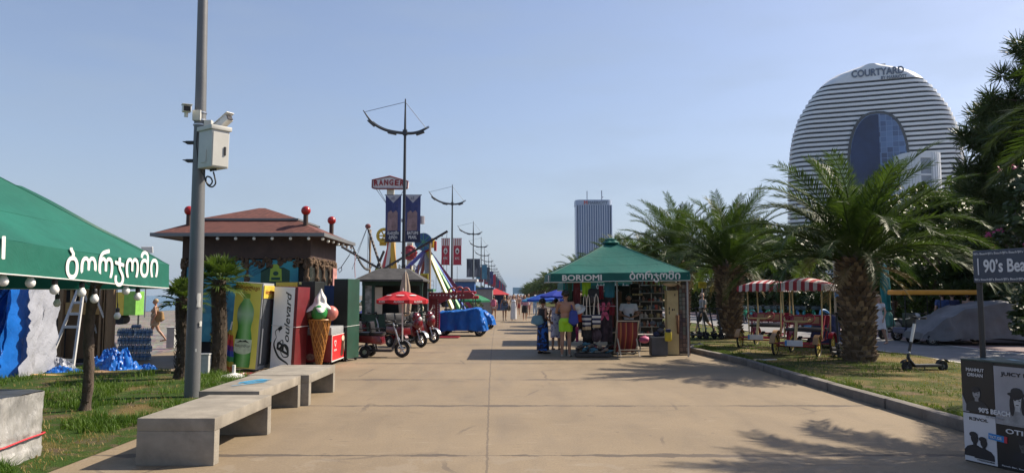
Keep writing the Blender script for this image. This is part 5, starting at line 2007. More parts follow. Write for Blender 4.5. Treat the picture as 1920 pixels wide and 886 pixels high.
def trike(loc, rz, label, fairing=False, s=1.0):
 """electric trike, front towards local +X"""
 t = thing('electric_trike', label, 'electric trike', loc, rz, 'red electric trikes for hire')
 r1 = .215
 wheel(t, (.52, 0, r1), r1, .048, 5, rim=steel)
 for y in (-.27, .27):
  wheel(t, (-.42, y, .155), .155, .05, 6, rim=steel)
  m2 = MB()
  m2.grid(lambda u, v, y=y: Vector((-.42 + .185 * math.cos(R(lerp(20, 165, u))), y + lerp(-.065, .065, v), .16 + .185 * math.sin(R(lerp(20, 165, u))))), 10, 2)
  m2.build('mudguard', grey_pl if not fairing else red_p, t, smooth=60, solid=.008, fixn=False)
 MB().tube([(-.42, -.24, .155), (-.42, .24, .155)], .022, 8).build('axle', dark_metal, t)
 MB().bx(-.36, .26, -.16, .16, .15, .21).build('footboard', black_pl, t, bevel=.015, smooth=40)
 m2 = MB()
 m2.add([(-.62, -.24, .40), (.02, -.24, .34), (-.02, -.22, .58), (-.60, -.24, .58), (-.62, .24, .40), (.02, .24, .34), (-.02, .22, .58), (-.60, .24, .58)],
           [(0, 1, 2, 3), (7, 6, 5, 4), (0, 4, 5, 1), (1, 5, 6, 2), (2, 6, 7, 3), (3, 7, 4, 0)])
 m2.build('seat_box', red_p, t, bevel=.03, smooth=40)
 m2 = MB(); m2.tube([(-.5, 0, .20), (-.45, 0, .40)], .035, 8); m2.tube([(-.2, -.12, .21), (-.25, -.12, .37)], .02, 6); m2.tube([(-.2, .12, .21), (-.25, .12, .37)], .02, 6)
 m2.build('frame', dark_metal, t)
 for x0 in (-.50, -.14):
  b = MB().box((x0, 0, .625), (.34, .40, .085)).build('seat', vinyl, t, bevel=.03, smooth=50)
  MB().box((x0 - .17, 0, .80), (.07, .38, .30), (0, R(-10), 0)).build('backrest', vinyl, t, bevel=.03, smooth=50)
  for y in (-.21, .21):
   MB().tube([(x0 - .16, y, .66), (x0 - .12, y, .76), (x0 + .1, y, .76)], .016, 6).build('armrest', black_pl, t, smooth=50)
 # steering
 for y in (-.065, .065):
  MB().tube([(.52, y, r1), (.40, y, .52)], [.018, .022], 8).build('fork', steel, t, smooth=50)
 MB().tube([(.40, 0, .50), (.26, 0, .93)], .026, 8).build('steering_column', steel if not fairing else dark_metal, t, smooth=50)
 MB().tube([(.26, 0, .22), (.33, 0, .40), (.37, 0, .52)], .032, 8).build('front_frame', grey_pl, t, smooth=50)
 hb = MB().tube([(.14, -.31, .97), (.22, -.22, .96), (.265, -.08, .93), (.265, .08, .93), (.22, .22, .96), (.14, .31, .97)], .014, 8).build('handlebar', dark_metal, t, smooth=50)
 for y in (-1, 1):
  MB().tube([(.19, y * .25, .965), (.13, y * .32, .972)], .022, 8).build('grip', rubber, hb)
 MB().box((.30, 0, .96), (.08, .12, .07)).build('dashboard', black_pl, t, bevel=.015)
 m2 = MB()
 m2.grid(lambda u, v: Vector((.52 + .245 * math.cos(R(lerp(15, 150, u))), lerp(-.06, .06, v), r1 + .245 * math.sin(R(lerp(15, 150, u))))), 10, 2)
 m2.build('front_mudguard', grey_pl if not fairing else steel, t, smooth=60, solid=.008, fixn=False)
 if fairing:
  m2 = MB()
  m2.ell((.40, 0, .66), (.12, .17, .20), 16, 10)
  m2.ell((.34, 0, .84), (.11, .15, .14), 14, 8)
  m2.build('front_fairing', red_p, t, smooth=60)
  MB().ell((.48, 0, .80), (.04, .075, .06), 12, 8).build('headlight', M('lamp_glass', (.55, .55, .55), .1, .1, 3), t, smooth=60)
  m2 = MB(); m2.box((.30, 0, .46), (.12, .30, .30), (0, R(-14), 0)); m2.build('leg_shield', red_p, t, bevel=.03, smooth=40)
  for y in (-.2, .2):
   MB().tube([(.28, y * .6, .98), (.25, y * 1.3, 1.10)], .008, 5).build('mirror', black_pl, t)
 else:
  MB().ell((.36, 0, .82), (.045, .05, .05), 12, 8).build('headlight', black_pl, t, smooth=60)
 t.scale = (s, s, s)
 return t
g = G(718, 669)
trike((g.x, g.y, 0), R(-6), 'nearest red electric trike with two black seats and a bare silver fork', False, 1.0)
g = G(775, 650)
trike((g.x - .22, g.y + .15, 0), R(-33), 'middle red electric trike with a red front fairing and silver fork', True, 1.12)
g = G(795, 644)
trike((g.x - .20, g.y + .75, 0), R(-33), 'farthest red electric trike, half hidden by the one with the same fairing', True, 1.12)
g = G(700, 640)
trike((g.x - .3, g.y + .5, 0), R(-15), 'parked red trike behind the nearest one, mostly hidden', False, 1.05)

# grey fabric tub and small clutter under the red parasol
g = G(745, 640)
t = thing('counter', 'grey covered counter behind the trikes under the red parasol', 'counter', (g.x, g.y + 1.6, 0), R(-4))
MB().bx(-.75, .75, -.3, .3, 0, .92).build('body', M('counter_grey', (.13, .135, .14), .7, .2, 3, .3), t, bevel=.03)
MB().bx(-.8, .8, -.34, .34, .922, .96).build('top', M('counter_top', (.2, .2, .2), .5), t, bevel=.01)
MB().box((.15, -.35, .98), (.34, .02, .30), (R(-18), 0, R(20))).build('price_sign', M('sign_pale', (.5, .42, .4), .5, .3, 8), t)
MB().box((.15, -.365, .99), (.26, .01, .16), (R(-18), 0, R(20))).build('sign_print', M('sign_pink', (.42, .06, .08), .5, .3, 12), t)

# red parasol
red_c = M_cloth('parasol_red', (.50, .022, .03), .3, .08, 2, .6)
def parasol(name, label, loc, r, z0, z1, mat, n=8, group=None, val=.10, lean=0.0, mast=True):
 t = thing(name, label, 'parasol', loc, 0, group)
 t.rotation_euler = (0, lean, 0)
 m2 = MB()
 def f(u, v):
  a = 2 * math.pi * u + math.pi / n
  k = (u * n) % 1
  q = 1 - v
  chord = math.cos(math.pi / n) / math.cos(math.pi / n * (2 * k - 1)) if q > 0 else 1
  rr = r * q * lerp(1, chord, 1.0)
  z = lerp(z0, z1, 1 - q ** 1.35) - .02 * math.sin(math.pi * k) * q
  return Vector((rr * math.cos(a), rr * math.sin(a), z))
 m2.grid(f, n * 6, 8)
 m2.build('canopy', mat, t, smooth=25)
 def fv(u, v):
  p = f(u, 0)
  return p + Vector((0, 0, -val * v - .012 * math.sin(u * n * 2 * math.pi) * v))
 m2 = MB(); m2.grid(fv, n * 6, 2)
 m2.build('valance', mat, t, smooth=40)
 if mast:
  MB().tube([(0, 0, 0), (0, 0, z1 + .08)], .022, 8).build('pole', white_pl, t)
 m2 = MB()
 for k in range(n):
  a = 2 * math.pi * k / n + math.pi / n
  m2.tube([(r * .97 * math.cos(a), r * .97 * math.sin(a), z0 - .015), (.03 * math.cos(a), .03 * math.sin(a), z1 - .05)], .007, 4)
 m2.build('ribs', steel, t)
 return t
q = W(755, 566, 21.8)
P = parasol('parasol', 'red beach parasol with white lettering over the trikes', (q.x, 21.8, 0), .78, W(755, 567, 21.8).z + .09, W(755, 545, 21.8).z, red_c, 8)
zv = W(755, 567, 21.8).z
for k in (0, 1, 2):
 a = R(-90 + (k - 1) * 45)
 o = text('ALGIDA', .062, white_ink, P, (.735 * math.cos(a), .735 * math.sin(a), zv + .005), (R(90), 0, a + R(90)), bold=.03, width=.30)
 zc = lerp(zv + .09, W(755, 545, 21.8).z, .42)
 m2 = MB()
 rad, up = .50, .055
 m2.ell((0, 0, 0), (.13, .012, .032), 16, 6)
 o = m2.build('white_mark', white_ink, P)
 zt = lerp(zv + .09, W(755, 545, 21.8).z, 1 - (.50 / .78) ** 1.35) + .012
 o.location = (.49 * math.cos(a), .49 * math.sin(a), zt)
 o.rotation_euler = (R(-70), 0, a + R(90))

# closed cream parasol
q = W(760, 520, 25)
t = thing('folded_parasol', 'closed cream parasol standing behind the red one', 'parasol', (q.x, 25, 0))
MB().lathe([(.05, .95), (.16, 1.0), (.19, 1.35), (.14, 1.95), (.07, 2.35), (.02, 2.45)], n=32, wob=.16, lobes=8).build('cloth', M_cloth('cream_cloth', (.45, .36, .28), .2), t, smooth=50)
MB().tube([(0, 0, 0), (0, 0, 2.5)], .022, 8).build('pole', white_pl, t)

# ------------------------------------------------------------------ green booth with the slate roof
kg = M('booth_green', (.012, .05, .035), .5, .25, 3, dirt=.2)
DG = 27.0
xg = lambda px: W(px, 550, DG).x
zg = lambda py: W(700, py, DG).z
GX = xg(730)
t = thing('ticket_booth', 'small dark green booth with a grey slate roof behind the trikes', 'booth', (GX, DG, 0))
for px in (682, 700, 790):
 MB().bx(xg(px) - GX - .05, xg(px) - GX + .05, -.05, .05, 0, zg(524)).build('post', kg, t)
MB().bx(xg(679) - GX, xg(793) - GX, 1.4, 1.45, 0, zg(524)).build('back_wall', M('booth_dark', (.02, .022, .02), .7), t)
MB().bx(xg(679) - GX, xg(793) - GX, -.04, .04, 0, .95).build('front_panel', kg, t)
MB().bx(xg(679) - GX, xg(680.5) - GX, .06, 1.4, 0, zg(524)).build('side_wall', kg, t)
MB().bx(xg(700) - GX + .06, xg(717) - GX, -.02, .02, .97, zg(538)).build('door', M('booth_cream', (.50, .44, .34), .6, .15, 3), t)
MB().bx(xg(684) - GX, xg(698) - GX, -.02, .02, .97, zg(535)).build('window', M('booth_pics', (.26, .27, .25), .2, .6, 5), t)
MB().bx(xg(679) - GX, xg(793) - GX, -.06, .05, zg(535), zg(526)).build('beam', kg, t)
m2 = MB()
rx0, rx1 = xg(669) - GX, xg(796) - GX
zz0, zz1 = zg(524), zg(508)
m2.add([(rx0, -.5, zz0), (rx1, -.5, zz0), (rx1, 1.8, zz0), (rx0, 1.8, zz0), (rx0 + .7, .5, zz1 + .12), (rx1 - .7, .5, zz1 + .12), (rx1 - .7, .9, zz1 + .12), (rx0 + .7, .9, zz1 + .12),
  (rx0, -.5, zz0 - .06), (rx1, -.5, zz0 - .06), (rx1, 1.8, zz0 - .06), (rx0, 1.8, zz0 - .06)],
       [(0, 1, 5, 4), (1, 2, 6, 5), (2, 3, 7, 6), (3, 0, 4, 7), (4, 5, 6, 7), (0, 8, 9, 1), (1, 9, 10, 2), (2, 10, 11, 3), (3, 11, 8, 0), (11, 10, 9, 8)])
m2.build('roof', M('slate_roof', (.045, .043, .042), .75, .4, 5, .4, 12), t)
q = W(728, 511, 29)
MB().bx(xg(695) - GX, xg(750) - GX, .9, .96, zg(512), zg(501)).build('sign_board', M('booth_sign', (.38, .42, .06), .5, .3, 3), t)
m2 = MB()
for k in range(7):
 m2.bx(xg(703 + k * 6) - GX, xg(707 + k * 6) - GX, .885, .898, zg(510.5), zg(504))
m2.build('sign_print', M('booth_sign_ink', (.25, .06, .03), .6), t)

# wooden lattice columns with yellow signs
lat = M('lattice_dark', (.05, .03, .022), .7, .3, 5)
lat_b = M('lattice_brown', (.16, .055, .03), .6, .25, 4)
q = W(770, 550, 28.5)
t = thing('trellis_screen', 'tall dark lattice columns with yellow lettering beside the green booth', 'trellis', (q.x, 28.5, 0))
xs_ = lambda px: W(px, 550, 28.5).x - q.x
zs_ = lambda py: W(770, py, 28.5).z
for px0, px1, mt in ((747, 758, lat), (758, 770, lat), (775, 785, lat_b)):
 m2 = MB()
 x0, x1, z0, z1 = xs_(px0), xs_(px1), 0, zs_(496)
 m2.bx(x0, x0 + .03, -.03, .03, z0, z1).bx(x1 - .03, x1, -.03, .03, z0, z1)
 n = 20
 for k in range(n):
  za, zb = lerp(z0, z1, k / n), lerp(z0, z1, (k + 1) / n)
  m2.bar((x0, .02, za), (x1, .02, zb), .018)
  m2.bar((x0, -.02, zb), (x1, -.02, za), .018)
 m2.build('lattice_column', mt, t)
m2 = MB()
for px, py in ((766, 511), (770, 513), (774, 510), (767, 519), (772, 520)):
 m2.ell((xs_(px), -.06, zs_(py)), (.09, .02, .09), 8, 6)
m2.build('yellow_letters', M('sign_yellow', (.62, .50, .03), .5, .1, 5), t)
MB().bx(xs_(786), xs_(801), .3, .36, zs_(530), zs_(512)).build('sign_board', M('sign_yellow', None), t)
m2 = MB()
for k in range(3):
 m2.bx(xs_(788 + k * 4), xs_(790 + k * 4), .28, .296, zs_(528), zs_(515))
m2.build('sign_print', M('booth_sign_ink', None), t)
MB().bx(xs_(786), xs_(810), .4, 1.4, zs_(546), zs_(541)).build('awning', M('awning_green', (.05, .2, .12), .6), t)
MB().bx(xs_(786), xs_(790), .5, .6, 0, zs_(546)).build('post', lat_b, t)
g = G(783, 622)
t = thing('goods_stand', 'stand of colourful toys and bags beside the lattice columns', 'stand', (xs_(783) + q.x, 27.6, 0))
MB().bx(-.35, .35, -.2, .2, 0, .55).build('table', lat, t, bevel=.02)
rg = random.Random(9)
for k, c in enumerate(((.5, .32, .03), (.10, .22, .06), (.35, .06, .05), (.45, .4, .3), (.03, .03, .03), (.5, .2, .03))):
 m2 = MB(); m2.ell((rg.uniform(-.3, .3), rg.uniform(-.15, .1), .7 + .15 * k), (.13, .1, .14), 10, 8)
 m2.build('toy', M('toy_%d' % k, c, .6, .3, 6), t, smooth=60)
MB().tube([(0, .1, .55), (0, .1, 1.75)], .02, 6).build('rack', dark_metal, t)

# boxing punch machine
DB = 29.3
q = W(806, 630, DB)
t = thing('boxing_machine', 'dark red boxing punch machine edged with white bulbs', 'arcade machine', (q.x, DB, 0), 0)
bxm = M('boxer_red', (.20, .012, .022), .35, .12, 3)
xb = lambda px: W(px, 550, DB).x - q.x
zb_ = lambda py: W(815, py, DB).z
m2 = MB(); m2.bx(xb(804.5), xb(823), -.05, .5, 0, zb_(549)); m2.build('side_cabinet', bxm, t, bevel=.01)
m2 = MB()
arc = [(xb(805), zb_(548)), (xb(885), zb_(548)), (xb(889), zb_(552)), (xb(887), zb_(558)), (xb(868), zb_(560)), (xb(840), zb_(561)), (xb(831), zb_(566)), (xb(823), zb_(570)), (xb(823), zb_(560)), (xb(805), zb_(560))]
arc.reverse()
m2.prism(arc, (Matrix.Translation((0, -.30, 0)), .9)); m2.build('header', bxm, t)
for px, py, r_ in ((849, 546, .14), (862, 545, .15), (874, 546, .14)):
 m2 = MB(); m2.torus((xb(px), -.1, zb_(py)), r_, .035, RX, 18, 6); m2.build('crown_ring', M('ring_red', (.3, .05, .05), .5), t)
m2 = MB()
for k in range(11):
 m2.ell((xb(808 + k * 6.2), -.32, zb_(553)), .024, 6, 5)
m2.ell((xb(847), -.33, zb_(556)), .05, 8, 5); m2.ell((xb(856), -.33, zb_(556)), .05, 8, 5)
for k in range(17):
 m2.bx(xb(821.5) - .012, xb(821.5) + .012, -.075, -.052, .15 + k * .092, .20 + k * .092)
m2.build('bulbs', white_ink, t)
for k, ch in enumerate('BOXER'):
 text(ch, .16, M('boxer_letters', (.55, .45, .45), .5), t, (xb(813.5), -.056, zb_(578 + k * 10.5)), bold=.02, width=.12)
MB().ell((xb(832), .0, zb_(568)), (.1, .1, .16), 12, 8).build('punch_ball', black_pl, t, smooth=60)
MB().bx(xb(826), xb(862), -.6, .5, .0, .035).build('floor_plate', bxm, t)

# ------------------------------------------------------------------ covered carts
def drape(name, label, cat, loc, rz, prof, width, mat, seed, wheels=True, group=None, wob=.05):
 """vehicle under a tied tarpaulin; prof: (x, z) roof line from rear to front, skirts down to z_skirt"""
 t = thing(name, label, cat, loc, rz, group)
 m2 = MB()
 L_ = prof[-1][0] - prof[0][0]
 def top(x):
  for (xa, za), (xb_, zb2) in zip(prof, prof[1:]):
   if xa <= x <= xb_:
    s = (x - xa) / (xb_ - xa)
    s = s * s * (3 - 2 * s)
    return lerp(za, zb2, s)
  return prof[-1][1]
 def f(u, v):
  x = lerp(prof[0][0], prof[-1][0], u)
  zt = top(x)
  a = lerp(-1, 1, v)
  k = abs(a)
  s = 1 if a > 0 else -1
  sk = .22 + .10 * noise.noise(Vector((u * 5, s, seed)))
  if k < .5:
   y = s * width / 2 * (k / .5); z = zt - .06 * (k / .5) ** 4
  else:
   q_ = (k - .5) / .5
   y = s * (width / 2 + .07 * q_ + .05 * q_ * math.sin(u * 26 + seed))
   z = lerp(zt - .06, sk, q_)
  p = Vector((x * 3, y * 3, z * 3 + seed))
  d = wob * (noise.noise(p) + .6 * noise.noise(p * 2.3)) + wob * .5 * (abs(noise.noise(p * 3.7)))
  ed = 1 - abs(2 * u - 1) ** 8
  return Vector((x + d * .6, y * (.9 + .1 * ed) + d * .6 * s, z + d * (.8 if k < .5 else .3)))
 m2.grid(f, 70, 48)
 # end skirts
 for ue in (0, 1):
  def fe(u, v, ue=ue):
   p = f(ue, v)
   b_ = Vector((p.x + (.05 if ue else -.05) * u, p.y, max(.2 + .08 * noise.noise(Vector((v * 6, ue, seed))), lerp(p.z, .2, u)) if p.z > .25 else p.z))
   return b_
  m2.grid(fe, 10, 48)
 m2.build('cover', mat, t, smooth=50)
 if wheels:
  for x in (prof[0][0] + .25, prof[-1][0] - .25):
   for y in (-width / 2 + .1, width / 2 - .1):
    wheel(t, (x, y, .2), .2, .05, 5)
  MB().bx(prof[0][0] + .12, prof[-1][0] - .12, -width / 2 + .12, width / 2 - .12, .22, .42).build('chassis', black_pl, t, bevel=.02)
 return t
g = G(868, 630)
drape('covered_cart', 'pedal cart wrapped in a blue tarpaulin in front of the boxing machine', 'cart', (g.x - .05, g.y + .55, 0), R(-3), [(-1.0, .80), (-.9, .98), (0, 1.05), (.5, 1.15), (.72, 1.1), (.92, .7), (.98, .55)], 1.15, tarp_b, 2, True, 'carts under tarpaulins', .06)
g = G(900, 618)
drape('covered_cart', 'smaller scooter under a blue tarpaulin right behind the covered cart', 'cart', (g.x - .1, g.y + 1.0, 0), R(-12), [(-.7, .7), (-.5, .95), (.2, .95), (.6, .7), (.75, .45)], .7, tarp_b, 6, True, 'carts under tarpaulins', .05)

# red canopied pedal cart behind the tarpaulins
def awning_cart(loc, rz, label, mat, L_, Wd, z, under, thick=.16):
 t = thing('canopy_cart', label, 'cart', loc, rz)
 m2 = MB().bx(-L_ / 2, L_ / 2, -Wd / 2, Wd / 2, z, z + thick)
 m2.build('canopy', mat, t, bevel=.05, smooth=40)
 for x in (-L_ / 2 + .15, L_ / 2 - .15, 0):
  for y in (-Wd / 2 + .1, Wd / 2 - .1):
   MB().tube([(x, y, .45), (x, y, z)], .018, 6).build('post', dark_metal, t)
 MB().bx(-L_ / 2 + .1, L_ / 2 - .1, -Wd / 2 + .1, Wd / 2 - .1, .3, .5).build('chassis', under, t, bevel=.04)
 for x in (-.25 * L_, .2 * L_):
  MB().bx(x - .2, x + .2, -Wd / 2 + .12, Wd / 2 - .12, .5, .62).build('seat', vinyl, t, bevel=.03)
  MB().bx(x - .24, x - .18, -Wd / 2 + .12, Wd / 2 - .12, .6, 1.0).build('backrest', vinyl, t, bevel=.02)
 for x in (-L_ / 2 + .3, L_ / 2 - .3):
  for y in (-Wd / 2, Wd / 2):
   wheel(t, (x, y, .22), .22, .05, 5)
 return t
q = W(864, 556, 33.5)
awning_cart((q.x, 33.5, 0), R(2), 'pedal cart with a flat red canopy beyond the blue tarpaulins', M('canopy_red', (.42, .02, .02), .45, .12, 2), 1.62, 1.1, W(864, 560, 33.5).z, black_pl, .15)
q = W(866, 550, 36.5)
awning_cart((q.x + .1, 36.5, 0), R(2), 'second pedal cart with a red canopy, seen over the first one', M('canopy_red', None), 1.2, 1.1, W(866, 551, 36.5).z, black_pl, .15)

# ------------------------------------------------------------------ amusement rides
r_ink = M('ranger_red', (.28, .012, .02), .5)
DR = 52.0
q = W(731, 550, DR)
t = thing('pendulum_ride', 'tall amusement ride with a white and red name sign on top', 'amusement ride', (q.x, DR, 0))
xr = lambda px: W(px, 450, DR).x - q.x
zr = lambda py: W(731, py, DR).z
m2 = MB(); m2.prism([(xr(698), zr(353)), (xr(703), zr(354.5)), (xr(758), zr(355)), (xr(764), zr(353)), (xr(765), zr(341)), (xr(731), zr(331.5)), (xr(698), zr(338.5))][::-1], (Matrix.Translation((0, -.3, 0)), .5))
sgn = m2.build('sign_board', M('sign_cream', (.62, .58, .58), .5), t)
m2 = MB()
pts = [(xr(698), zr(353)), (xr(698), zr(338.5)), (xr(731), zr(331.5)), (xr(765), zr(341)), (xr(764), zr(353)), (xr(758), zr(355)), (xr(703), zr(354.5)), (xr(698), zr(353))]
m2.tube([(x, -.32, z) for x, z in pts], .055, 5)
m2.build('sign_rim', M('sign_rim', (.2, .06, .07), .5), sgn)
for k, ch in enumerate('RANGER'):
 px = 705 + k * 9.6
 o = text(ch, .40, r_ink, sgn, (xr(px), -.335, zr(349.5 - 1.6 * math.sin(math.pi * (k + .5) / 6))), (R(90), R(-4 + k * 2), 0), bold=.05, width=.29, ext=.01)
MB().bx(xr(725), xr(737), -.2, .3, zr(368), zr(352)).build('sign_neck', M('ride_cream', (.5, .46, .36), .5, .2), t)
for px in (703, 708, 757):
 MB().tube([(xr(px), 0, zr(353)), (xr(728 if px < 730 else 740), 0, zr(388))], .02, 5).build('stay', M('stay_grey', (.35, .36, .38), .5), t)
MB().tube([(xr(733), .2, zr(540)), (xr(733), .2, zr(366))], .32, 10).build('mast', M('mast_cream', (.42, .34, .22), .5, .2, 2), t)
for pa, pb, c in (((716, 545), (731, 455), (.5, .05, .05)), ((722, 545), (733, 455), (.62, .60, .55)), ((741, 545), (735, 455), (.62, .36, .03)), ((748, 545), (736, 455), (.60, .30, .03)), ((709, 545), (728, 470), (.55, .25, .2))):
 MB().bar((xr(pa[0]), -.4, zr(pa[1])), (xr(pb[0]), 0, zr(pb[1])), .24).build('leg', M('ride_leg_%d' % pa[0], c, .45, .12, 1), t)
m2 = MB(); m2.torus((xr(721), -.2, zr(442)), .45, .11, RX, 22, 6)
for k in range(6):
 a = k * math.pi / 3
 m2.tube([(xr(721), -.2, zr(442)), (xr(721) + .45 * math.cos(a), -.2, zr(442) + .45 * math.sin(a))], .05, 5)
m2.bx(xr(712), xr(724), -.1, .2, zr(460), zr(447))
m2.build('yellow_wheel', M('ride_yellow', (.55, .36, .03), .45, .1), t)
m2 = MB(); m2.tube([(xr(790), -.3, zr(420)), (xr(790), -.3, zr(406))], .26, 10)
m2.build('counterweight', M('ride_grey', (.25, .24, .27), .5), t)
MB().bx(xr(752), xr(790), -.05, .15, zr(416), zr(410)).build('arm', M('ride_grey', None), t)
m2 = MB(); m2.torus((xr(769), -.2, zr(474)), .40, .13, RX, 20, 6)
m2.ell((xr(769), -.2, zr(474)), (.42, .3, .34), 14, 8)
for k in range(8):
 a = k * math.pi / 4
 m2.tube([(xr(769) + .3 * math.cos(a), -.3, zr(474) + .3 * math.sin(a)), (xr(769) + .58 * math.cos(a), -.3, zr(474) + .52 * math.sin(a))], .05, 5)
m2.build('red_gondola', M('ride_red', (.30, .03, .04), .45, .15), t)
MB().tube([(xr(769), 0, zr(540)), (xr(769), 0, zr(455))], .22, 8).build('gondola_post', M('ride_cream', None), t)

DS = 47.0
q = W(797, 550, DS)
t = thing('swing_ride', 'swing ride with rainbow coloured slanting legs and a blue hub', 'amusement ride', (q.x, DS, 0))
xr = lambda px: W(px, 500, DS).x - q.x
zr = lambda py: W(797, py, DS).z
hubp = (800, 466)
for px, py, dy, c in ((766, 505, -1, (.08, .08, .32)), (778, 507, 1, (.12, .10, .30)), (786, 508, 1.5, (.16, .02, .05)), (838, 545, -1.4, (.32, .27, .03)), (846, 545, -1.0, (.03, .25, .07)), (851, 545, -.6, (.05, .09, .35)), (858, 545, .8, (.20, .03, .08))):
 e = Vector((xr(hubp[0]), 0, zr(hubp[1])))
 f_ = Vector((xr(px), dy, zr(py)))
 f2 = e + (f_ - e) * ((e.z - 0) / (e.z - f_.z))
 m = e.lerp(f2, .5)
 MB().bar(e, f2, .19).build('leg', M('swing_leg_%d' % px, c, .4, .25, .8), t)
m2 = MB(); m2.tube([(xr(795), -.5, zr(454)), (xr(795), -.15, zr(454))], .56, 24)
m2.build('hub_disc', M('hub_blue', (.03, .10, .24), .4, .3, 3), t, smooth=40)
m2 = MB()
for k in range(8):
 a = k * math.pi / 4
 m2.tube([(xr(795), -.52, zr(454)), (xr(795) + .5 * math.cos(a), -.52, zr(454) + .5 * math.sin(a))], .02, 4)
m2.build('hub_spokes', M('hub_green', (.10, .3, .2), .5), t)
m2 = MB(); m2.bx(xr(804), xr(814), -.4, .3, zr(464), zr(447))
for k in range(4):
 m2.bx(xr(804.5 + 2.4 * k), xr(805.7 + 2.4 * k), -.46, -.402, zr(464), zr(447))
m2.build('motor_box', M('motor_yellow', (.55, .34, .03), .45, .15), t)
MB().tube([(xr(800), .2, 0), (xr(800), .2, zr(466))], .17, 10).build('column', M('column_grey', (.25, .28, .33), .5), t)
MB().ell((xr(800), -.1, zr(466)), (.25, .25, .22), 12, 8).build('joint', M('ride_red', None), t, smooth=60)
MB().bx(xr(814), xr(818), -.2, .2, zr(470), zr(452)).build('red_cage', M('ride_red', None), t)
for k in range(12):
 px = 806 + k * 5
 if k % 2 == 0:
  MB().tube([(xr(px), .6, zr(545)), (xr(px), .6, zr(478 + k * 2))], .012, 4).build('chain', dark_metal, t)

# bungee frame
DT = 40.0
q = W(720, 550, DT)
t = thing('bungee_frame', 'dark slanting poles and ropes of a bungee trampoline left of the lamp post', 'bungee trampoline', (q.x, DT, 0))
xr = lambda px: W(px, 480, DT).x - q.x
zr = lambda py: W(720, py, DT).z
for pa, pb in (((716, 506), (688, 423)), ((716, 506), (640, 462)), ((716, 506), (839, 433)), ((703, 512), (720, 470))):
 MB().tube([(xr(pa[0]), 0, zr(pa[1])), (xr(pb[0]), 0, zr(pb[1]))], .07, 6).build('pole', M('bungee_dark', (.045, .04, .04), .5), t)
m2 = MB()
for k in range(12):
 m2.ell((xr(lerp(716, 688, k / 12)), -.07, zr(lerp(506, 423, k / 12))), .06, 6, 5)
 m2.ell((xr(lerp(716, 839, k / 12)), -.07, zr(lerp(506, 433, k / 12)) - .08), .05, 6, 5)
m2.build('bulbs', M('bungee_bulb', (.12, .1, .1), .4), t)
for a_, b_ in (((688, 424), (670, 470)), ((688, 424), (694, 500)), ((690, 424), (714, 500)), ((688, 425), (660, 505)), ((689, 424), (689, 508)), ((838, 434), (830, 520))):
 MB().tube([(xr(a_[0]), .05, zr(a_[1])), (xr(b_[0]), .05, zr(b_[1]))], .012, 4).build('rope', M('rope_grey', (.12, .12, .14), .8), t)
MB().ell((xr(689), 0, zr(424)), (.16, .1, .14), 10, 6).build('pulley', M('bungee_red', (.2, .06, .05), .5), t)
for px, y0 in ((693, 430), (806, 455)):
 MB().tube([(xr(px), .1, 0), (xr(px), .1, zr(y0))], .06, 6).build('upright', M('bungee_tan', (.32, .22, .13), .6), t)
MB().bx(xr(700), xr(740), -1, 1, .0, .5).build('trampoline', M('bungee_pad', (.08, .12, .2), .6), t, bevel=.05)

# ------------------------------------------------------------------ the long row of street lamps
lampm = M('lamp_grey', (.045, .05, .055), .45, .1, 2, metal=.3)
def lamp(loc, label=None):
 t = thing('street_lamp', label or 'grey street lamp', 'street lamp', loc, 0, 'boat shaped street lamps along the promenade')
 H = 10.95
 MB().tube([(0, 0, 0), (0, 0, .4), (0, 0, 4), (0, 0, H - 1.5), (0, 0, H)], [.12, .10, .085, .06, .03], 12).build('pole', lampm, t, smooth=60)
 MB().tube([(0, 0, 0), (0, 0, .05)], .2, 12).build('base', lampm, t)
 arm = smoothpts([(-2.0, H - .55), (-1.55, H - 1.15), (-.9, H - 1.52), (0, H - 1.67), (.6, H - 1.62), (1.15, H - 1.36)])
 n = len(arm)
 MB().tube([(p.x, 0, p.y) for p in arm], [lerp(.02, .055, min(1, 1.6 * math.sin(math.pi * i / (n - 1)))) for i in range(n)], 8).build('arm', lampm, t, smooth=60)
 MB().tube([(p.x, .1, p.y + .09) for p in arm[8:-1]], .02, 5).build('arm_rail', lampm, t)
 MB().bar((0, 0, H - 1.75), (0, 0, H - 1.5), .2).build('clamp', lampm, t)
 for x, z, a in ((-1.62, H - 1.18, 42), (-.62, H - 1.66, 12), (.72, H - 1.66, -20)):
  MB().box((x, 0, z), (.42, .22, .08), (0, R(a), 0)).build('lamp_head', lampm, t, bevel=.03, smooth=40)
 MB().tube([(0, 0, H - .15), (-1.9, 0, H - .62)], .012, 4).build('stay_wire', lampm, t)
 MB().tube([(0, 0, H - .15), (1.0, 0, H - 1.42)], .012, 4).build('stay_wire', lampm, t)
 return t
LX0 = -5.18
l0 = lamp((LX0, 34.6, 0), 'nearest street lamp, carrying the two tall blue banners')
l0.location = (W(756, 550, 34.6).x, 34.6, 0)
labs = ['second street lamp, carrying the red striped banners', 'third street lamp, carrying the dark grey banners', 'fourth street lamp, carrying the teal banners']
for k in range(1, 26):
 y = 34.6 + 27.2 * k
 px = (0, 847, 887, 902)[k] if k < 4 else None
 y = {1: 62.0, 2: 93, 3: 118}.get(k, 118 + 26 * (k - 3))
 x = W(px, 550, y).x if px else LX0 - .2
 dup(l0, (x, y, 0), 0, labs[k - 1] if k < 4 else 'one of the small far street lamps in the receding row')

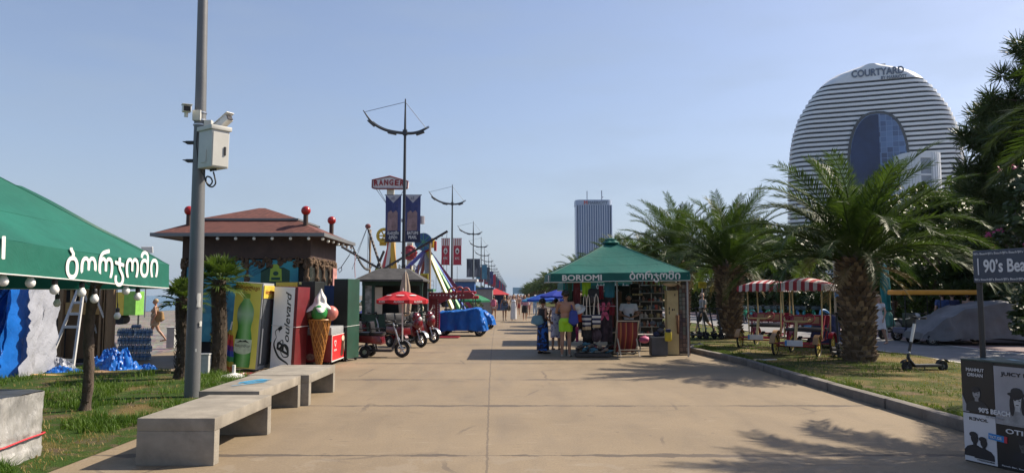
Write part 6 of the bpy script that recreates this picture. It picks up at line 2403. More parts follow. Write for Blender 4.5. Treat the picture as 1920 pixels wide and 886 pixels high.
def banner(name, label, px0, px1, py0, py1, D, mat, group, deco=None):
 a, b_ = W(px0, py0, D), W(px1, py1, D)
 cx_, cz = (a.x + b_.x) / 2, (a.z + b_.z) / 2
 t = thing(name, label, 'banner', (cx_, D - .02, cz), 0, group)
 w, h = b_.x - a.x, a.z - b_.z
 m2 = MB()
 m2.grid(lambda u, v: Vector(((u - .5) * w, .015 * math.sin(v * 5 + u * 3), (v - .5) * h)), 6, 14)
 m2.build('cloth', mat, t, smooth=60)
 for s in (-1, 1):
  MB().tube([(-w / 2 - .05, .03, s * h / 2), (w / 2 + .05, .03, s * h / 2)], .022, 6).build('rod', lampm, t)
 if deco: deco(t, w, h)
 return t
def m_banner(name, c1, c2, c3, sx=1.0):
 m, nt, b = nt_of(name)
 sp = nd(nt, 'ShaderNodeSeparateXYZ')
 nt.links.new(obj_vec(nt), sp.inputs[0])
 n = noise_n(nt, obj_vec(nt, (3, 1, .5)), 1.2, 4)
 n2 = noise_n(nt, obj_vec(nt, (1.2, 1, .7)), 1.6, 4)
 c = mixcol(nt, ramp(nt, n, [(.42, 0), (.62, 1)]), c1, c2)
 c = mixcol(nt, ramp(nt, n2, [(.55, 0), (.68, .8)]), c, c3)
 nt.links.new(c, b.inputs['Base Color'])
 b.inputs['Roughness'].default_value = .55
 return m
blue_b = m_banner('banner_blue', (.025, .035, .13), (.06, .075, .22), (.16, .13, .17))
b_white = M('banner_white', (.40, .40, .44), .6, .1, 3)
b_navy = M('banner_navy', (.015, .02, .06), .6)
tower_p = M('banner_towers', (.26, .17, .17), .6, .4, 3)
def deco_blue(a_, b2):
 def f(t, w, h):
  m2 = MB(); m2.prism([(-w / 2 + .01, h / 2 - .01), (w / 2 - .01, h / 2 - .01), (0, h / 2 - .17 * h)], (Matrix.Translation((0, -.028, 0)), .006)); m2.build('white_corner', b_white, t)
  m2 = MB(); m2.bx(-.09, -.03, -.038, -.030, h / 2 - .09 * h, h / 2 - .05 * h); m2.bx(.0, .05, -.038, -.030, h / 2 - .09 * h, h / 2 - .03 * h); m2.bx(-.14, .14, -.038, -.03, h / 2 - .10 * h, h / 2 - .094 * h); m2.build('emblem', M('emblem_grey', (.2, .2, .24), .6), t)
  for x in (-.16, .08):
   m2 = MB(); m2.prism([(x * w / .75 - .12, -.26 * h), (x * w / .75 + .13, -.26 * h), (x * w / .75 + .13, .12 * h), (x * w / .75 + .05, .17 * h), (x * w / .75 - .10, .12 * h)], (Matrix.Translation((0, -.028, 0)), .006)); m2.build('tower_picture', tower_p, t)
  MB().bx(-w / 2 + .005, w / 2 - .005, -.027, -.019, -h / 2 + .005, -.27 * h).build('dark_foot', b_navy, t)
  text(a_, .15, white_ink, t, (0, -.030, -.345 * h), width=w * .72, bold=.03)
  text(b2, .15, white_ink, t, (0, -.030, -.435 * h), width=w * .55, bold=.03)
 return f
banner('lamp_banner', 'left blue banner on the nearest lamp, lettered in Georgian', 723.5, 751.5, 365.5, 453, 34.4, blue_b, 'banners on the lamps', deco_blue('ბათუმი', 'პერლი'))
banner('lamp_banner', 'right blue banner on the nearest lamp, lettered in Latin script', 760.5, 788, 365.5, 453, 34.4, blue_b, 'banners on the lamps', deco_blue('BATUMI', 'PEARL'))
kfc = M('banner_red', (.38, .025, .05), .55, .12, 2)
def deco_red(t, w, h):
 for k in range(4):
  x = lerp(-w / 2 + .06, w / 2 - .16, k / 3)
  MB().bx(x, x + .09, -.03, -.02, h / 2 - .28 * h, h / 2 - .01).build('white_stripe', white_ink, t)
 m2 = MB(); m2.ell((0, -.03, .02 * h), (.16, .006, .26), 14, 8); m2.build('bucket_mark', white_ink, t)
 m2 = MB(); m2.ell((0, -.04, -.0 * h), (.09, .006, .13), 12, 6); m2.build('bucket_detail', M('mark_dark', (.08, .03, .04), .5), t)
 text('KFC', .20, white_ink, t, (0, -.03, -.30 * h), width=w * .52, bold=.03)
banner('lamp_banner', 'left red banner with white stripes on the second lamp', 828, 843, 446.5, 496, 61.8, kfc, 'banners on the lamps', deco_red)
banner('lamp_banner', 'right red banner with white stripes on the second lamp', 850, 865, 446.5, 496, 61.8, kfc, 'banners on the lamps', deco_red)
dkb = m_banner('banner_grey', (.03, .04, .06), (.10, .12, .16), (.2, .22, .26))
banner('lamp_banner', 'left dark grey banner on the third lamp', 875, 886, 485, 519, 92.8, dkb, 'banners on the lamps')
banner('lamp_banner', 'right dark grey banner on the third lamp', 889, 900, 485, 519, 92.8, dkb, 'banners on the lamps')
tlb = m_banner('banner_teal', (.04, .16, .27), (.06, .20, .30), (.1, .26, .36))
banner('lamp_banner', 'left teal banner on the fourth lamp', 893, 900.5, 496, 523, 117.8, tlb, 'banners on the lamps')
banner('lamp_banner', 'right teal banner on the fourth lamp', 903.5, 913, 496, 523, 117.8, tlb, 'banners on the lamps')
fb = [m_banner('banner_dark_red', (.10, .02, .03), (.25, .03, .05), (.3, .08, .08)), dkb, kfc, blue_b, dkb, kfc]
for k in range(14):
 y = 144 + 26 * k
 for s in (-1, 1):
  x = LX0 - .2 + s * .62
  t = thing('lamp_banner', 'small dark or red banner on one of the far lamps', 'banner', (x, y - .1, 5.6), 0, 'banners on the lamps')
  MB().box((0, 0, 0), (.9, .03, 2.9)).build('cloth', fb[(k * 2 + (s > 0)) % 6], t)
  MB().tube([(-.5, .03, 1.45), (.5, .03, 1.45)], .03, 5).build('rod', lampm, t)

# ------------------------------------------------------------------ far stands along the left edge
def stall(loc, label, w, d, h, wall, roof, counter=None):
 t = thing('market_stall', label, 'stall', loc, 0, 'far stands along the left edge of the promenade')
 MB().bx(-w / 2, w / 2, -d / 2, d / 2, 0, h * .42).build('counter', counter or wall, t)
 MB().bx(-w / 2, w / 2, d / 2 - .1, d / 2, h * .42, h).build('back_wall', wall, t)
 for x in (-w / 2 + .05, w / 2 - .05):
  MB().bx(x - .05, x + .05, -d / 2, -d / 2 + .1, h * .42, h).build('post', dark_metal, t)
 m2 = MB(); m2.add([(-w / 2 - .3, -d / 2 - .3, h), (w / 2 + .3, -d / 2 - .3, h), (w / 2 + .3, d / 2 + .3, h), (-w / 2 - .3, d / 2 + .3, h), (0, 0, h + .7)], [(0, 1, 4), (1, 2, 4), (2, 3, 4), (3, 0, 4), (3, 2, 1, 0)])
 m2.build('roof', roof, t)
 return t
wb, wg_, wr_ = M('stall_blue', (.03, .07, .17), .5), M('stall_grey', (.22, .22, .22), .6), M('stall_red', (.42, .03, .03), .5)
q = W(930, 552, 82); stall((q.x, 82, 0), 'small stand with a bright red pointed roof beside the far lamps', 2.6, 2.4, W(930, 552, 82).z, wb, wr_)
q = W(906, 575, 62);
t = thing('kiosk', 'plain grey kiosk behind the second lamp post', 'kiosk', (q.x, 64, 0))
MB().bx(-.75, .75, -1, 1, 0, 2.15).build('body', wg_, t, bevel=.02)
MB().bx(-.85, .85, -1.1, 1.1, 2.152, 2.3).build('roof', wb, t, bevel=.02)
q = W(880, 540, 58)
t = thing('ride_cabin', 'blue ticket cabin with a white edged roof behind the rides', 'cabin', (q.x - .3, 58, 0))
MB().bx(-.75, .75, -1, 1, 0, W(880, 528, 58).z).build('body', M('cabin_blue', (.03, .10, .30), .5), t, bevel=.02)
MB().bx(-.95, .95, -1.2, 1.2, W(880, 528, 58).z + .003, W(880, 523, 58).z).build('roof', M('cabin_white', (.5, .5, .5), .5), t, bevel=.02)
MB().bx(-.3, .4, -1.03, -1.003, 1.2, 2.2).build('window', M('cabin_glass', (.1, .15, .2), .2), t)
q = W(884, 580, 50)
t = thing('planter', 'dark planter box with green netting behind the blue tarpaulins', 'planter', (q.x - .4, 50, 0))
MB().bx(-1.4, 1.3, -.4, .4, 0, .75).build('box', M('planter_dark', (.05, .06, .06), .7), t, bevel=.02)
m2 = MB(); leaf_cloud(m2, Vector((0, 0, 1.0)), Vector((1.2, .35, .35)), 500, .18, random.Random(3)); m2.build('plants', leaf_mid, t, fixn=False)
q = W(860, 548, 56)
parasol('parasol', 'green parasol standing behind the red canopies', (W(892, 560, 44).x, 44, 0), .9, W(892, 562, 44).z, W(892, 555, 44).z + .12, M_cloth('parasol_green', (.03, .22, .11), .3), 8)
for k, (y, c, l) in enumerate(((130, wr_, 'far red roofed stand near the end of the promenade'), (168, wb, 'far blue roofed stand near the end of the promenade'), (105, wg_, 'far grey roofed stand beside the lamp row'))):
 stall((-8.4, y, 0), l, 2.6, 2.4, 2.1, wb, c)
fence = thing('railing', 'thin metal railing on a raised deck far left of the lamp row', 'railing', (-13, 95, 0))
MB().bx(-6, 3, -.5, .5, 0, 2.3).build('deck', M('deck_grey', (.3, .3, .3), .7), fence)
m2 = MB()
for k in range(19):
 m2.tube([(-6 + k * .5, -.4, 2.3), (-6 + k * .5, -.4, 3.5)], .03, 4)
m2.tube([(-6, -.4, 3.5), (3, -.4, 3.5)], .04, 4); m2.tube([(-6, -.4, 2.9), (3, -.4, 2.9)], .03, 4)
m2.build('bars', steel, fence)
bushes = broad('round green shrub beside the far left stands', (-9.0, 70, 0), 2.3, 1.6, 71, leaf_mid, 22, 90, .2, .05, 'shrub', 'shrubs beside the left stands', 'shrub')
for x, y, s in ((-9.5, 56, 1.0), (-9.2, 112, 1.3), (-10, 140, 1.6), (-9, 185, 1.6), (-9.5, 230, 1.8), (-9, 49, .8)):
 dup(bushes, (x, y, 0), y, 'green shrub among the stands on the far left', None, s)
for k in range(5):
 dup(palm2, (-9.5, 150 + 30 * k, 0), k * 1.1, 'far date palm left of the lamp row', 'date palms along the promenade', .75)
# pale gate at the end of the promenade
q = W(968, 545, 420)
t = thing('gateway', 'pale blue gate board at the vanishing end of the promenade', 'gate', (q.x + 2, 420, 0))
MB().bx(-4, 6, -.5, .5, 2.5, 6).build('board', M('gate_blue', (.25, .42, .55), .6), t)
for x in (-3.5, 5.5):
 MB().bx(x - .4, x + .4, -.4, .4, 0, 2.5).build('post', wg_, t)
# ------------------------------------------------------------------ right side: green market stall
teal_c = M_cloth('canopy_teal', (.010, .115, .095), .20, .18, 1.1, .6, .5, 3.2)
SX0, SX1, SY0, SY1 = 1.05, 4.80, 20.0, 23.7
zb0 = 2.05
st_, SCn = canopy('market_canopy', 'whole green canopy with white lettering over the beachwear stall', SX0, SX1, SY0, SY1, (2.0, zb0, zb0 + .02, zb0), 3.24, .225, teal_c, sag=.0, pole=False)
scx, scy = (SX0 + SX1) / 2, (SY0 + SY1) / 2
def vtext(s, px0, px1, h, zoff, mat=white_ink):
 a, b_ = W(px0, 520, SY0).x, W(px1, 520, SY0).x
 o = text(s, h, mat, st_, ((a + b_) / 2 - scx, SY0 - .045 - scy, lerp(2.0, zb0, ((a + b_) / 2 - SX0) / (SX1 - SX0)) + zoff), bold=.03, width=b_ - a)
 o.rotation_euler = (R(94), R(-.7), 0)
vtext('BORJOMI', 1054, 1128, .155, .035)
vtext('ბორჯომი', 1180, 1275, .21, .042)
MB().box((SX0 - .03 - scx, .35 - 1.85 + .3, 2.12), (.012, .30, .16)).build('side_lettering_patch', white_pl, st_)
MB().box((SX1 + .035 - scx, .2 - 1.85, 2.15), (.012, .22, .15)).build('side_lettering_patch', white_pl, st_)
for x, y in ((SX1 - .06, SY0 + .05), (SX1 - .06, SY1 - .06)):
  MB().tube([(x - scx, y - scy, 0), (x - scx, y - scy, 2.2)], .025, 8).build('post', M('stall_post', (.30, .30, .30), .4, .1, metal=.4), st_)
MB().tube([(W(1157, 550, 20.4).x - scx, 20.4 - scy, 0), (W(1157, 550, 20.4).x - scx, 20.4 - scy, 2.3)], .02, 8).build('post', M('stall_post', None), st_)
# lower second canopy behind
ux0, ux1 = W(1056, 540, 25).x, W(1217, 540, 25).x
sc2, C2 = canopy('market_canopy', 'second green canopy seen under the whole one, lettered in Georgian twice', ux0, ux1, 25, 28, (1.81, 1.81, 1.81, 1.81), 2.75, .26, teal_c, sag=.0)
for px0, px1 in ((1118, 1160), (1166, 1212)):
 a, b_ = W(px0, 540, 25).x, W(px1, 540, 25).x
 text('ბორჯომი', .17, white_ink, sc2, ((a + b_) / 2 - (ux0 + ux1) / 2, -1.54, 1.87), (R(94), 0, 0), bold=.03, width=b_ - a)

def garment(name, label, cat, px0, px1, py0, py1, D, mat, taper=.9, seed=0, thick=.05, group='clothes and towels hung around the stall', grey=None):
 a, b_ = W(px0, py0, D), W(px1, py1, D)
 cx_, zt, zb, w = (a.x + b_.x) / 2, a.z, b_.z, b_.x - a.x
 t = None
 m2 = MB()
 def f(u, v, s=1):
  x = (u - .5) * w * lerp(1, taper, v)
  y = .5 * thick * s * (1 - abs(2 * u - 1) ** 3) + .035 * math.sin(u * 8 + seed) * v + .02 * noise.noise(Vector((u * 5, v * 5, seed)))
  z = -v * (zt - zb) + .03 * noise.noise(Vector((u * 4, seed, 0))) * v
  return Vector((x, y, z))
 m2.grid(lambda u, v: f(u, v, -1), 14, 14)
 m2.grid(lambda u, v: f(u, v, 1), 14, 14)
 o = m2.build(name, mat, None, smooth=60)
 o.location = (cx_, D, zt)
 MBh = MB().tube([(0, 0, .06), (0, 0, 0), (-w * .4, 0, -.015)], .006, 5)
 MBh.tube([(0, 0, 0), (w * .4, 0, -.015)], .006, 5)
 MBh.build('hanger', steel, o)
 return tag(o, label, cat, group)
garment('towel', 'dark green cloth hanging at the left end of the stall', 'towel', 1064, 1073, 530, 562, 20.3, M('cloth_green_dark', (.02, .06, .03), .8), seed=1)
garment('dress', 'dark red dress hanging beside the white cord', 'dress', 1075, 1088, 530, 572, 20.35, M('cloth_wine', (.10, .012, .015), .8), 1.1, seed=2)
garment('towel', 'lime green towel hanging under the canopy lettering', 'towel', 1091, 1108, 529, 555, 20.3, M('cloth_lime', (.22, .40, .015), .8), seed=3)
garment('shirt', 'dark red shirt hanging right of the black backpack', 'shirt', 1122, 1132, 535, 560, 20.5, M('cloth_red', (.22, .015, .03), .8), seed=4)
garment('towel', 'teal towel hanging near the thin white pole', 'towel', 1133, 1153, 528, 557, 20.35, M('cloth_teal', (.01, .11, .15), .8), .95, seed=5)
garment('shorts', 'bright orange swim shorts hanging above the striped bags', 'shorts', 1080, 1092, 584, 603, 20.2, M('cloth_orange', (.70, .08, .02), .7), 1.0, seed=6)
garment('shirt', 'dark red shirt hanging left of the thin white pole', 'shirt', 1142, 1153, 570, 590, 20.6, M('cloth_red', None), seed=7)
garment('dress', 'black dress hanging behind the striped bags', 'dress', 1093, 1112, 555, 645, 20.75, M('cloth_black', (.02, .02, .022), .85), 1.1, seed=8)
garment('dress', 'dark patterned wrap hanging behind the flip flops', 'dress', 1126, 1148, 556, 640, 20.8, M('cloth_mix', (.06, .04, .05), .85, .6, 9), 1.1, seed=9)
garment('towel', 'pink towel hanging low behind the shoppers', 'towel', 1079, 1085, 612, 640, 20.5, M('cloth_pink', (.45, .06, .2), .8), seed=10)
# hanging rail
rl = thing('clothes_rail', 'thin metal rail along the stall front carrying the hanging clothes', 'rail', (W(1110, 530, 20.45).x, 20.45, 0))
for x in (-.72, .70):
 MB().tube([(x, 0, 0), (x, 0, 2.06)], .014, 6).build('upright', dark_metal, rl)
for z in (2.05, 1.35):
 MB().tube([(-.72, 0, z), (.70, 0, z)], .014, 6).build('bar', M('stall_post', None), rl)
rg = random.Random(31)
gmat = [M('cloth_black', None), M('cloth_mix', None), M('cloth_wine', None), M('cloth_green_dark', None), M('cloth_navy', (.015, .02, .07), .85), M('cloth_brown', (.07, .04, .025), .85), M('cloth_teal', None)]
gn = ('black', 'patterned', 'wine red', 'dark green', 'navy', 'brown', 'teal')
for k in range(15):  # dark cloths added behind the front goods to fill and darken the interior
 px = 1064 + 6.4 * k
 py = 548 + rg.uniform(-4, 4) + (26 if k % 4 == 3 else 0)
 c = rg.randrange(7)
 garment('wrap', '%s wrap added to fill and darken the back row of hanging cloths behind the shoppers' % gn[c], 'beach wrap', px, px + rg.uniform(8, 13), py, rg.uniform(600, 640), 21.5 + .05 * k, gmat[c], 1.1, k)
# backpack
q = W(1113, 556, 20.25)
t = thing('backpack', 'black backpack hanging in the middle of the stall front', 'backpack', (q.x, 20.25, q.z))
m2 = MB(); m2.box((0, 0, 0), (.30, .14, .44)); m2.build('body', M('cloth_black', None), t, bevel=.06, smooth=60)
MB().box((0, -.09, -.07), (.22, .06, .20)).build('pocket', M('pack_grey', (.04, .035, .035), .8), t, bevel=.025, smooth=60)
MB().torus((0, 0, .24), .05, .012, RX, 14, 6).build('loop', black_pl, t)
MB().tube([(.0, -.125, .0), (.0, -.125, -.12)], .008, 4).build('zip', steel, t)
# straw hat and flip flops
q = W(1084, 578, 20.15)
o = MB().lathe([(.001, .12), (.07, .115), (.10, .06), (.105, .0), (.20, -.03), (.195, -.04), (.10, -.015)], n=24).build('sun_hat', M('hat_white', (.5, .48, .44), .8, .1, 8), None, smooth=50)
o.location = q; o.rotation_euler = (R(35), R(-20), 0)
tag(o, 'white sun hat hanging above the orange shorts', 'hat')
def flipflop(px, py, D, rot, mat, label):
 q = W(px, py, D)
 t = thing('flip_flops', label, 'flip flops', (q.x, D, q.z), 0, 'flip flops hanging at the stall')
 for s in (-1, 1):
  m2 = MB()
  pts = [(.045 * math.cos(a) * (1 + .25 * math.sin(a)), .125 * math.sin(a)) for a in [2 * math.pi * k / 18 for k in range(18)]]
  m2.prism(pts, (Matrix.Translation((s * .06, 0, 0)) @ Matrix.Rotation(rot * s, 4, 'Y'), .025))
  so = m2.build('sole', mat, t)
  MB().tube([(s * .06 - .03, -.01, -.01), (s * .06, -.035, .06), (s * .06 + .03, -.01, -.01)], .007, 5).build('strap', black_pl, so)
flipflop(1127, 575, 20.2, .2, M('flip_pink', (.42, .05, .12), .6), 'upper pink flip flops hanging right of the striped bags')
flipflop(1136, 574, 20.25, .3, M('flip_red', (.3, .03, .06), .6), 'red flip flops hanging just left of the dark red shirt')
flipflop(1134, 592, 20.2, -.3, M('flip_pink', None), 'lower pink flip flops hanging over the patterned wrap')
# striped bags
def beach_bag(px0, px1, py0, py1, D, rz, label):
 a, b_ = W(px0, py0, D), W(px1, py1, D)
 w, h = b_.x - a.x, a.z - b_.z
 t = thing('beach_bag', label, 'bag', ((a.x + b_.x) / 2, D, b_.z), rz, 'striped beach bags hanging at the stall')
 m2 = MB()
 m2.add([(-w * .38, -.06, 0), (w * .38, -.06, 0), (w * .38, .06, 0), (-w * .38, .06, 0), (-w / 2, -.09, h), (w / 2, -.09, h), (w / 2, .09, h), (-w / 2, .09, h)], [(0, 1, 5, 4), (1, 2, 6, 5), (2, 3, 7, 6), (3, 0, 4, 7), (3, 2, 1, 0), (4, 5, 6, 7)])
 m2.build('body', M_stripe('bag_stripes', (.62, .60, .56), (.02, .025, .07), 2, .125, .8), t, bevel=.01) if 'bag_stripes' not in MATS else m2.build('body', MATS['bag_stripes'], t, bevel=.01)
 MB().bx(-w * .40, w * .40, -.075, .075, -.01, h * .22).build('straw_base', M('straw', (.42, .31, .18), .9, .2, 20), t, bevel=.01)
 for y in (-.08, .08):
  MB().tube([(-w * .3, y, h), (-w * .16, y, h + .45), (0, y, h + .55), (w * .16, y, h + .45), (w * .3, y, h)], .012, 6).build('handle', M('rope_cream', (.55, .48, .38), .8), t, smooth=60)
beach_bag(1109, 1127, 589, 613, 20.1, 0, 'striped navy and white bag facing the promenade squarely')
beach_bag(1092, 1108, 590, 617, 20.1, R(28), 'striped navy and white bag turned to the left')
# piles on the ground
def shoe_heap(cx_, cy, n, w, d, h, seed, label):
 rg = random.Random(seed)
 t = thing('shoe_crate', label, 'crate of shoes', (cx_, cy, 0))
 MB().bx(-w / 2, w / 2, -d / 2, d / 2, .02, .10).build('tray', M('tray_dark', (.05, .04, .035), .7), t, bevel=.01)
 cols = [M('shoe_%d' % k, c, .7, .3, 8) for k, c in enumerate(((.05, .04, .04), (.16, .12, .09), (.03, .10, .14), (.25, .22, .2), (.12, .02, .03)))]
 for k in range(n):
  m2 = MB()
  x, y = rg.uniform(-w / 2, w / 2) * .9, rg.uniform(-d / 2, d / 2) * .9
  z = .13 + h * rg.random() * (1 - abs(2 * x / w) ** 2)
  rot = Euler((rg.uniform(-.5, .5), rg.uniform(-.5, .5), rg.uniform(0, 6.28))).to_matrix()
  m2.ell((x, y, z), (.05, .13, .028), 10, 6, rot)
  m2.ell(Vector((x, y, z)) + rot @ Vector((0, .04, .03)), (.045, .07, .035), 10, 6, rot)
  m2.build('shoe', cols[rg.randrange(5)], t, smooth=60)
shoe_heap(W(1113, 655, 19.9).x, 20.1, 26, .95, .5, .26, 4, 'low heap of dark sandals and shoes at the foot of the clothes rail')
shoe_heap(W(1150, 650, 20.8).x, 20.9, 16, .7, .4, .2, 7, 'tray of slippers left of the striped deck chair')
g = G(1122, 664)
tag(MB().box((g.x, g.y, .04), (.62, .10, .04), R(2)).build('batten', white_pl, None, bevel=.006), 'pale batten lying in front of the shoe heap', 'batten')
for k, (px, py, mt, lab) in enumerate(((1101, 625, 'cloth_black', 'black drawstring bag hanging below the striped bags'), (1118, 628, 'cloth_mix', 'dark bag hanging right of the black drawstring bag'), (1070, 628, 'cloth_black', 'black bag hanging just right of the blue drawstring bag'))):
 q = W(px, py, 20.3)
 m2 = MB(); m2.ell((0, 0, 0), (.15, .10, .19), 14, 10)
 o = m2.build('bag', MATS[mt], None, smooth=60); o.location = q
 MB().tube([(-.06, 0, .16), (0, 0, .34), (.06, 0, .16)], .01, 5).build('handle', black_pl, o)
 tag(o, lab, 'bag')

# deck chair
g = G(1178, 668)
t = thing('deck_chair', 'deck chair with a red and brown striped canvas seen from the back', 'deck chair', (W(1179, 660, 19.9).x, 20.0, 0), R(3))
def m_deck():
 m, nt, b = nt_of('deck_canvas')
 sp = nd(nt, 'ShaderNodeSeparateXYZ')
 nt.links.new(obj_vec(nt), sp.inputs[0])
 f_ = math_n(nt, 'FRACT', math_n(nt, 'ADD', math_n(nt, 'MULTIPLY', sp.outputs[0], 1.9), .5))
 c = ramp(nt, f_, [(.0, (.17, .025, .02)), (.12, (.30, .11, .035)), (.2, (.12, .018, .018)), (.36, (.26, .035, .025)), (.42, (.36, .17, .05)), (.46, (.13, .016, .018)), (.62, (.22, .03, .022)), (.74, (.32, .13, .04)), (.8, (.14, .02, .02))])
 nt.nodes[c.node.name].color_ramp.interpolation = 'CONSTANT'
 nt.links.new(c, b.inputs['Base Color'])
 b.inputs['Roughness'].default_value = .85
 return m
w2 = .29
m2 = MB()
m2.grid(lambda u, v: Vector(((u - .5) * 2 * w2 * .92, -.02 + .30 * v + .20 * math.sin(math.pi * v) * .6 * -1 + .1, .92 - .80 * v)), 8, 16)
m2.build('canvas', m_deck(), t, smooth=60, solid=.006, fixn=False)
dw = M('deck_wood', (.36, .30, .22), .6, .2, 6)
for x in (-w2, w2):
 MB().bar((x, -.02, .97), (x, .45, .06), .035).build('side_rail', dw, t)
 MB().bar((x * .86, -.28, .02), (x * .9, .25, .62), .032).build('side_rail', dw, t)
 MB().bar((x * 1.08, .10, .66), (x * 1.08, .52, .62), .03).build('armrest', dw, t)
for y, z in ((-.02, .96), (.45, .07), (-.28, .03), (-.16, .20)):
 MB().bar((-w2 * 1.02, y, z), (w2 * 1.02, y, z), .03).build('cross_bar', dw, t)

# shelving with goods at the back of the stall
DSH = 22.4
q = W(1225, 600, DSH)
sh = thing('display_rack', 'tall wire rack full of goods behind the vendor', 'rack', (q.x, DSH, 0))
xs2 = lambda px: W(px, 600, DSH).x - q.x
for px in (1200, 1222, 1250):
 MB().tube([(xs2(px), 0, 0), (xs2(px), 0, 2.0)], .016, 6).build('upright', M('stall_post', None), sh)
rg = random.Random(12)
gm_ = [M('goods_%d' % k, c, .6, .4, 9) for k, c in enumerate(((.34, .33, .32), (.06, .05, .05), (.22, .12, .08), (.07, .12, .16), (.30, .06, .05), (.30, .26, .14)))]
for k in range(7):
 z = .45 + k * .25
 MB().bx(xs2(1200), xs2(1250), -.16, .16, z, z + .015).build('shelf', M('stall_post', None), sh)
 for j in range(9):
  x = lerp(xs2(1201), xs2(1249), (j + rg.random() * .7) / 9.3)
  h = rg.uniform(.06, .19)
  m2 = MB()
  kind = rg.randrange(3)
  if kind == 0: m2.box((x, rg.uniform(-.08, .08), z + .017 + h / 2), (rg.uniform(.04, .08), .1, h), rg.uniform(-.3, .3))
  elif kind == 1: m2.lathe([(.03, 0), (.045, h * .5), (.02, h * .85), (.025, h)], (x, rg.uniform(-.08, .08), z + .017), 10)
  else: m2.ell((x, rg.uniform(-.08, .08), z + .017 + h * .4), (.05, .05, h * .42), 10, 7)
  m2.build('goods', gm_[rg.randrange(6)], sh, smooth=40)
MB().bx(xs2(1186), xs2(1206), .3, .5, .3, 2.0).build('backing', M('rack_dark', (.025, .025, .025), .8), sh)
for k in range(6):
 q2 = 2.0 - .18 * k
 MB().bx(xs2(1186), xs2(1207), -.05, .25, q2 - .02, q2).build('shelf', M('rack_dark', None), sh)
 m2 = MB()
 for j in range(4):
  m2.box((xs2(1188 + j * 5), -.02, q2 + .03), (.06, .05, .05))
 m2.build('goods', gm_[rg.choice((1, 2, 5, 1))], sh)
# small table behind the deck chair
t = thing('folding_table', 'low folding table with boxes at the foot of the rack', 'table', (W(1205, 620, 21.4).x, 21.6, 0))
MB().bx(-.35, .35, -.2, .2, .50, .53).build('top', gm_[0], t)
for x in (-.32, .32):
 for y in (-.17, .17):
  MB().tube([(x, y, 0), (x, y, .5)], .014, 6).build('leg', steel, t)
# crates with bags
q = W(1237, 640, 20.3)
t = thing('storage_crate', 'dark crate filled with black bags and caps left of the cream cabinet', 'crate', (q.x, 20.4, 0))
MB().bx(-.24, .20, -.2, .2, .02, .50).build('box', M('crate_dark', (.06, .06, .065), .6, .3, 4), t, bevel=.015)
MB().bx(-.26, .22, -.22, .22, .50, .53).build('rim', M('crate_rim', (.2, .2, .2), .5), t, bevel=.006)
rg = random.Random(6)
for k in range(9):
 m2 = MB(); m2.ell((rg.uniform(-.18, .14), rg.uniform(-.12, .1), .56 + .05 * k * rg.random()), (.09, .08, .07), 10, 7)
 m2.build('cap', (M('cloth_black', None), M('cap_navy', (.015, .02, .06), .8), M('cap_grey', (.08, .08, .09), .8))[k % 3], t, smooth=60)
q = W(1253, 630, 20.05)
o = MB().box((0, 0, 0), (.19, .11, .26)).build('bag', M('bag_yellow', (.42, .33, .02), .6, .1, 6), None, bevel=.045, smooth=60); o.location = q
MB().box((0, -.01, .15), (.14, .09, .10)).build('flap', M('cap_navy', None), o, bevel=.03, smooth=50)
tag(o, 'yellow bag with a dark top hanging on the crate', 'bag')
q = W(1208, 636, 21.0)
o = MB().ell((0, 0, 0), (.16, .12, .10), 14, 10).build('bag', M('bag_pink', (.55, .12, .25), .6, .2, 10), None, smooth=60); o.location = (q.x, 21.0, q.z)
MB().tube([(-.05, 0, .08), (0, 0, .16), (.05, 0, .08)], .01, 5).build('handle', M('bag_pink', None), o)
tag(o, 'pink bag right of the striped deck chair', 'bag')
# cream cabinet
q = W(1262, 600, 20.5)
t = thing('cabinet', 'tall narrow cream cabinet with dark marks near the right end of the stall', 'cabinet', (q.x, 20.6, 0), R(0))
w_ = W(1273, 600, 20.5).x - W(1252, 600, 20.5).x
MB().bx(-w_ / 2, w_ / 2, -.10, .25, .02, 1.78).build('body', M('cabinet_cream', (.46, .36, .18), .6, .15, 3, dirt=.35), t, bevel=.01)
m2 = MB()
for x, z, a_, b_ in ((.06, 1.66, .014, .035), (-.10, 1.28, .018, .05), (-.10, 1.17, .016, .05), (-.01, 1.25, .022, .028), (.04, 1.255, .018, .02)):
 m2.ell((x, -.103, z), (a_, .006, b_), 8, 6)
m2.build('dark_marks', M('mark_black', (.03, .025, .02), .7), t)
# picture board at the end post
q = W(1283, 600, 20.55)
t = thing('display_board', 'narrow dark board covered in small pictures at the right end of the stall', 'display board', (q.x, 20.62, 0), R(0))
w_ = .27
MB().bx(-w_ / 2, w_ / 2, -.03, .03, .04, 2.02).build('board', M('board_dark', (.045, .035, .032), .7, .3, 4), t)
rg = random.Random(15)
cols = [M('pic_%d' % k, c, .6, .4, 12) for k, c in enumerate(((.10, .06, .05), (.16, .10, .08), (.07, .05, .06), (.12, .13, .11), (.2, .17, .14)))]
for r_ in range(16):
 for c_ in range(3):
  MB().box((-.085 + c_ * .085, -.036, .16 + r_ * .115), (.07, .006, .10)).build('picture', cols[rg.randrange(5)], t)
MB().bx(-w_ / 2 - .025, -w_ / 2 - .002, -.04, .04, 0, 2.05).build('frame', M('board_frame', (.13, .05, .035), .6), t)
MB().bx(w_ / 2 + .002, w_ / 2 + .025, -.04, .04, 0, 2.05).build('frame', M('board_frame', None), t)
q = W(1266, 600, 20.3)
o = garment('necklaces', 'string of wooden beads hanging on the cream cabinet', 'necklace', 1267, 1274, 590, 625, 20.42, M('beads', (.20, .10, .05), .6, .4, 20), .7, 11, .05, None)
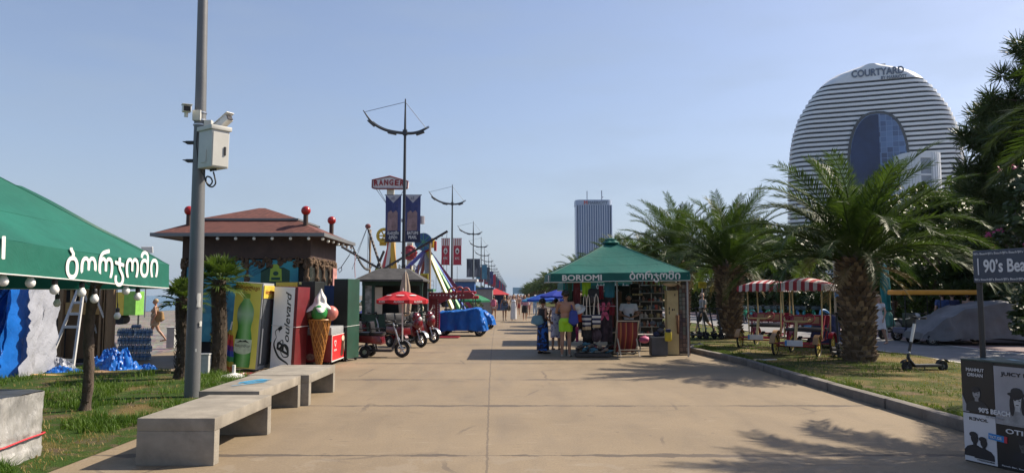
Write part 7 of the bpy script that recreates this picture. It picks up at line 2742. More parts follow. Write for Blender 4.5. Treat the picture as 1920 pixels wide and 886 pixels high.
# inflatable on the rail
q = W(1257, 531, 20.5)
t = thing('inflatable_toy', 'pale inflatable fish hanging under the right end of the canopy', 'inflatable', (q.x, 20.5, q.z), R(-6))
MB().ell((0, 0, 0), (.20, .09, .085), 16, 10).build('body', M('inflatable', (.42, .36, .27), .4, .25, 5), t, smooth=60)
m2 = MB(); m2.add([(.18, 0, 0), (.30, -.02, .09), (.26, 0, 0), (.30, .02, -.09)], [(0, 1, 2), (0, 2, 3)]); m2.build('tail', M('inflatable', None), t, solid=.02)
MB().bx(4.25, 4.86, 20.60, 20.63, 0.0, .03).build('ground_rail', dark_metal, st_).location = (-scx, -scy, 0)
# dark sheet added to deepen the shade at the back of the stall
t = thing('screen', 'dark sheet added to darken the back right of the stall', 'screen', (3.9, 23.3, 0))
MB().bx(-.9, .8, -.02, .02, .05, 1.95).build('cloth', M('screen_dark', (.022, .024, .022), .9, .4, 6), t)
for x in (-.9, .8):
 MB().tube([(x, 0, 0), (x, 0, 2.0)], .02, 6).build('post', dark_metal, t)

# parasols behind the shoppers
for k, (px, py, D, r_, c, lab) in enumerate(((1022, 556, 36, .95, 'par_blue', 'blue parasol just left of the shoppers'), (1006, 559, 46, 1.0, 'par_lblue', 'lighter blue parasol behind the blue one'), (1048, 549, 33, .9, 'par_violet', 'violet blue parasol right behind the canopy corner'), (1055, 548, 40, 1.3, 'par_beige', 'wide beige parasol behind the blue ones'))):
 q = W(px, py, D)
 col = {'par_blue': (.015, .075, .42), 'par_lblue': (.05, .22, .42), 'par_violet': (.025, .05, .36), 'par_beige': (.28, .20, .14)}[c]
 parasol('parasol', lab, (q.x, D, 0), r_, q.z - .12, q.z + .16, M_cloth(c, col, .3), 8, 'parasols along the right edge', .08)

# ------------------------------------------------------------------ pedal surreys
cream = M('surrey_cream', (.55, .43, .20), .5, .12, 5)
tan_m = M('surrey_tan', (.36, .21, .10), .55, .2, 5)
sred = M('surrey_red', (.26, .010, .025), .35, .15, 5)
gold = M('wheel_gold', (.55, .42, .07), .4, .1, 5)
stripe = M_stripe('surrey_stripes', (.55, .50, .48), (.34, .04, .05), 0, .20, .75, .5)
def surrey(loc, rz, label):
 t = thing('pedal_surrey', label, 'pedal surrey', loc, rz, 'pedal surreys with striped canopies')
 r_ = .27
 for y in (-.78, .72):
  for s in (-1, 1):
   wheel(t, (s * .53, y, r_), r_, .028, 7, axis='X', rim=gold, hub=.04)
  MB().tube([(-.5, y, r_), (.5, y, r_)], .018, 8).build('axle', sred, t)
 for s in (-1, 1):
  m2 = MB()
  m2.grid(lambda u, v, s=s: Vector((s * .53 + lerp(-.065, .065, v), -.78 + .305 * math.cos(R(lerp(35, 165, u))), r_ + .305 * math.sin(R(lerp(35, 165, u))))), 12, 2)
  m2.build('fender', tan_m, t, smooth=60, solid=.008, fixn=False)
  m2 = MB()
  m2.grid(lambda u, v, s=s: Vector((s * .53 + lerp(-.05, .07, v), .72 + .32 * math.cos(R(lerp(5, 150, u))), r_ + .32 * math.sin(R(lerp(5, 150, u))))), 12, 2)
  m2.build('fender', sred, t, smooth=60, solid=.012, fixn=False)
 fr = MB()
 for s in (-1, 1):
  fr.tube([(s * .36, -.95, .36), (s * .36, -.3, .34), (s * .36, .85, .40)], .022, 8)
  fr.tube([(s * .40, -.15, .36), (s * .46, .12, .78), (s * .46, .30, 1.02)], .022, 8)
  fr.tube([(s * .40, .05, .36), (s * .46, .18, .72)], .018, 8)
  fr.tube([(s * .40, .50, .38), (s * .46, .80, .98)], .022, 8)
 for y, z in ((-.95, .36), (-.3, .34), (.85, .40)):
  fr.tube([(-.36, y, z), (.36, y, z)], .022, 8)
 fr.tube([(-.62, -.98, .34), (.62, -.98, .34)], .018, 8)
 fr.build('frame', sred, t, smooth=50)
 MB().box((0, -1.01, .36), (.44, .014, .15)).build('plate', M('plate_white', (.55, .56, .60), .4, .1, 9), t, bevel=.006)
 MB().box((-.19, -1.02, .36), (.05, .006, .13)).build('plate_strip', M('plate_blue', (.05, .2, .5), .4), t)
 MB().bar((0, -.86, .36), (0, -.70, .90), .06).build('steering_post', cream, t)
 MB().tube([(-.32, -.62, .96), (-.28, -.72, .90), (.28, -.72, .90), (.32, -.62, .96)], .022, 8).build('steering_bar', cream, t, smooth=50)
 for s in (-1, 1):
  rot = Euler((R(62), 0, 0)).to_matrix()
  m2 = MB(); m2.torus((s * .26, -.50, .97), .135, .016, rot, 22, 6)
  for k in range(3):
   a = k * 2.094 + .5
   m2.tube([(s * .26, -.50, .97), Vector((s * .26, -.50, .97)) + rot @ Vector((.13 * math.cos(a), .13 * math.sin(a), 0))], .012, 5)
  m2.tube([(s * .26, -.70, .90), (s * .26, -.50, .97)], .014, 6)
  m2.build('steering_wheel', sred, t, smooth=60)
 for y in (.05, .62):
  MB().box((0, y, .66), (.92, .36, .08)).build('seat', vinyl, t, bevel=.025, smooth=50)
  m2 = MB(); m2.box((0, y + .23, .90), (.92, .05, .26), (R(-14), 0, 0)); bk = m2.build('backrest', sred, t, bevel=.02, smooth=50)
  MB().box((0, y + .195, .91), (.66, .02, .18), (R(-14), 0, 0)).build('back_panel', tan_m, bk)
  for s in (-.2, .2):
   MB().box((s, y - .32, .42), (.10, .22, .03), (R(20), 0, 0)).build('pedal', black_pl, t)
 z0 = 1.80
 for s in (-1, 1):
  for y in (-.12, .80):
   MB().tube([(s * .47, y, .40 if y < 0 else .60), (s * .50, y + .0, z0)], .020, 8).build('post', cream, t)
 MB().tube([(-.5, -.12, z0 - .02), (.5, -.12, z0 - .02)], .016, 6).build('roof_bar', cream, t)
 MB().tube([(-.5, .80, z0 - .02), (.5, .80, z0 - .02)], .016, 6).build('roof_bar', cream, t)
 m2 = MB()
 x1, y0, y1 = .66, -.55, 1.12
 def rf(u, v):
  x, y = lerp(-x1, x1, u), lerp(y0, y1, v)
  return Vector((x, y, z0 + .20 * (1 - abs(2 * u - 1) ** 2.2) * (1 - .55 * abs(2 * v - 1) ** 2.5) + .03))
 m2.grid(rf, 18, 14)
 def skirt(p, q, n, out):
  def f(u, v):
   a = Vector(p).lerp(Vector(q), u)
   zt = rf((a.x + x1) / (2 * x1), (a.y - y0) / (y1 - y0)).z
   sc = .045 * abs(math.sin(u * n * math.pi))
   return Vector((a.x, a.y, lerp(zt, z0 - .085 - sc, v))) + Vector(out) * .03 * v
  m2.grid(f, n * 6, 3)
 skirt((-x1, y0, 0), (x1, y0, 0), 7, (0, -1, 0)); skirt((x1, y0, 0), (x1, y1, 0), 8, (1, 0, 0)); skirt((x1, y1, 0), (-x1, y1, 0), 7, (0, 1, 0)); skirt((-x1, y1, 0), (-x1, y0, 0), 8, (-1, 0, 0))
 m2.build('canopy', stripe, t, smooth=40)
 return t
g = G(1503, 676)
surrey((g.x + .42, g.y + .85, .08), R(-36), 'nearer red pedal surrey, right one of the pair beside the scaly palm')
g = G(1425, 660)
surrey((g.x + .45, g.y + .75, .08), R(-36), 'farther red pedal surrey, left one of the pair with its canopy behind the other')

# ------------------------------------------------------------------ kick scooters, mopeds, bikes
def kick_scooter(loc, rz, label, stem_mat=None, lean=0.0, group='electric kick scooters'):
 """front towards local -X"""
 t = thing('kick_scooter', label, 'kick scooter', loc, rz, group)
 for x in (-.42, .42):
  wheel(t, (x, 0, .115), .115, .035, 5, rim=grey_pl, hub=.02)
 m2 = MB().bx(-.27, .34, -.08, .08, .10, .155)
 m2.build('deck', black_pl, t, bevel=.015, smooth=40)
 MB().bx(-.24, .30, -.065, .065, .157, .163).build('deck_grip', M('grip_grey', (.14, .14, .14), .9, .2, 20), t)
 MB().tube([(-.25, 0, .14), (-.36, 0, .26), (-.385, 0, .32)], .035, 8).build('neck', black_pl, t, smooth=50)
 m2 = MB()
 for y in (-.045, .045):
  m2.tube([(-.42, y, .115), (-.395, y, .27)], .014, 6)
 m2.build('fork', black_pl, t)
 MB().tube([(-.39, 0, .28), (-.30, 0, .62)], .028, 10).build('lower_stem', black_pl, t, smooth=50)
 MB().tube([(-.30, 0, .62), (-.205, 0, .99)], .030, 10).build('upper_stem', stem_mat or black_pl, t, smooth=50)
 MB().tube([(-.205, 0, .99), (-.185, 0, 1.08)], .024, 10).build('stem_top', black_pl, t, smooth=50)
 hb = MB().tube([(-.13, -.25, 1.11), (-.18, -.12, 1.10), (-.185, .12, 1.10), (-.13, .25, 1.11)], .014, 8).build('handlebar', black_pl, t, smooth=50)
 for s in (-1, 1):
  MB().tube([(-.16, s * .17, 1.105), (-.13, s * .26, 1.112)], .021, 8).build('grip', rubber, hb)
  MB().tube([(-.19, s * .13, 1.10), (-.25, s * .2, 1.085)], .008, 5).build('brake_lever', steel, hb)
 MB().box((-.20, 0, 1.13), (.08, .07, .04)).build('display', black_pl, t, bevel=.01)
 for x, a0, a1 in ((-.42, 20, 150), (.42, 30, 165)):
  m2 = MB()
  m2.grid(lambda u, v: Vector((x + .14 * math.cos(R(lerp(a0, a1, u))), lerp(-.045, .045, v), .115 + .14 * math.sin(R(lerp(a0, a1, u))))), 10, 2)
  m2.build('mudguard', black_pl, t, smooth=60, solid=.008, fixn=False)
 MB().ell((-.38, -.02, .40), (.03, .04, .03), 8, 6).build('headlight', steel, t)
 MB().tube([(.02, .05, .11), (.10, .12, .0)], .012, 6).build('kickstand', steel, t)
 return t
g = G(1735, 703)
k0 = kick_scooter((g.x, g.y, .07), R(10), 'black kick scooter with a white stem standing alone on the lawn edge', white_pl)
labs = ['leftmost kick scooter of the row right of the stall', 'second kick scooter of the row right of the stall', 'third kick scooter of the row, in front of the bald man', 'rightmost kick scooter of the row beside the left palm']
k1 = None
for k, (px, py) in enumerate(((1300, 636), (1312, 637), (1325, 637), (1338, 638))):
 g = G(px, py)
 if k1 is None:
  k1 = kick_scooter((g.x, g.y, .05), R(112), labs[0])
 else:
  dup(k1, (g.x, g.y, .05), R(108 + 4 * k), labs[k])
g = G(1578, 680)
dup(k1, (g.x + .1, g.y + .5, .07), R(75), 'kick scooter tucked behind the scaly palm trunk')
# navy covered trike behind the nearer surrey
g = G(1562, 662)
drape('covered_cart', 'pedal trike under a navy cloth between the surrey and the scaly palm', 'cart', (g.x + .2, g.y + .9, .05), R(60), [(-.5, .75), (-.3, 1.02), (.2, 1.0), (.5, .7)], .6, M_cloth('cover_navy', (.015, .025, .08), .1, .2, 3, .6, .4), 14, True, 'carts under tarpaulins', .05)

def moped(loc, rz, label):
 t = thing('moped', label, 'moped', loc, rz, 'white electric mopeds')
 wm_ = M('moped_white', (.55, .55, .55), .3, .06, 4, spec=.7)
 for x in (-.55, .55):
  wheel(t, (x, 0, .23), .23, .065, 6, rim=grey_pl)
 m2 = MB(); m2.ell((.42, 0, .48), (.34, .15, .17), 16, 10, Euler((0, R(10), 0)).to_matrix()); m2.build('tail_panel', wm_, t, smooth=60)
 m2 = MB(); m2.ell((-.42, 0, .62), (.11, .17, .30), 16, 10, Euler((0, R(18), 0)).to_matrix()); m2.build('front_shield', wm_, t, smooth=60)
 m2 = MB(); m2.ell((-.56, 0, .40), (.20, .09, .10), 12, 8); m2.build('front_fender', wm_, t, smooth=60)
 MB().bx(-.35, .25, -.13, .13, .24, .32).build('footboard', black_pl, t, bevel=.02)
 MB().ell((.32, 0, .70), (.36, .13, .07), 16, 8).build('seat', vinyl, t, smooth=60)
 for y in (-.06, .06):
  MB().tube([(-.56, y, .23), (-.44, y, .75)], .022, 8).build('fork', steel, t)
 MB().tube([(-.28, -.32, 1.02), (-.36, -.15, .98), (-.36, .15, .98), (-.28, .32, 1.02)], .016, 8).build('handlebar', dark_metal, t, smooth=50)
 MB().ell((-.46, 0, .92), (.08, .11, .09), 12, 8).build('headlight', wm_, t, smooth=60)
 for y in (-.2, .2):
  MB().tube([(-.36, y, .99), (-.36, y * 1.2, 1.17)], .008, 4).build('mirror', black_pl, t)
 MB().ell((.78, 0, .62), (.14, .14, .13), 12, 8).build('top_box', grey_pl, t, smooth=60)
 return t
g = G(1672, 637)
mo = moped((g.x + .2, g.y + .5, .02), R(35), 'white moped nearest the scaly palm trunk')
g = G(1700, 641)
dup(mo, (g.x + .75, g.y + .1, .02), R(28), 'white moped between the other one and the grey covered vehicle')

def bike(loc, rz, label, c):
 t = thing('bicycle', label, 'bicycle', loc, rz, 'rental bicycles in the rack')
 for x in (-.52, .52):
  wheel(t, (x, 0, .32), .32, .022, 8, rim=steel)
 m2 = MB()
 for a_, b_ in (((-.42, .78), (.05, .35)), ((.05, .35), (.16, .82)), ((.05, .35), (.52, .32)), ((.16, .75), (.52, .32)), ((-.44, .72), (.12, .62)), ((-.52, .32), (-.40, .85))):
  m2.tube([(a_[0], 0, a_[1]), (b_[0], 0, b_[1])], .025, 6)
 m2.build('frame', c, t)
 for x in (-.52, .52):
  m2 = MB()
  m2.grid(lambda u, v: Vector((x + .36 * math.cos(R(lerp(10, 150, u))), lerp(-.04, .04, v), .32 + .36 * math.sin(R(lerp(10, 150, u))))), 10, 2)
  m2.build('fender', c, t, smooth=60, solid=.01, fixn=False)
 MB().ell((.18, 0, .88), (.14, .08, .04), 10, 6).build('saddle', vinyl, t, smooth=60)
 MB().tube([(-.30, -.30, 1.02), (-.42, -.1, .98), (-.42, .1, .98), (-.30, .30, 1.02)], .016, 6).build('handlebar', dark_metal, t)
 MB().bx(-.70, -.46, -.14, .14, .78, .96).build('basket', M('basket_pale', (.07, .11, .12), .5, .3, 20), t, bevel=.02)
 return t
bikes = [bike((0, 0, 0), 0, 'x', M('bike_green', (.05, .38, .22), .4)), bike((0, 0, 0), 0, 'x', M('bike_blue', (.05, .24, .50), .4)), bike((0, 0, 0), 0, 'x', M('bike_teal', (.06, .42, .40), .4))]
used = set()
for k in range(24):
 v = (0, 2, 1, 0, 2, 2, 0, 1, 2, 0, 1, 1)[k % 12]
 row = k // 12
 px = 1398 + (k % 12) * 14.2
 D = 44 + 3 * row
 q = W(px, 600, D)
 lab = '%s rental bicycle parked in the long rack beyond the palms' % ('green', 'blue', 'teal')[v]
 if v in used:
  dup(bikes[v], (q.x, D + (k % 3) * .15, .02), R(62 + (k * 7) % 13), lab)
 else:
  used.add(v)
  bikes[v].location = (q.x, D, .02); bikes[v].rotation_euler = (0, 0, R(64)); bikes[v]['label'] = lab
# big blue wheel toy behind the surrey
q = W(1547, 590, 33)
t = thing('pedal_kart', 'low pedal kart with a blue steering hoop behind the nearer surrey', 'pedal kart', (q.x, 33, 0), R(20))
MB().torus((0, 0, q.z), .24, .05, Euler((R(65), 0, 0)).to_matrix(), 20, 8).build('steering_wheel', M('bike_blue', None), t, smooth=60)
MB().tube([(0, .05, q.z), (0, .5, .4)], .03, 6).build('steering_column', dark_metal, t)
MB().bx(-.4, .4, .0, 1.1, .22, .42).build('body', M('bike_blue', None), t, bevel=.05)
for x in (-.5, .5):
 for y in (.1, 1.0):
  wheel(t, (x, y, .2), .2, .05, 5, axis='X')

# grey covered vehicle and orange canopy cart
g = G(1750, 650)
cov = M_cloth('cover_grey', (.15, .155, .17), .06, .22, 1.2, .55, .5, 4)
drape('covered_vehicle', 'large vehicle under a crumpled grey cover behind the sign pole', 'covered vehicle', (g.x + 2.35, g.y + 1.1, .0), R(-3), [(-2.3, .42), (-2.15, .55), (-1.55, .98), (-.9, 1.28), (.3, 1.45), (1.2, 1.42), (2.2, 1.25), (2.4, .95)], 1.6, cov, 4, True, None, .065)
q = W(1750, 550, 26.5)
awning_cart((q.x, 26.5, 0), R(-2), 'pedal cart with a flat orange canopy behind the white mopeds', M('canopy_orange', (.70, .30, .025), .5, .1, 2), 2.75, 1.1, 1.66, M('cart_blue', (.03, .05, .12), .5), .17)
# closed teal parasol
q = W(1660, 545, 27.5)
t = thing('folded_parasol', 'tall closed teal parasol beside the scaly palm trunk', 'parasol', (q.x, 27.5, 0))
MB().lathe([(.06, 1.05), (.17, 1.12), (.14, 1.3), (.165, 1.9), (.12, 2.55), (.04, 2.78)], n=36, wob=.12, lobes=6).build('cloth', M_cloth('parasol_teal', (.02, .20, .22), .2), t, smooth=50)
MB().lathe([(.05, .45), (.25, .55), (.20, .9), (.12, 1.04)], n=30, wob=.2, lobes=7).build('cloth_hem', M_cloth('parasol_hem', (.12, .30, .28), .2), t, smooth=50)
MB().tube([(0, 0, 0), (0, 0, 2.85)], .025, 8).build('pole', white_pl, t)
# yellow notice and slim post
q = W(1317, 534, 30)
t = thing('notice_sign', 'small yellow notice on a thin post behind the bald man', 'sign', (q.x, 30, 0))
MB().box((0, 0, q.z), (.34, .03, .25)).build('plate', M('notice_yellow', (.55, .42, .02), .5), t, bevel=.008)
MB().tube([(0, .03, 0), (0, .03, q.z - .1)], .02, 6).build('post', steel, t)
m2 = MB()
for k in range(3):
 m2.box((0, -.018, q.z + .06 - .06 * k), (.22, .004, .018))
m2.build('print', M('mark_black', None), t)
q = W(1564, 500, 36)
t = thing('post', 'slim pale post rising behind the nearer surrey canopy', 'post', (q.x, 36, 0))
MB().tube([(0, 0, 0), (0, 0, 4.2)], .06, 8).build('shaft', M('post_tan', (.32, .28, .2), .7), t)
MB().box((.05, -.08, 1.7), (.2, .03, .3)).build('plate', M('bike_blue', None), t)

# stones and scraps on the lawn
for k, (px, py, r_, lab) in enumerate(((1403, 668, (.24, .13, .09), 'flat grey stone on the lawn left of the farther surrey'), (1422, 681, (.19, .11, .08), 'small grey stone nearest the kerb'), (1363, 661, (.14, .08, .04), 'low stone at the foot of the left palm'))):
 g = G(px, py)
 heap('stone', lab, 'stone', (g.x, g.y, .07), r_, M('stone_grey', (.23, .21, .18), .9, .2, 6), 40 + k, .3, 26, 8)
g = G(1443, 681)
tag(MB().box((g.x, g.y, .09), (.36, .04, .03), R(5)).build('stick', white_pl), 'short white stick lying beside the small stone', 'stick')
g = G(1305, 652)
heap('sack', 'dark crumpled sack lying behind the end post of the stall', 'sack', (g.x, g.y, .05), (.3, .2, .16), M('sack_grey', (.12, .12, .12), .8, .4, 6), 51, .6)

# ------------------------------------------------------------------ poster box with the beach sign
P0 = G(1810, 862)
BZ = math.atan2(-.937, .35)
t = thing('poster_box', 'black box covered in concert posters at the lower right edge', 'poster box', (P0.x, P0.y, 0), BZ)
bw, bd, bh = .76, .52, 1.0
pblk = M('poster_black', (.016, .016, .018), .4, .2, 3)
pwht = M('poster_white', (.55, .55, .58), .4, .06, 3)
MB().bx(0, bw, 0.004, bd, 0, bh).build('body', pblk, t, bevel=.004)
MB().bx(-.005, bw + .005, -.002, bd + .005, bh + .001, bh + .012).build('lid', M('lid_green', (.03, .06, .055), .35, .3, 4), t)
m2 = MB()
rg = random.Random(1)
for k in range(5):
 x, y = .18 + .1 * k, .12 + .3 * rg.random()
 m2.box((x, y, bh + .0135 + .0004 * k), (.12, .06, .0006), rg.uniform(-.5, .5))
m2.build('paper_scraps', M('scrap_blue', (.30, .40, .42), .6, .3, 20), t)
c1 = .345
pg = M('poster_grey', (.30, .30, .33), .4, .2, 2)
MB().bx(.003, c1 - .002, -.004, .0, .485, bh - .004).build('poster', pblk, t)
MB().bx(c1 + .002, bw - .002, -.004, .0, .42, bh - .03).build('poster', pg, t)
MB().bx(.006, c1 - .002, -.006, -.001, .012, .478).build('poster', pwht, t)
MB().bx(c1 + .002, bw - .002, -.006, -.001, .004, .41).build('poster', pblk, t)
m2 = MB(); m2.prism([(.004, .49), (.075, .49), (.004, .66)], (Matrix.Translation((0, -.007, 0)), .002)); m2.build('torn_corner', pg, t)
wi2 = M('poster_letters', (.62, .62, .64), .5, .03)
bi = M('poster_ink', (.02, .02, .025), .5)
def ptext(s, x, z, h, w, mat=wi2, bold=.03, y=-.0085): return text(s, h, mat, t, (x, y, z), width=w, bold=bold, ext=.0004)
ptext('MAHMUT', .155, .895, .034, .19)
ptext('ORHAN', .155, .845, .034, .165)
ptext('JUICY M', .56, .885, .036, .27, bi)
ptext("90'S BEACH", .34, .505, .045, .32, y=-.0125, bold=.06)
ptext('27 AUGUST', .345, .462, .02, .19, M('poster_dim', (.35, .35, .36), .5), y=-.0125, bold=.02)
ptext('R\u018eVOL', .17, .415, .03, .20, bi)
ptext('OTILIA', .60, .345, .045, .32)
ptext('+995593423808', .225, .03, .014, .18, bi, .01)
ptext('Beach Bar, Batumi', .52, .03, .012, .26, wi2, .01)
MB().box((.345, -.0105, .285), (.155, .004, .058), (0, R(3), 0)).build('ticket_tag', M('tag_blue', (.03, .22, .55), .4), t)
MB().box((.44, -.011, .28), (.03, .004, .06), (0, R(3), 0)).build('ticket_stub', M('tag_red', (.5, .04, .06), .4), t)
ptext('TKT.GE', .34, .272, .026, .125, wi2, .03, -.0135)
def bust(cx_, z0, s, mh, mb_, hat=False, y=-.0085, long=False):
 """printed head and shoulders, no likeness"""
 m2 = MB()
 sh = [(cx_ - .62 * s, z0), (cx_ + .62 * s, z0), (cx_ + .60 * s, z0 + .30 * s), (cx_ + .42 * s, z0 + .50 * s), (cx_ + .14 * s, z0 + .60 * s), (cx_ - .14 * s, z0 + .60 * s), (cx_ - .42 * s, z0 + .50 * s), (cx_ - .60 * s, z0 + .30 * s)]
 m2.prism(sh, (Matrix.Translation((0, y, 0)), .002)); m2.build('printed_figure', mb_, t)
 m2 = MB(); m2.box((cx_, y - .0004, z0 + .66 * s), (.2 * s, .001, .22 * s)); m2.ell((cx_, y - .0012, z0 + .95 * s), (.21 * s, .0016, .28 * s), 18, 8); m2.build('printed_face', mh, t)
 m2 = MB(); m2.ell((cx_ - .05 * s, y - .002, z0 + 1.13 * s), (.24 * s, .0016, .15 * s), 16, 6)
 if long: m2.ell((cx_ - .22 * s, y - .002, z0 + .75 * s), (.10 * s, .0014, .40 * s), 12, 6); m2.ell((cx_ + .22 * s, y - .002, z0 + .78 * s), (.08 * s, .0014, .36 * s), 12, 6)
 if hat: m2.ell((cx_, y - .003, z0 + 1.20 * s), (.40 * s, .0014, .09 * s), 16, 6); m2.ell((cx_, y - .0034, z0 + 1.30 * s), (.25 * s, .0014, .17 * s), 16, 6)
 m2.build('printed_hair', bi, t)
 m2 = MB(); m2.ell((cx_ - .08 * s, y - .0034, z0 + .98 * s), (.05 * s, .001, .022 * s), 8, 4); m2.ell((cx_ + .09 * s, y - .0034, z0 + .98 * s), (.05 * s, .001, .022 * s), 8, 4); m2.ell((cx_ + .0 * s, y - .0034, z0 + .80 * s), (.07 * s, .001, .02 * s), 8, 4)
 if mh is not bi: m2.build('printed_features', bi, t)
fg = M('poster_face', (.26, .26, .27), .5, .3, 12)
bust(.16, .50, .19, fg, M('poster_coat', (.03, .03, .033), .5))
bust(.57, .43, .24, M('poster_face_pale', (.42, .42, .43), .5, .2, 12), fg, True, long=True)
bust(.12, .06, .19, bi, bi, y=-.0095)
bust(.215, .05, .17, bi, bi, y=-.0105)
bust(.60, .10, .16, M('poster_face_dim', (.09, .09, .09), .5, .4, 12), bi)
# sign above
q = G(1847, 670, 1.012)
t = thing('beach_sign', 'dark blue board with white lettering on a black pole above the poster box', 'sign', (q.x - .02, q.y, 1.012), R(-71))
MB().tube([(0, 0, 0), (0, 0, .8)], .027, 10).build('pole', black_pl, t)
navy = M('sign_navy', (.032, .045, .075), .45, .12, 2)
z0, z1, x0, x1 = .765, 1.095, -.03, .95
MB().bx(x0, x1, -.04, .03, z0, z1).build('board', navy, t, bevel=.006)
lt = M('sign_letters', (.55, .58, .62), .5, .03)
zc = (z0 + z1) / 2
MB().bx(x0 + .055, x0 + .066, -.046, -.041, zc - .085, zc + .085).build('rule', lt, t)
MB().bx(x1 - .066, x1 - .055, -.046, -.041, zc - .085, zc + .085).build('rule', lt, t)
def serif_text(s, h, width, x, z):
 o = text(s, h, lt, t, (x, -.042, z), bold=.035, width=width, ext=.001)
serif_text("90\u2019s Beach", .13, .56, x0 + .40, zc - .058)
n = 6
for k in range(n):
 xx = lerp(x0 + .10, x1 - .10, k / (n - 1))
 for zz in (z1 - .045, z0 + .022):
  text("90\u2019s Beach |", .022, lt, t, (xx, -.042, zz), width=.17, bold=.02, ext=.0005)
# ------------------------------------------------------------------ people
def skin_mat(name, c):
 if name in MATS: return MATS[name]
 m, nt, b = nt_of(name)
 n = noise_n(nt, obj_vec(nt), 7, 4)
 nt.links.new(ramp(nt, n, [(.3, tuple(x * .88 for x in c)), (.7, tuple(min(1, x * 1.1) for x in c))]), b.inputs['Base Color'])
 b.inputs['Roughness'].default_value = .5
 b.inputs['Subsurface Weight'].default_value = .08
 b.inputs['Subsurface Radius'].default_value = (.02, .008, .004)
 MATS[name] = m
 return m
skin_a = skin_mat('skin_tan', (.33, .17, .105))
skin_b = skin_mat('skin_light', (.46, .27, .19))
skin_c = skin_mat('skin_brown', (.24, .12, .07))
hair_d = M('hair_dark', (.012, .010, .009), .5, .3, 30, .4, 60)
hair_l = M('hair_fair', (.34, .24, .12), .55, .25, 30, .4, 60)

def fuse(mb, voxel, name, mat, parent, cuts=(), it=2):
 """melt the overlapping volumes of mb into one continuous surface"""
 me = bpy.data.meshes.new('fuse_tmp')
 me.from_pydata(mb.v, [], mb.f)
 bm = bmesh.new(); bm.from_mesh(me); bmesh.ops.recalc_face_normals(bm, faces=bm.faces[:]); bm.to_mesh(me); bm.free()
 tmp = bpy.data.objects.new('fuse_tmp', me)
 COL.objects.link(tmp)
 md = tmp.modifiers.new('r', 'REMESH')
 md.mode = 'VOXEL'
 md.voxel_size = voxel
 dg = bpy.context.evaluated_depsgraph_get()
 out = bpy.data.meshes.new_from_object(tmp.evaluated_get(dg))
 bpy.data.objects.remove(tmp)
 bm = bmesh.new(); bm.from_mesh(out)
 for _ in range(it):
  bmesh.ops.smooth_vert(bm, verts=bm.verts[:], factor=.5, use_axis_x=True, use_axis_y=True, use_axis_z=True)
 for co, no in cuts:
  bmesh.ops.bisect_plane(bm, geom=bm.verts[:] + bm.edges[:] + bm.faces[:], plane_co=co, plane_no=no, clear_outer=True)
 bm.to_mesh(out); bm.free()
 out.name = name
 out.shade_smooth()
 out.materials.clear()
 out.materials.append(mat)
 o = bpy.data.objects.new(name, out)
 COL.objects.link(o)
 o.parent = parent
 return o

def skel(stride=0.0, female=False, arms=None, lean=0.0, spread=.02):
 J = {}
 hw = .085
 for s, k, a in ((-1, 'L', stride), (1, 'R', -stride)):
  hip = Vector((s * hw, 0, .92))
  ar = R(a)
  knee = hip + Vector((s * spread * .4, -math.sin(ar) * .42, -math.cos(ar) * .42))
  br = ar - R(abs(stride) * .9 if a < 0 else 4 + abs(stride) * .15)
  ank = knee + Vector((s * spread * .2, -math.sin(br) * .42, -math.cos(br) * .42))
  J['hip' + k], J['knee' + k], J['ank' + k] = hip, knee, ank
  sw_ = (.165 if female else .185)
  sh = Vector((s * sw_, lean * -.5, 1.43))
  el, wr = (arms or {}).get(k, ((s * .25, .03 + .10 * math.sin(ar), 1.15), (s * .255, -.06 + .24 * math.sin(ar), .91)))
  J['sh' + k], J['el' + k], J['wr' + k] = sh, Vector(el), Vector(wr)
 zmin = min(J['ankL'].z, J['ankR'].z)
 J['drop'] = zmin - .08
 return J

def torso(mb, g, female, belly=0.0, top=1.46):
 mb.ell((0, 0, .955), ((.165 if female else .155) + g, .115 + g, .125), 16, 10)
 mb.ell((0, -.01 - belly * .4, 1.10), ((.125 if female else .14) + g + belly, .095 + g + belly, .14), 16, 10)
 mb.ell((0, 0, 1.29), ((.145 if female else .165) + g, .105 + g, .19), 16, 10)
 if female:
  for s in (-1, 1):
   mb.ell((s * .07, -.085, 1.28), (.07 + g, .065 + g, .07), 10, 8)
 else:
  for s in (-1, 1):
   mb.ell((s * .075, -.055, 1.33), (.08 + g, .06 + g, .07), 10, 8)
 w = .13 if female else .15
 mb.cap((-w, .005, 1.415), .058 + g, (w, .005, 1.415), .058 + g)

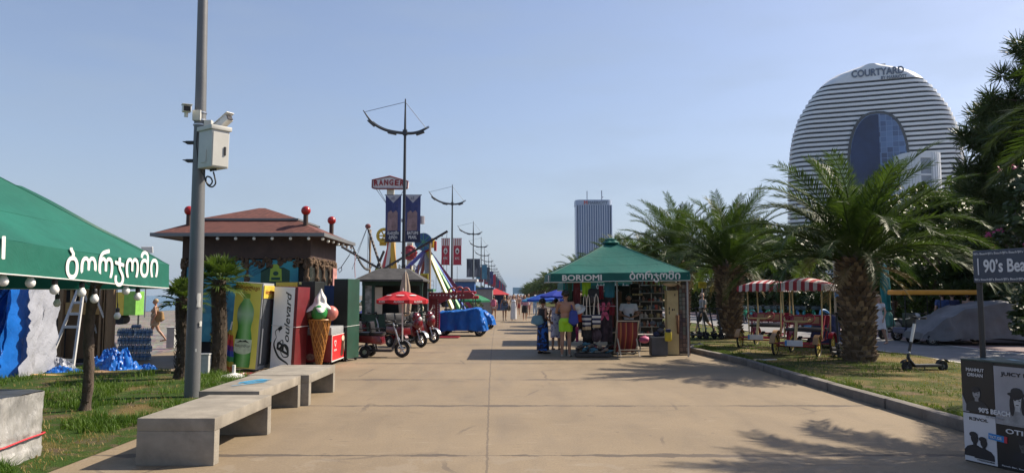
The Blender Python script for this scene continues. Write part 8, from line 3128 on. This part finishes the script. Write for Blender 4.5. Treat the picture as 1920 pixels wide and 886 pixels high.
def person(label, loc, rz, H=1.72, skin=None, hair=None, female=False, stride=0.0, arms=None, hairstyle='short', tops=None, bottoms=None, shoes=None, near=True, belly=0.0, face_turn=0.0, group=None, head_down=0.0, beard=False):
 skin = skin or skin_a
 t = thing('person', label, 'person', loc, rz, group)
 J = skel(stride, female, arms)
 vox = .0115 if near else .02
 mb = MB()
 torso(mb, 0, female, belly)
 mb.cap((0, .01, 1.42), .058 if not female else .05, (0, -.005, 1.55), .05 if not female else .044)
 for s, k in ((-1, 'L'), (1, 'R')):
  mb.cap(J['sh' + k], .054 if not female else .046, J['el' + k], .040 if not female else .036)
  d = (J['wr' + k] - J['el' + k])
  mb.cap(J['el' + k], .040 if not female else .035, J['el' + k] + d * .45, .038 if not female else .033)
  mb.cap(J['el' + k] + d * .3, .037 if not female else .032, J['wr' + k], .026)
  d.normalize()
  side = d.cross(Vector((0, 1, 0)))
  side = (side if side.length > .1 else d.cross(Vector((1, 0, 0)))).normalized()
  thick = d.cross(side).normalized()
  palm0, palm1 = J['wr' + k], J['wr' + k] + d * .085
  for q in (-.6, 0, .6):
   mb.cap(palm0 + thick * q * .022, .017, palm1 + thick * q * .034, .016, 8)
  if near:
   for i, ln in enumerate((.062, .075, .07, .055)):
    b0 = palm1 + thick * (.030 - .020 * i)
    b1 = b0 + d * ln * .55 + side * s * .006
    b2 = b1 + (d * .8 + side * -s * .6).normalized() * ln * .5
    mb.cap(b0, .0095, b1, .009, 6); mb.cap(b1, .009, b2, .0075, 6)
   th0 = palm0 + d * .03 + thick * .024
   th1 = th0 + (d * .7 + thick * .7).normalized() * .045
   mb.cap(th0, .012, th1, .010, 6); mb.cap(th1, .010, th1 + d * .03, .008, 6)
  else:
   mb.cap(palm1, .016, palm1 + d * .06, .012, 6)
  # legs
  mb.cap(J['hip' + k], .092 if female else .088, J['knee' + k], .055)
  c = J['ank' + k] - J['knee' + k]
  mb.cap(J['knee' + k], .053, J['knee' + k] + c * .35 + Vector((0, .012, 0)), .053)
  mb.cap(J['knee' + k] + c * .35 + Vector((0, .012, 0)), .052, J['ank' + k], .033)
  fz = J['ank' + k].z - .055
  up = max(0, J['ank' + k].z - min(J['ankL'].z, J['ankR'].z))
  toe = Vector((J['ank' + k].x + s * .02, J['ank' + k].y - .16, fz - up * .45))
  mb.cap(J['ank' + k] + Vector((0, .035, -.045)), .034, toe, .026)
  if near:
   for i in range(5):
    mb.cap(toe + Vector((s * (-.022 + .012 * i), .01, -.004)), .011, toe + Vector((s * (-.024 + .013 * i), -.03 + .004 * abs(i - 1), -.012)), .009, 6)
 # head
 hm = Matrix.Translation((0, -.005, 1.56)) @ Matrix.Rotation(face_turn, 4, 'Z') @ Matrix.Rotation(head_down, 4, 'X')
 HP = lambda x, y, z: hm @ Vector((x, y, z))
 rot3 = hm.to_3x3()
 hmb = mb
 hmb.ell(HP(0, -.010, .085), (.074, .093, .105), 20, 14, rot3)
 hmb.ell(HP(0, -.035, .030), (.055, .062, .055), 16, 10, rot3)
 hmb.cap(HP(0, -.098, .085), .010, HP(0, -.116, .062), .014, 8)
 hmb.ell(HP(0, -.093, .030), (.026, .012, .009), 10, 6, rot3)
 for s in (-1, 1):
  hmb.ell(HP(s * .076, .0, .07), (.012, .022, .032), 8, 6, rot3)
  hmb.ell(HP(s * .03, -.088, .102), (.024, .014, .008), 8, 6, rot3)
 body = fuse(mb, vox, 'body', skin, t, it=1 if near else 2)
 if near:
  em = M('eye_dark', (.02, .015, .012), .2, .1, 5)
  for s in (-1, 1):
   e = MB().ell(HP(s * .030, -.091, .085), (.013, .006, .006), 10, 6, rot3).build('eye', em, body, smooth=60)
  MB().ell(HP(0, -.106, .030), (.021, .004, .004), 10, 5, rot3).build('mouth', M('lips', (.20, .07, .05), .5), body)
 # hair
 if hairstyle != 'bald':
  hb = MB()
  rg = random.Random(len(label))
  hb.ell(HP(0, .012, .112), (.084, .098, .092), 18, 12, rot3)
  if hairstyle == 'curly':
   for k in range(40):
    a, e = rg.uniform(0, 6.28), rg.uniform(-.3, 1.4)
    d = Vector((math.cos(a) * math.cos(e), math.sin(a) * math.cos(e), math.sin(e)))
    if d.y < -.35 and d.z < .5: continue
    hb.ell(HP(d.x * .088, .02 + d.y * .10, .105 + d.z * .10), .032, 8, 6)
  if hairstyle == 'long':
   hb.cap(HP(0, .06, .10), .07, HP(0, .085, -.10), .05)
   hb.cap(HP(-.05, .05, .06), .04, HP(-.07, .06, -.12), .03); hb.cap(HP(.05, .05, .06), .04, HP(.07, .06, -.12), .03)
  if hairstyle == 'bun':
   hb.ell(HP(0, .10, .13), .05, 10, 8)
  fwd = rot3 @ Vector((0, -1, 0))
  up = rot3 @ Vector((0, 0, 1))
  n = (fwd - up * .55).normalized()
  fuse(hb, .010 if near else .02, 'hair', hair or hair_d, t, cuts=[(HP(0, -.062, .118), n)] if hairstyle != 'cap' else [(HP(0, 0, .10), -up)])
 if beard:
  bb = MB(); bb.ell(HP(0, -.040, .022), (.060, .064, .05), 14, 10, rot3)
  fuse(bb, .010, 'beard', hair or hair_d, t, cuts=[(HP(0, 0, .036), up if hairstyle != 'bald' else rot3 @ Vector((0, 0, 1)))])
 # clothes
 def cloth_top(mat, sleeve=.5, hem=.93, neck=1.475, g=.014, strap=False):
  cb = MB()
  torso(cb, g, female, belly)
  cuts = [(Vector((0, 0, hem)), Vector((0, 0, -1))), (Vector((0, 0, neck)), Vector((0, 0, 1)))]
  if sleeve > 0:
   for k in 'LR':
    a, e, w = J['sh' + k], J['el' + k], J['wr' + k]
    if sleeve <= 1:
     cb.cap(a, .066, a.lerp(e, sleeve), .060)
    else:
     cb.cap(a, .064, e, .055); cb.cap(e, .055, e.lerp(w, sleeve - 1), .045)
  if hem < .9:
   cb.cap((0, 0, .95), .15, (0, 0, hem), .16)
  return fuse(cb, .014 if near else .022, 'top', mat, t, cuts)
 def cloth_shorts(mat, frac=.55, g=.02):
  cb = MB()
  cb.ell((0, 0, .955), ((.165 if female else .155) + g, .115 + g, .125), 16, 10)
  for k in 'LR':
   h, n = J['hip' + k], J['knee' + k]
   e = h.lerp(n, frac)
   cb.cap(h, .10 + g * .5, e, .085 + g * .5)
  return fuse(cb, .014 if near else .022, 'shorts', mat, t, [(Vector((0, 0, 1.03)), Vector((0, 0, 1))), (Vector((0, 0, .92 - .42 * frac)), Vector((0, 0, -1)))])
 def cloth_trousers(mat):
  cb = MB()
  cb.ell((0, 0, .955), (.17, .13, .125), 16, 10)
  for k in 'LR':
   cb.cap(J['hip' + k], .105, J['knee' + k], .075); cb.cap(J['knee' + k], .075, J['ank' + k], .06)
  return fuse(cb, .014 if near else .022, 'trousers', mat, t, [(Vector((0, 0, 1.03)), Vector((0, 0, 1)))])
 def skirt(mat, z1, z0, flare, lob=9, name='skirt'):
  sb = MB()
  def f(u, v):
   a = 2 * math.pi * u
   r0x, r0y = (.155 if z1 < 1.2 else .15), .118
   if z1 >= 1.2:
    k = min(1, (z1 - lerp(z1, z0, v)) / .25)
    rx, ry = lerp(.155, .185, k), lerp(.12, .14, k)
   else:
    rx, ry = r0x + .02 + .02 * min(1, v * 4), r0y + .02 + .02 * min(1, v * 4)
   q = 1 + flare * v + (.05 * v) * math.sin(lob * a + math.sin(a * 2) * 2)
   dz = -.012 * math.sin(a * 3) * v
   yo = -math.sin(R(stride)) * .25 * v * math.cos(a) * 0
   return Vector((rx * q * math.cos(a), ry * q * math.sin(a), lerp(z1, z0, v) + dz))
  sb.grid(f, 54, 22)
  return sb.build(name, mat, t, smooth=70, fixn=True)
 tops and [cloth_top(*(a if isinstance(a, tuple) else (a,))) for a in [tops]]
 if bottoms:
  kind, mat = bottoms[0], bottoms[1]
  rest = bottoms[2:]
  if kind == 'shorts': cloth_shorts(mat, *rest)
  elif kind == 'trousers': cloth_trousers(mat)
  elif kind == 'skirt': skirt(mat, *rest)
 if shoes:
  for s, k in ((-1, 'L'), (1, 'R')):
   up = max(0, J['ank' + k].z - min(J['ankL'].z, J['ankR'].z))
   a = J['ank' + k]
   sb = MB(); sb.cap(a + Vector((0, .04, -.055)), .036, Vector((a.x + s * .02, a.y - .18, a.z - .066 - up * .45)), .034)
   o = sb.build('shoe', shoes, t, smooth=60)
 s = H / 1.75
 t.scale = (s, s, s)
 t.location = (loc[0], loc[1], loc[2] - J['drop'] * s - (.0 if not shoes else -.006))
 return t

def hbag(loc, size, mat, label, name='shoulder_bag', strap=None, cat='bag'):
 m2 = MB()
 w, d, h = size
 def f(u, v):
  a = 2 * math.pi * u
  z = lerp(-h, h, v)
  k = (1.0 - .32 * v ** 1.5) * (1 - .5 * max(0, .12 - v) / .12) * (1 if v < .9 else 1 - (v - .9) * 3)
  c, s = math.cos(a), math.sin(a)
  x, y = w * k * (abs(c) ** .7) * (1 if c > 0 else -1), d * k * (1.1 - .5 * v) * (abs(s) ** .8) * (1 if s > 0 else -1)
  n = .03 * noise.noise(Vector((x * 9, y * 9, z * 7 + w * 50)))
  return Vector((x * (1 + n), y * (1 + 2 * n), z - .05 * (1 - v) * abs(c) * -1 + n * .3))
 m2.grid(f, 36, 18)
 o = m2.build(name, mat, None, smooth=60)
 o.location = loc
 if strap: MB().tube([Vector(p) for p in strap], .012, 6).build('strap', mat, o, smooth=50)
 return tag(o, label, cat)

# patterned cloths
def m_pattern(name, c1, c2, scale=9, thr=.5, c3=None):
 m, nt, b = nt_of(name)
 vec = obj_vec(nt)
 n = noise_n(nt, vec, scale, 3, .5, dist=.8)
 c = mixcol(nt, ramp(nt, n, [(thr - .02, 0), (thr + .02, 1)]), c1, c2)
 if c3:
  sp = nd(nt, 'ShaderNodeSeparateXYZ'); nt.links.new(vec, sp.inputs[0])
  f_ = math_n(nt, 'FRACT', math_n(nt, 'MULTIPLY', sp.outputs[2], 6.0))
  lo = math_n(nt, 'LESS_THAN', sp.outputs[2], .42)
  c = mixcol(nt, math_n(nt, 'MULTIPLY', lo, math_n(nt, 'LESS_THAN', f_, .3)), c, c3)
 nt.links.new(c, b.inputs['Base Color'])
 b.inputs['Roughness'].default_value = .8
 MATS[name] = m
 return m
sarong = m_pattern('sarong_blue', (.012, .10, .40), (.01, .012, .03), 7, .5, (.01, .012, .03))
floral = m_pattern('floral_white', (.42, .42, .48), (.06, .05, .18), 11, .58)
black_c = MATS['cloth_black']
white_c = M('cloth_white', (.62, .62, .64), .75, .08, 6)
grey_t = M('tee_grey', (.20, .21, .22), .8, .12, 6)

g = G(1018, 662)
A = {'L': ((-.24, .06, 1.16), (-.20, -.16, 1.02)), 'R': ((.23, .03, 1.15), (.22, -.05, .92))}
p = person('short curly haired woman in a black top and long blue patterned skirt', (g.x, g.y, 0), R(125), 1.53, skin_a, hair_d, True, 3, A, 'curly', (black_c, 0, .93, 1.44), ('skirt', sarong, 1.03, .10, .16), M('sandal_dark', (.03, .025, .02), .7), True, .03)
hbag((g.x - .16, g.y - .10, .93), (.19, .10, .15), M('bag_teal', (.14, .26, .30), .6, .15, 8), 'pale teal shoulder bag hanging from the woman in the blue skirt', 'shoulder_bag', [(-.08, 0, .1), (.02, .05, .35), (.10, .08, .42), (.14, .05, .2)])
g2 = G(1043, 655)
person('woman in a white and violet floral dress behind the shirtless man', (g2.x, g2.y, 0), R(150), 1.55, skin_a, hair_d, True, 4, None, 'bun', (floral, 0, .9, 1.43), ('skirt', floral, 1.25, .42, .12), None, True, .03)
g3 = G(1061, 668)
A = {'L': ((-.27, .02, 1.16), (-.29, -.06, .90)), 'R': ((.26, -.08, 1.18), (.18, -.30, 1.15))}
p3 = person('shirtless man in bright lime swim shorts seen from behind', (g3.x, g3.y, 0), R(172), 1.75, skin_a, hair_d, False, 2, A, 'curly', None, ('shorts', M('shorts_lime', (.28, .55, .01), .6, .08, 5), .60), M('sandal_pale', (.3, .27, .22), .7), True)
hbag((g3.x + .20, g3.y - .15, 1.03), (.14, .10, .21), M('bag_blue', (.015, .03, .20), .5, .2, 6), 'blue drawstring bag on the back of the shirtless man', 'drawstring_bag', [(0, 0, .18), (-.05, .06, .34), (-.10, .16, .42)])
q = W(1179, 600, 21.0)
A = {'L': ((-.27, -.02, 1.16), (-.06, -.26, 1.10)), 'R': ((.27, -.02, 1.16), (.07, -.26, 1.09))}
v = person('bearded vendor in a pale grey t-shirt looking at a phone behind the deck chair', (q.x, 21.0, 0), R(-4), 1.68, skin_c, hair_d, False, 2, A, 'short', (M('tee_pale', (.50, .51, .54), .8, .06, 6), .5, .9, 1.475), ('trousers', M('trousers_dark', (.03, .03, .035), .8)), None, True, .0, 0, None, R(16), True)
o = MB().box((0, 0, 0), (.07, .012, .14), (R(-50), 0, 0)).build('phone', black_pl, None, bevel=.005)
o.location = (q.x + .01, 21.0 - .31, 1.09)
MB().box((0, .006, .006), (.06, .004, .12), (R(-50), 0, 0)).build('screen', M('phone_screen', (.05, .06, .07), .1), o)
tag(o, 'dark phone held by the vendor in both hands', 'phone')
g = G(1314, 627)
person('bald bearded man in a grey t-shirt and dark shorts walking left', (g.x + .1, g.y, .02), R(-78), 1.78, skin_b, hair_d, False, 24, None, 'bald', (grey_t, .5, .9, 1.475), ('shorts', M('shorts_dark', (.025, .025, .03), .8), .85), M('shoe_dark', (.03, .03, .03), .6), True, .03, 0, None, 0, True)
gx = W(291, 600, 26.5)
bz = beach_z(gx.x, 26.5)
A = {'L': ((-.24, .05, 1.16), (-.22, -.02, .92)), 'R': ((.24, .06, 1.16), (.22, -.03, .93))}
person('fair haired woman in a beige wrap walking barelegged along the beach', (gx.x, 26.5, bz), R(-75), 1.58, skin_a, hair_l, True, 20, A, 'short', (M('wrap_beige', (.30, .21, .13), .8, .3, 9), 0, .88, 1.43), ('skirt', M('wrap_beige', None), 1.02, .70, .10), None, True, .04)
hbag((gx.x + .20, 26.42, bz + .92), (.16, .12, .19), M('bag_tan', (.24, .14, .05), .7, .2, 8), 'big tan bag at the hip of the woman on the beach', 'shoulder_bag', [(-.05, 0, .15), (-.10, .1, .40), (-.02, .15, .45)])
q = W(1648, 600, 24.8)
person('woman in a white dress half hidden by the scaly palm trunk', (q.x, 24.8, .02), R(-60), 1.66, skin_b, hair_l, True, 12, None, 'long', (white_c, .3, .9, 1.44), ('skirt', white_c, 1.03, .55, .2), None, True)
for px, mt, lab, rz in ((1767, M('tee_blue', (.05, .09, .24), .8), 'person in a blue t-shirt standing behind the orange canopy cart', 170), (1786, M('tee_navy', (.03, .035, .10), .8), 'person in a navy shirt beside the one in blue behind the cart', 150)):
 q = W(px, 580, 28.6)
 person(lab, (q.x, 28.6, .02), R(rz), 1.72, skin_b, hair_d, False, 3, None, 'short', (mt, .5, .9, 1.475), ('trousers', black_c), None, True)
q = W(1816, 580, 28.4)
person('shirtless person standing at the right end of the orange canopy cart', (q.x, 28.4, .02), R(120), 1.68, skin_b, hair_d, False, 3, None, 'short', None, ('shorts', M('shorts_dark', None), .7), None, True, .04)

# strollers on the promenade
den = M('denim', (.07, .10, .16), .8, .2, 8)
pink_t = M('top_pink', (.50, .24, .30), .8)
lblue = M('top_lightblue', (.26, .36, .50), .8)
def at_feet(px, py): return G(px, py)
g = at_feet(926, 599)
w1 = person('woman in a white top with a bright backpack walking away', (g.x, g.y, 0), R(176), 1.62, skin_a, hair_d, True, 14, None, 'bun', (white_c, .4, .86, 1.44), ('shorts', M('short_tan', (.35, .2, .15), .8), .5), None, False)
hbag((g.x - .02, g.y - .20, 1.12), (.19, .13, .25), M('pack_pink', (.45, .10, .16), .6, .4, 4), 'pink and yellow backpack on the woman in the white top', 'backpack')
g = at_feet(946, 601)
w2 = person('woman in a dark tank top and denim shorts walking towards the camera', (g.x, g.y, 0), R(4), 1.66, skin_a, hair_l, True, 16, None, 'long', (M('top_dark', (.05, .05, .06), .8), 0, .95, 1.42), ('shorts', den, .45), M('shoe_dark', None), False)
g = at_feet(963, 601)
w3 = person('woman in a long white dress walking towards the camera', (g.x, g.y, 0), R(-4), 1.70, skin_b, hair_d, True, 8, None, 'long', (white_c, 0, .9, 1.42), ('skirt', white_c, 1.25, .12, .12), None, False)
hbag((g.x - .30, g.y, .80), (.12, .08, .18), M('bag_olive', (.10, .08, .05), .7), 'dark bag hanging beside the long white dress', 'shoulder_bag')
g = at_feet(984, 600)
w4 = person('woman in a pink top and black knee length skirt walking towards the camera', (g.x, g.y, 0), R(2), 1.68, skin_a, hair_d, True, 10, None, 'long', (pink_t, 1.2, .92, 1.46), ('skirt', black_c, 1.03, .52, .10), None, False)
g = at_feet(1003, 589)
w5 = person('person in light blue clothes and a white hat further down the promenade', (g.x, g.y, 0), R(180), 1.68, skin_a, white_c, False, 8, None, 'cap', (lblue, .8, .8, 1.475), ('trousers', lblue), None, False)
g = at_feet(991, 592)
w6 = person('man in a white shirt walking behind the woman in pink', (g.x, g.y, 0), R(3), 1.76, skin_a, hair_d, False, 14, None, 'short', (white_c, .6, .88, 1.475), ('shorts', M('short_rose', (.42, .22, .24), .8), .8), None, False)
g = at_feet(971, 593)
w7 = person('shirtless man walking behind the long white dress', (g.x, g.y, 0), R(-3), 1.74, skin_b, hair_d, False, 14, None, 'short', None, ('shorts', M('short_red', (.30, .05, .05), .8), .6), None, False)
rg = random.Random(77)
src = [w1, w2, w3, w4, w5, w6, w7]
crowd = 'small far stroller in the crowd down the promenade'
for k in range(44):
 D = 70 + 9 * (k % 22) + rg.uniform(-3, 3) + (0 if k < 22 else 4)
 x = rg.uniform(-4.2, 3.0) if D > 85 else rg.uniform(-4.2, 1.5)
 dup(src[k % 7], (x, D, src[k % 7].location.z), rg.choice((0, math.pi)) + rg.uniform(-.3, .3), crowd, 'far strollers down the promenade', src[k % 7].scale.x * rg.uniform(.94, 1.04))
# ------------------------------------------------------------------ sea haze
m = bpy.data.materials.new('sea_haze')
m.use_nodes = True
nt = m.node_tree
nt.nodes.remove(nt.nodes['Principled BSDF'])
pv = nt.nodes.new('ShaderNodeVolumePrincipled')
pv.inputs['Color'].default_value = (.62, .80, 1.0, 1)
pv.inputs['Density'].default_value = .00006
pv.inputs['Anisotropy'].default_value = .3
nt.links.new(pv.outputs[0], nt.nodes['Material Output'].inputs['Volume'])
hz = MB().bx(-1100, 1100, -60, 2600, -6, 142).build('haze', m)
hz['kind'] = 'stuff'
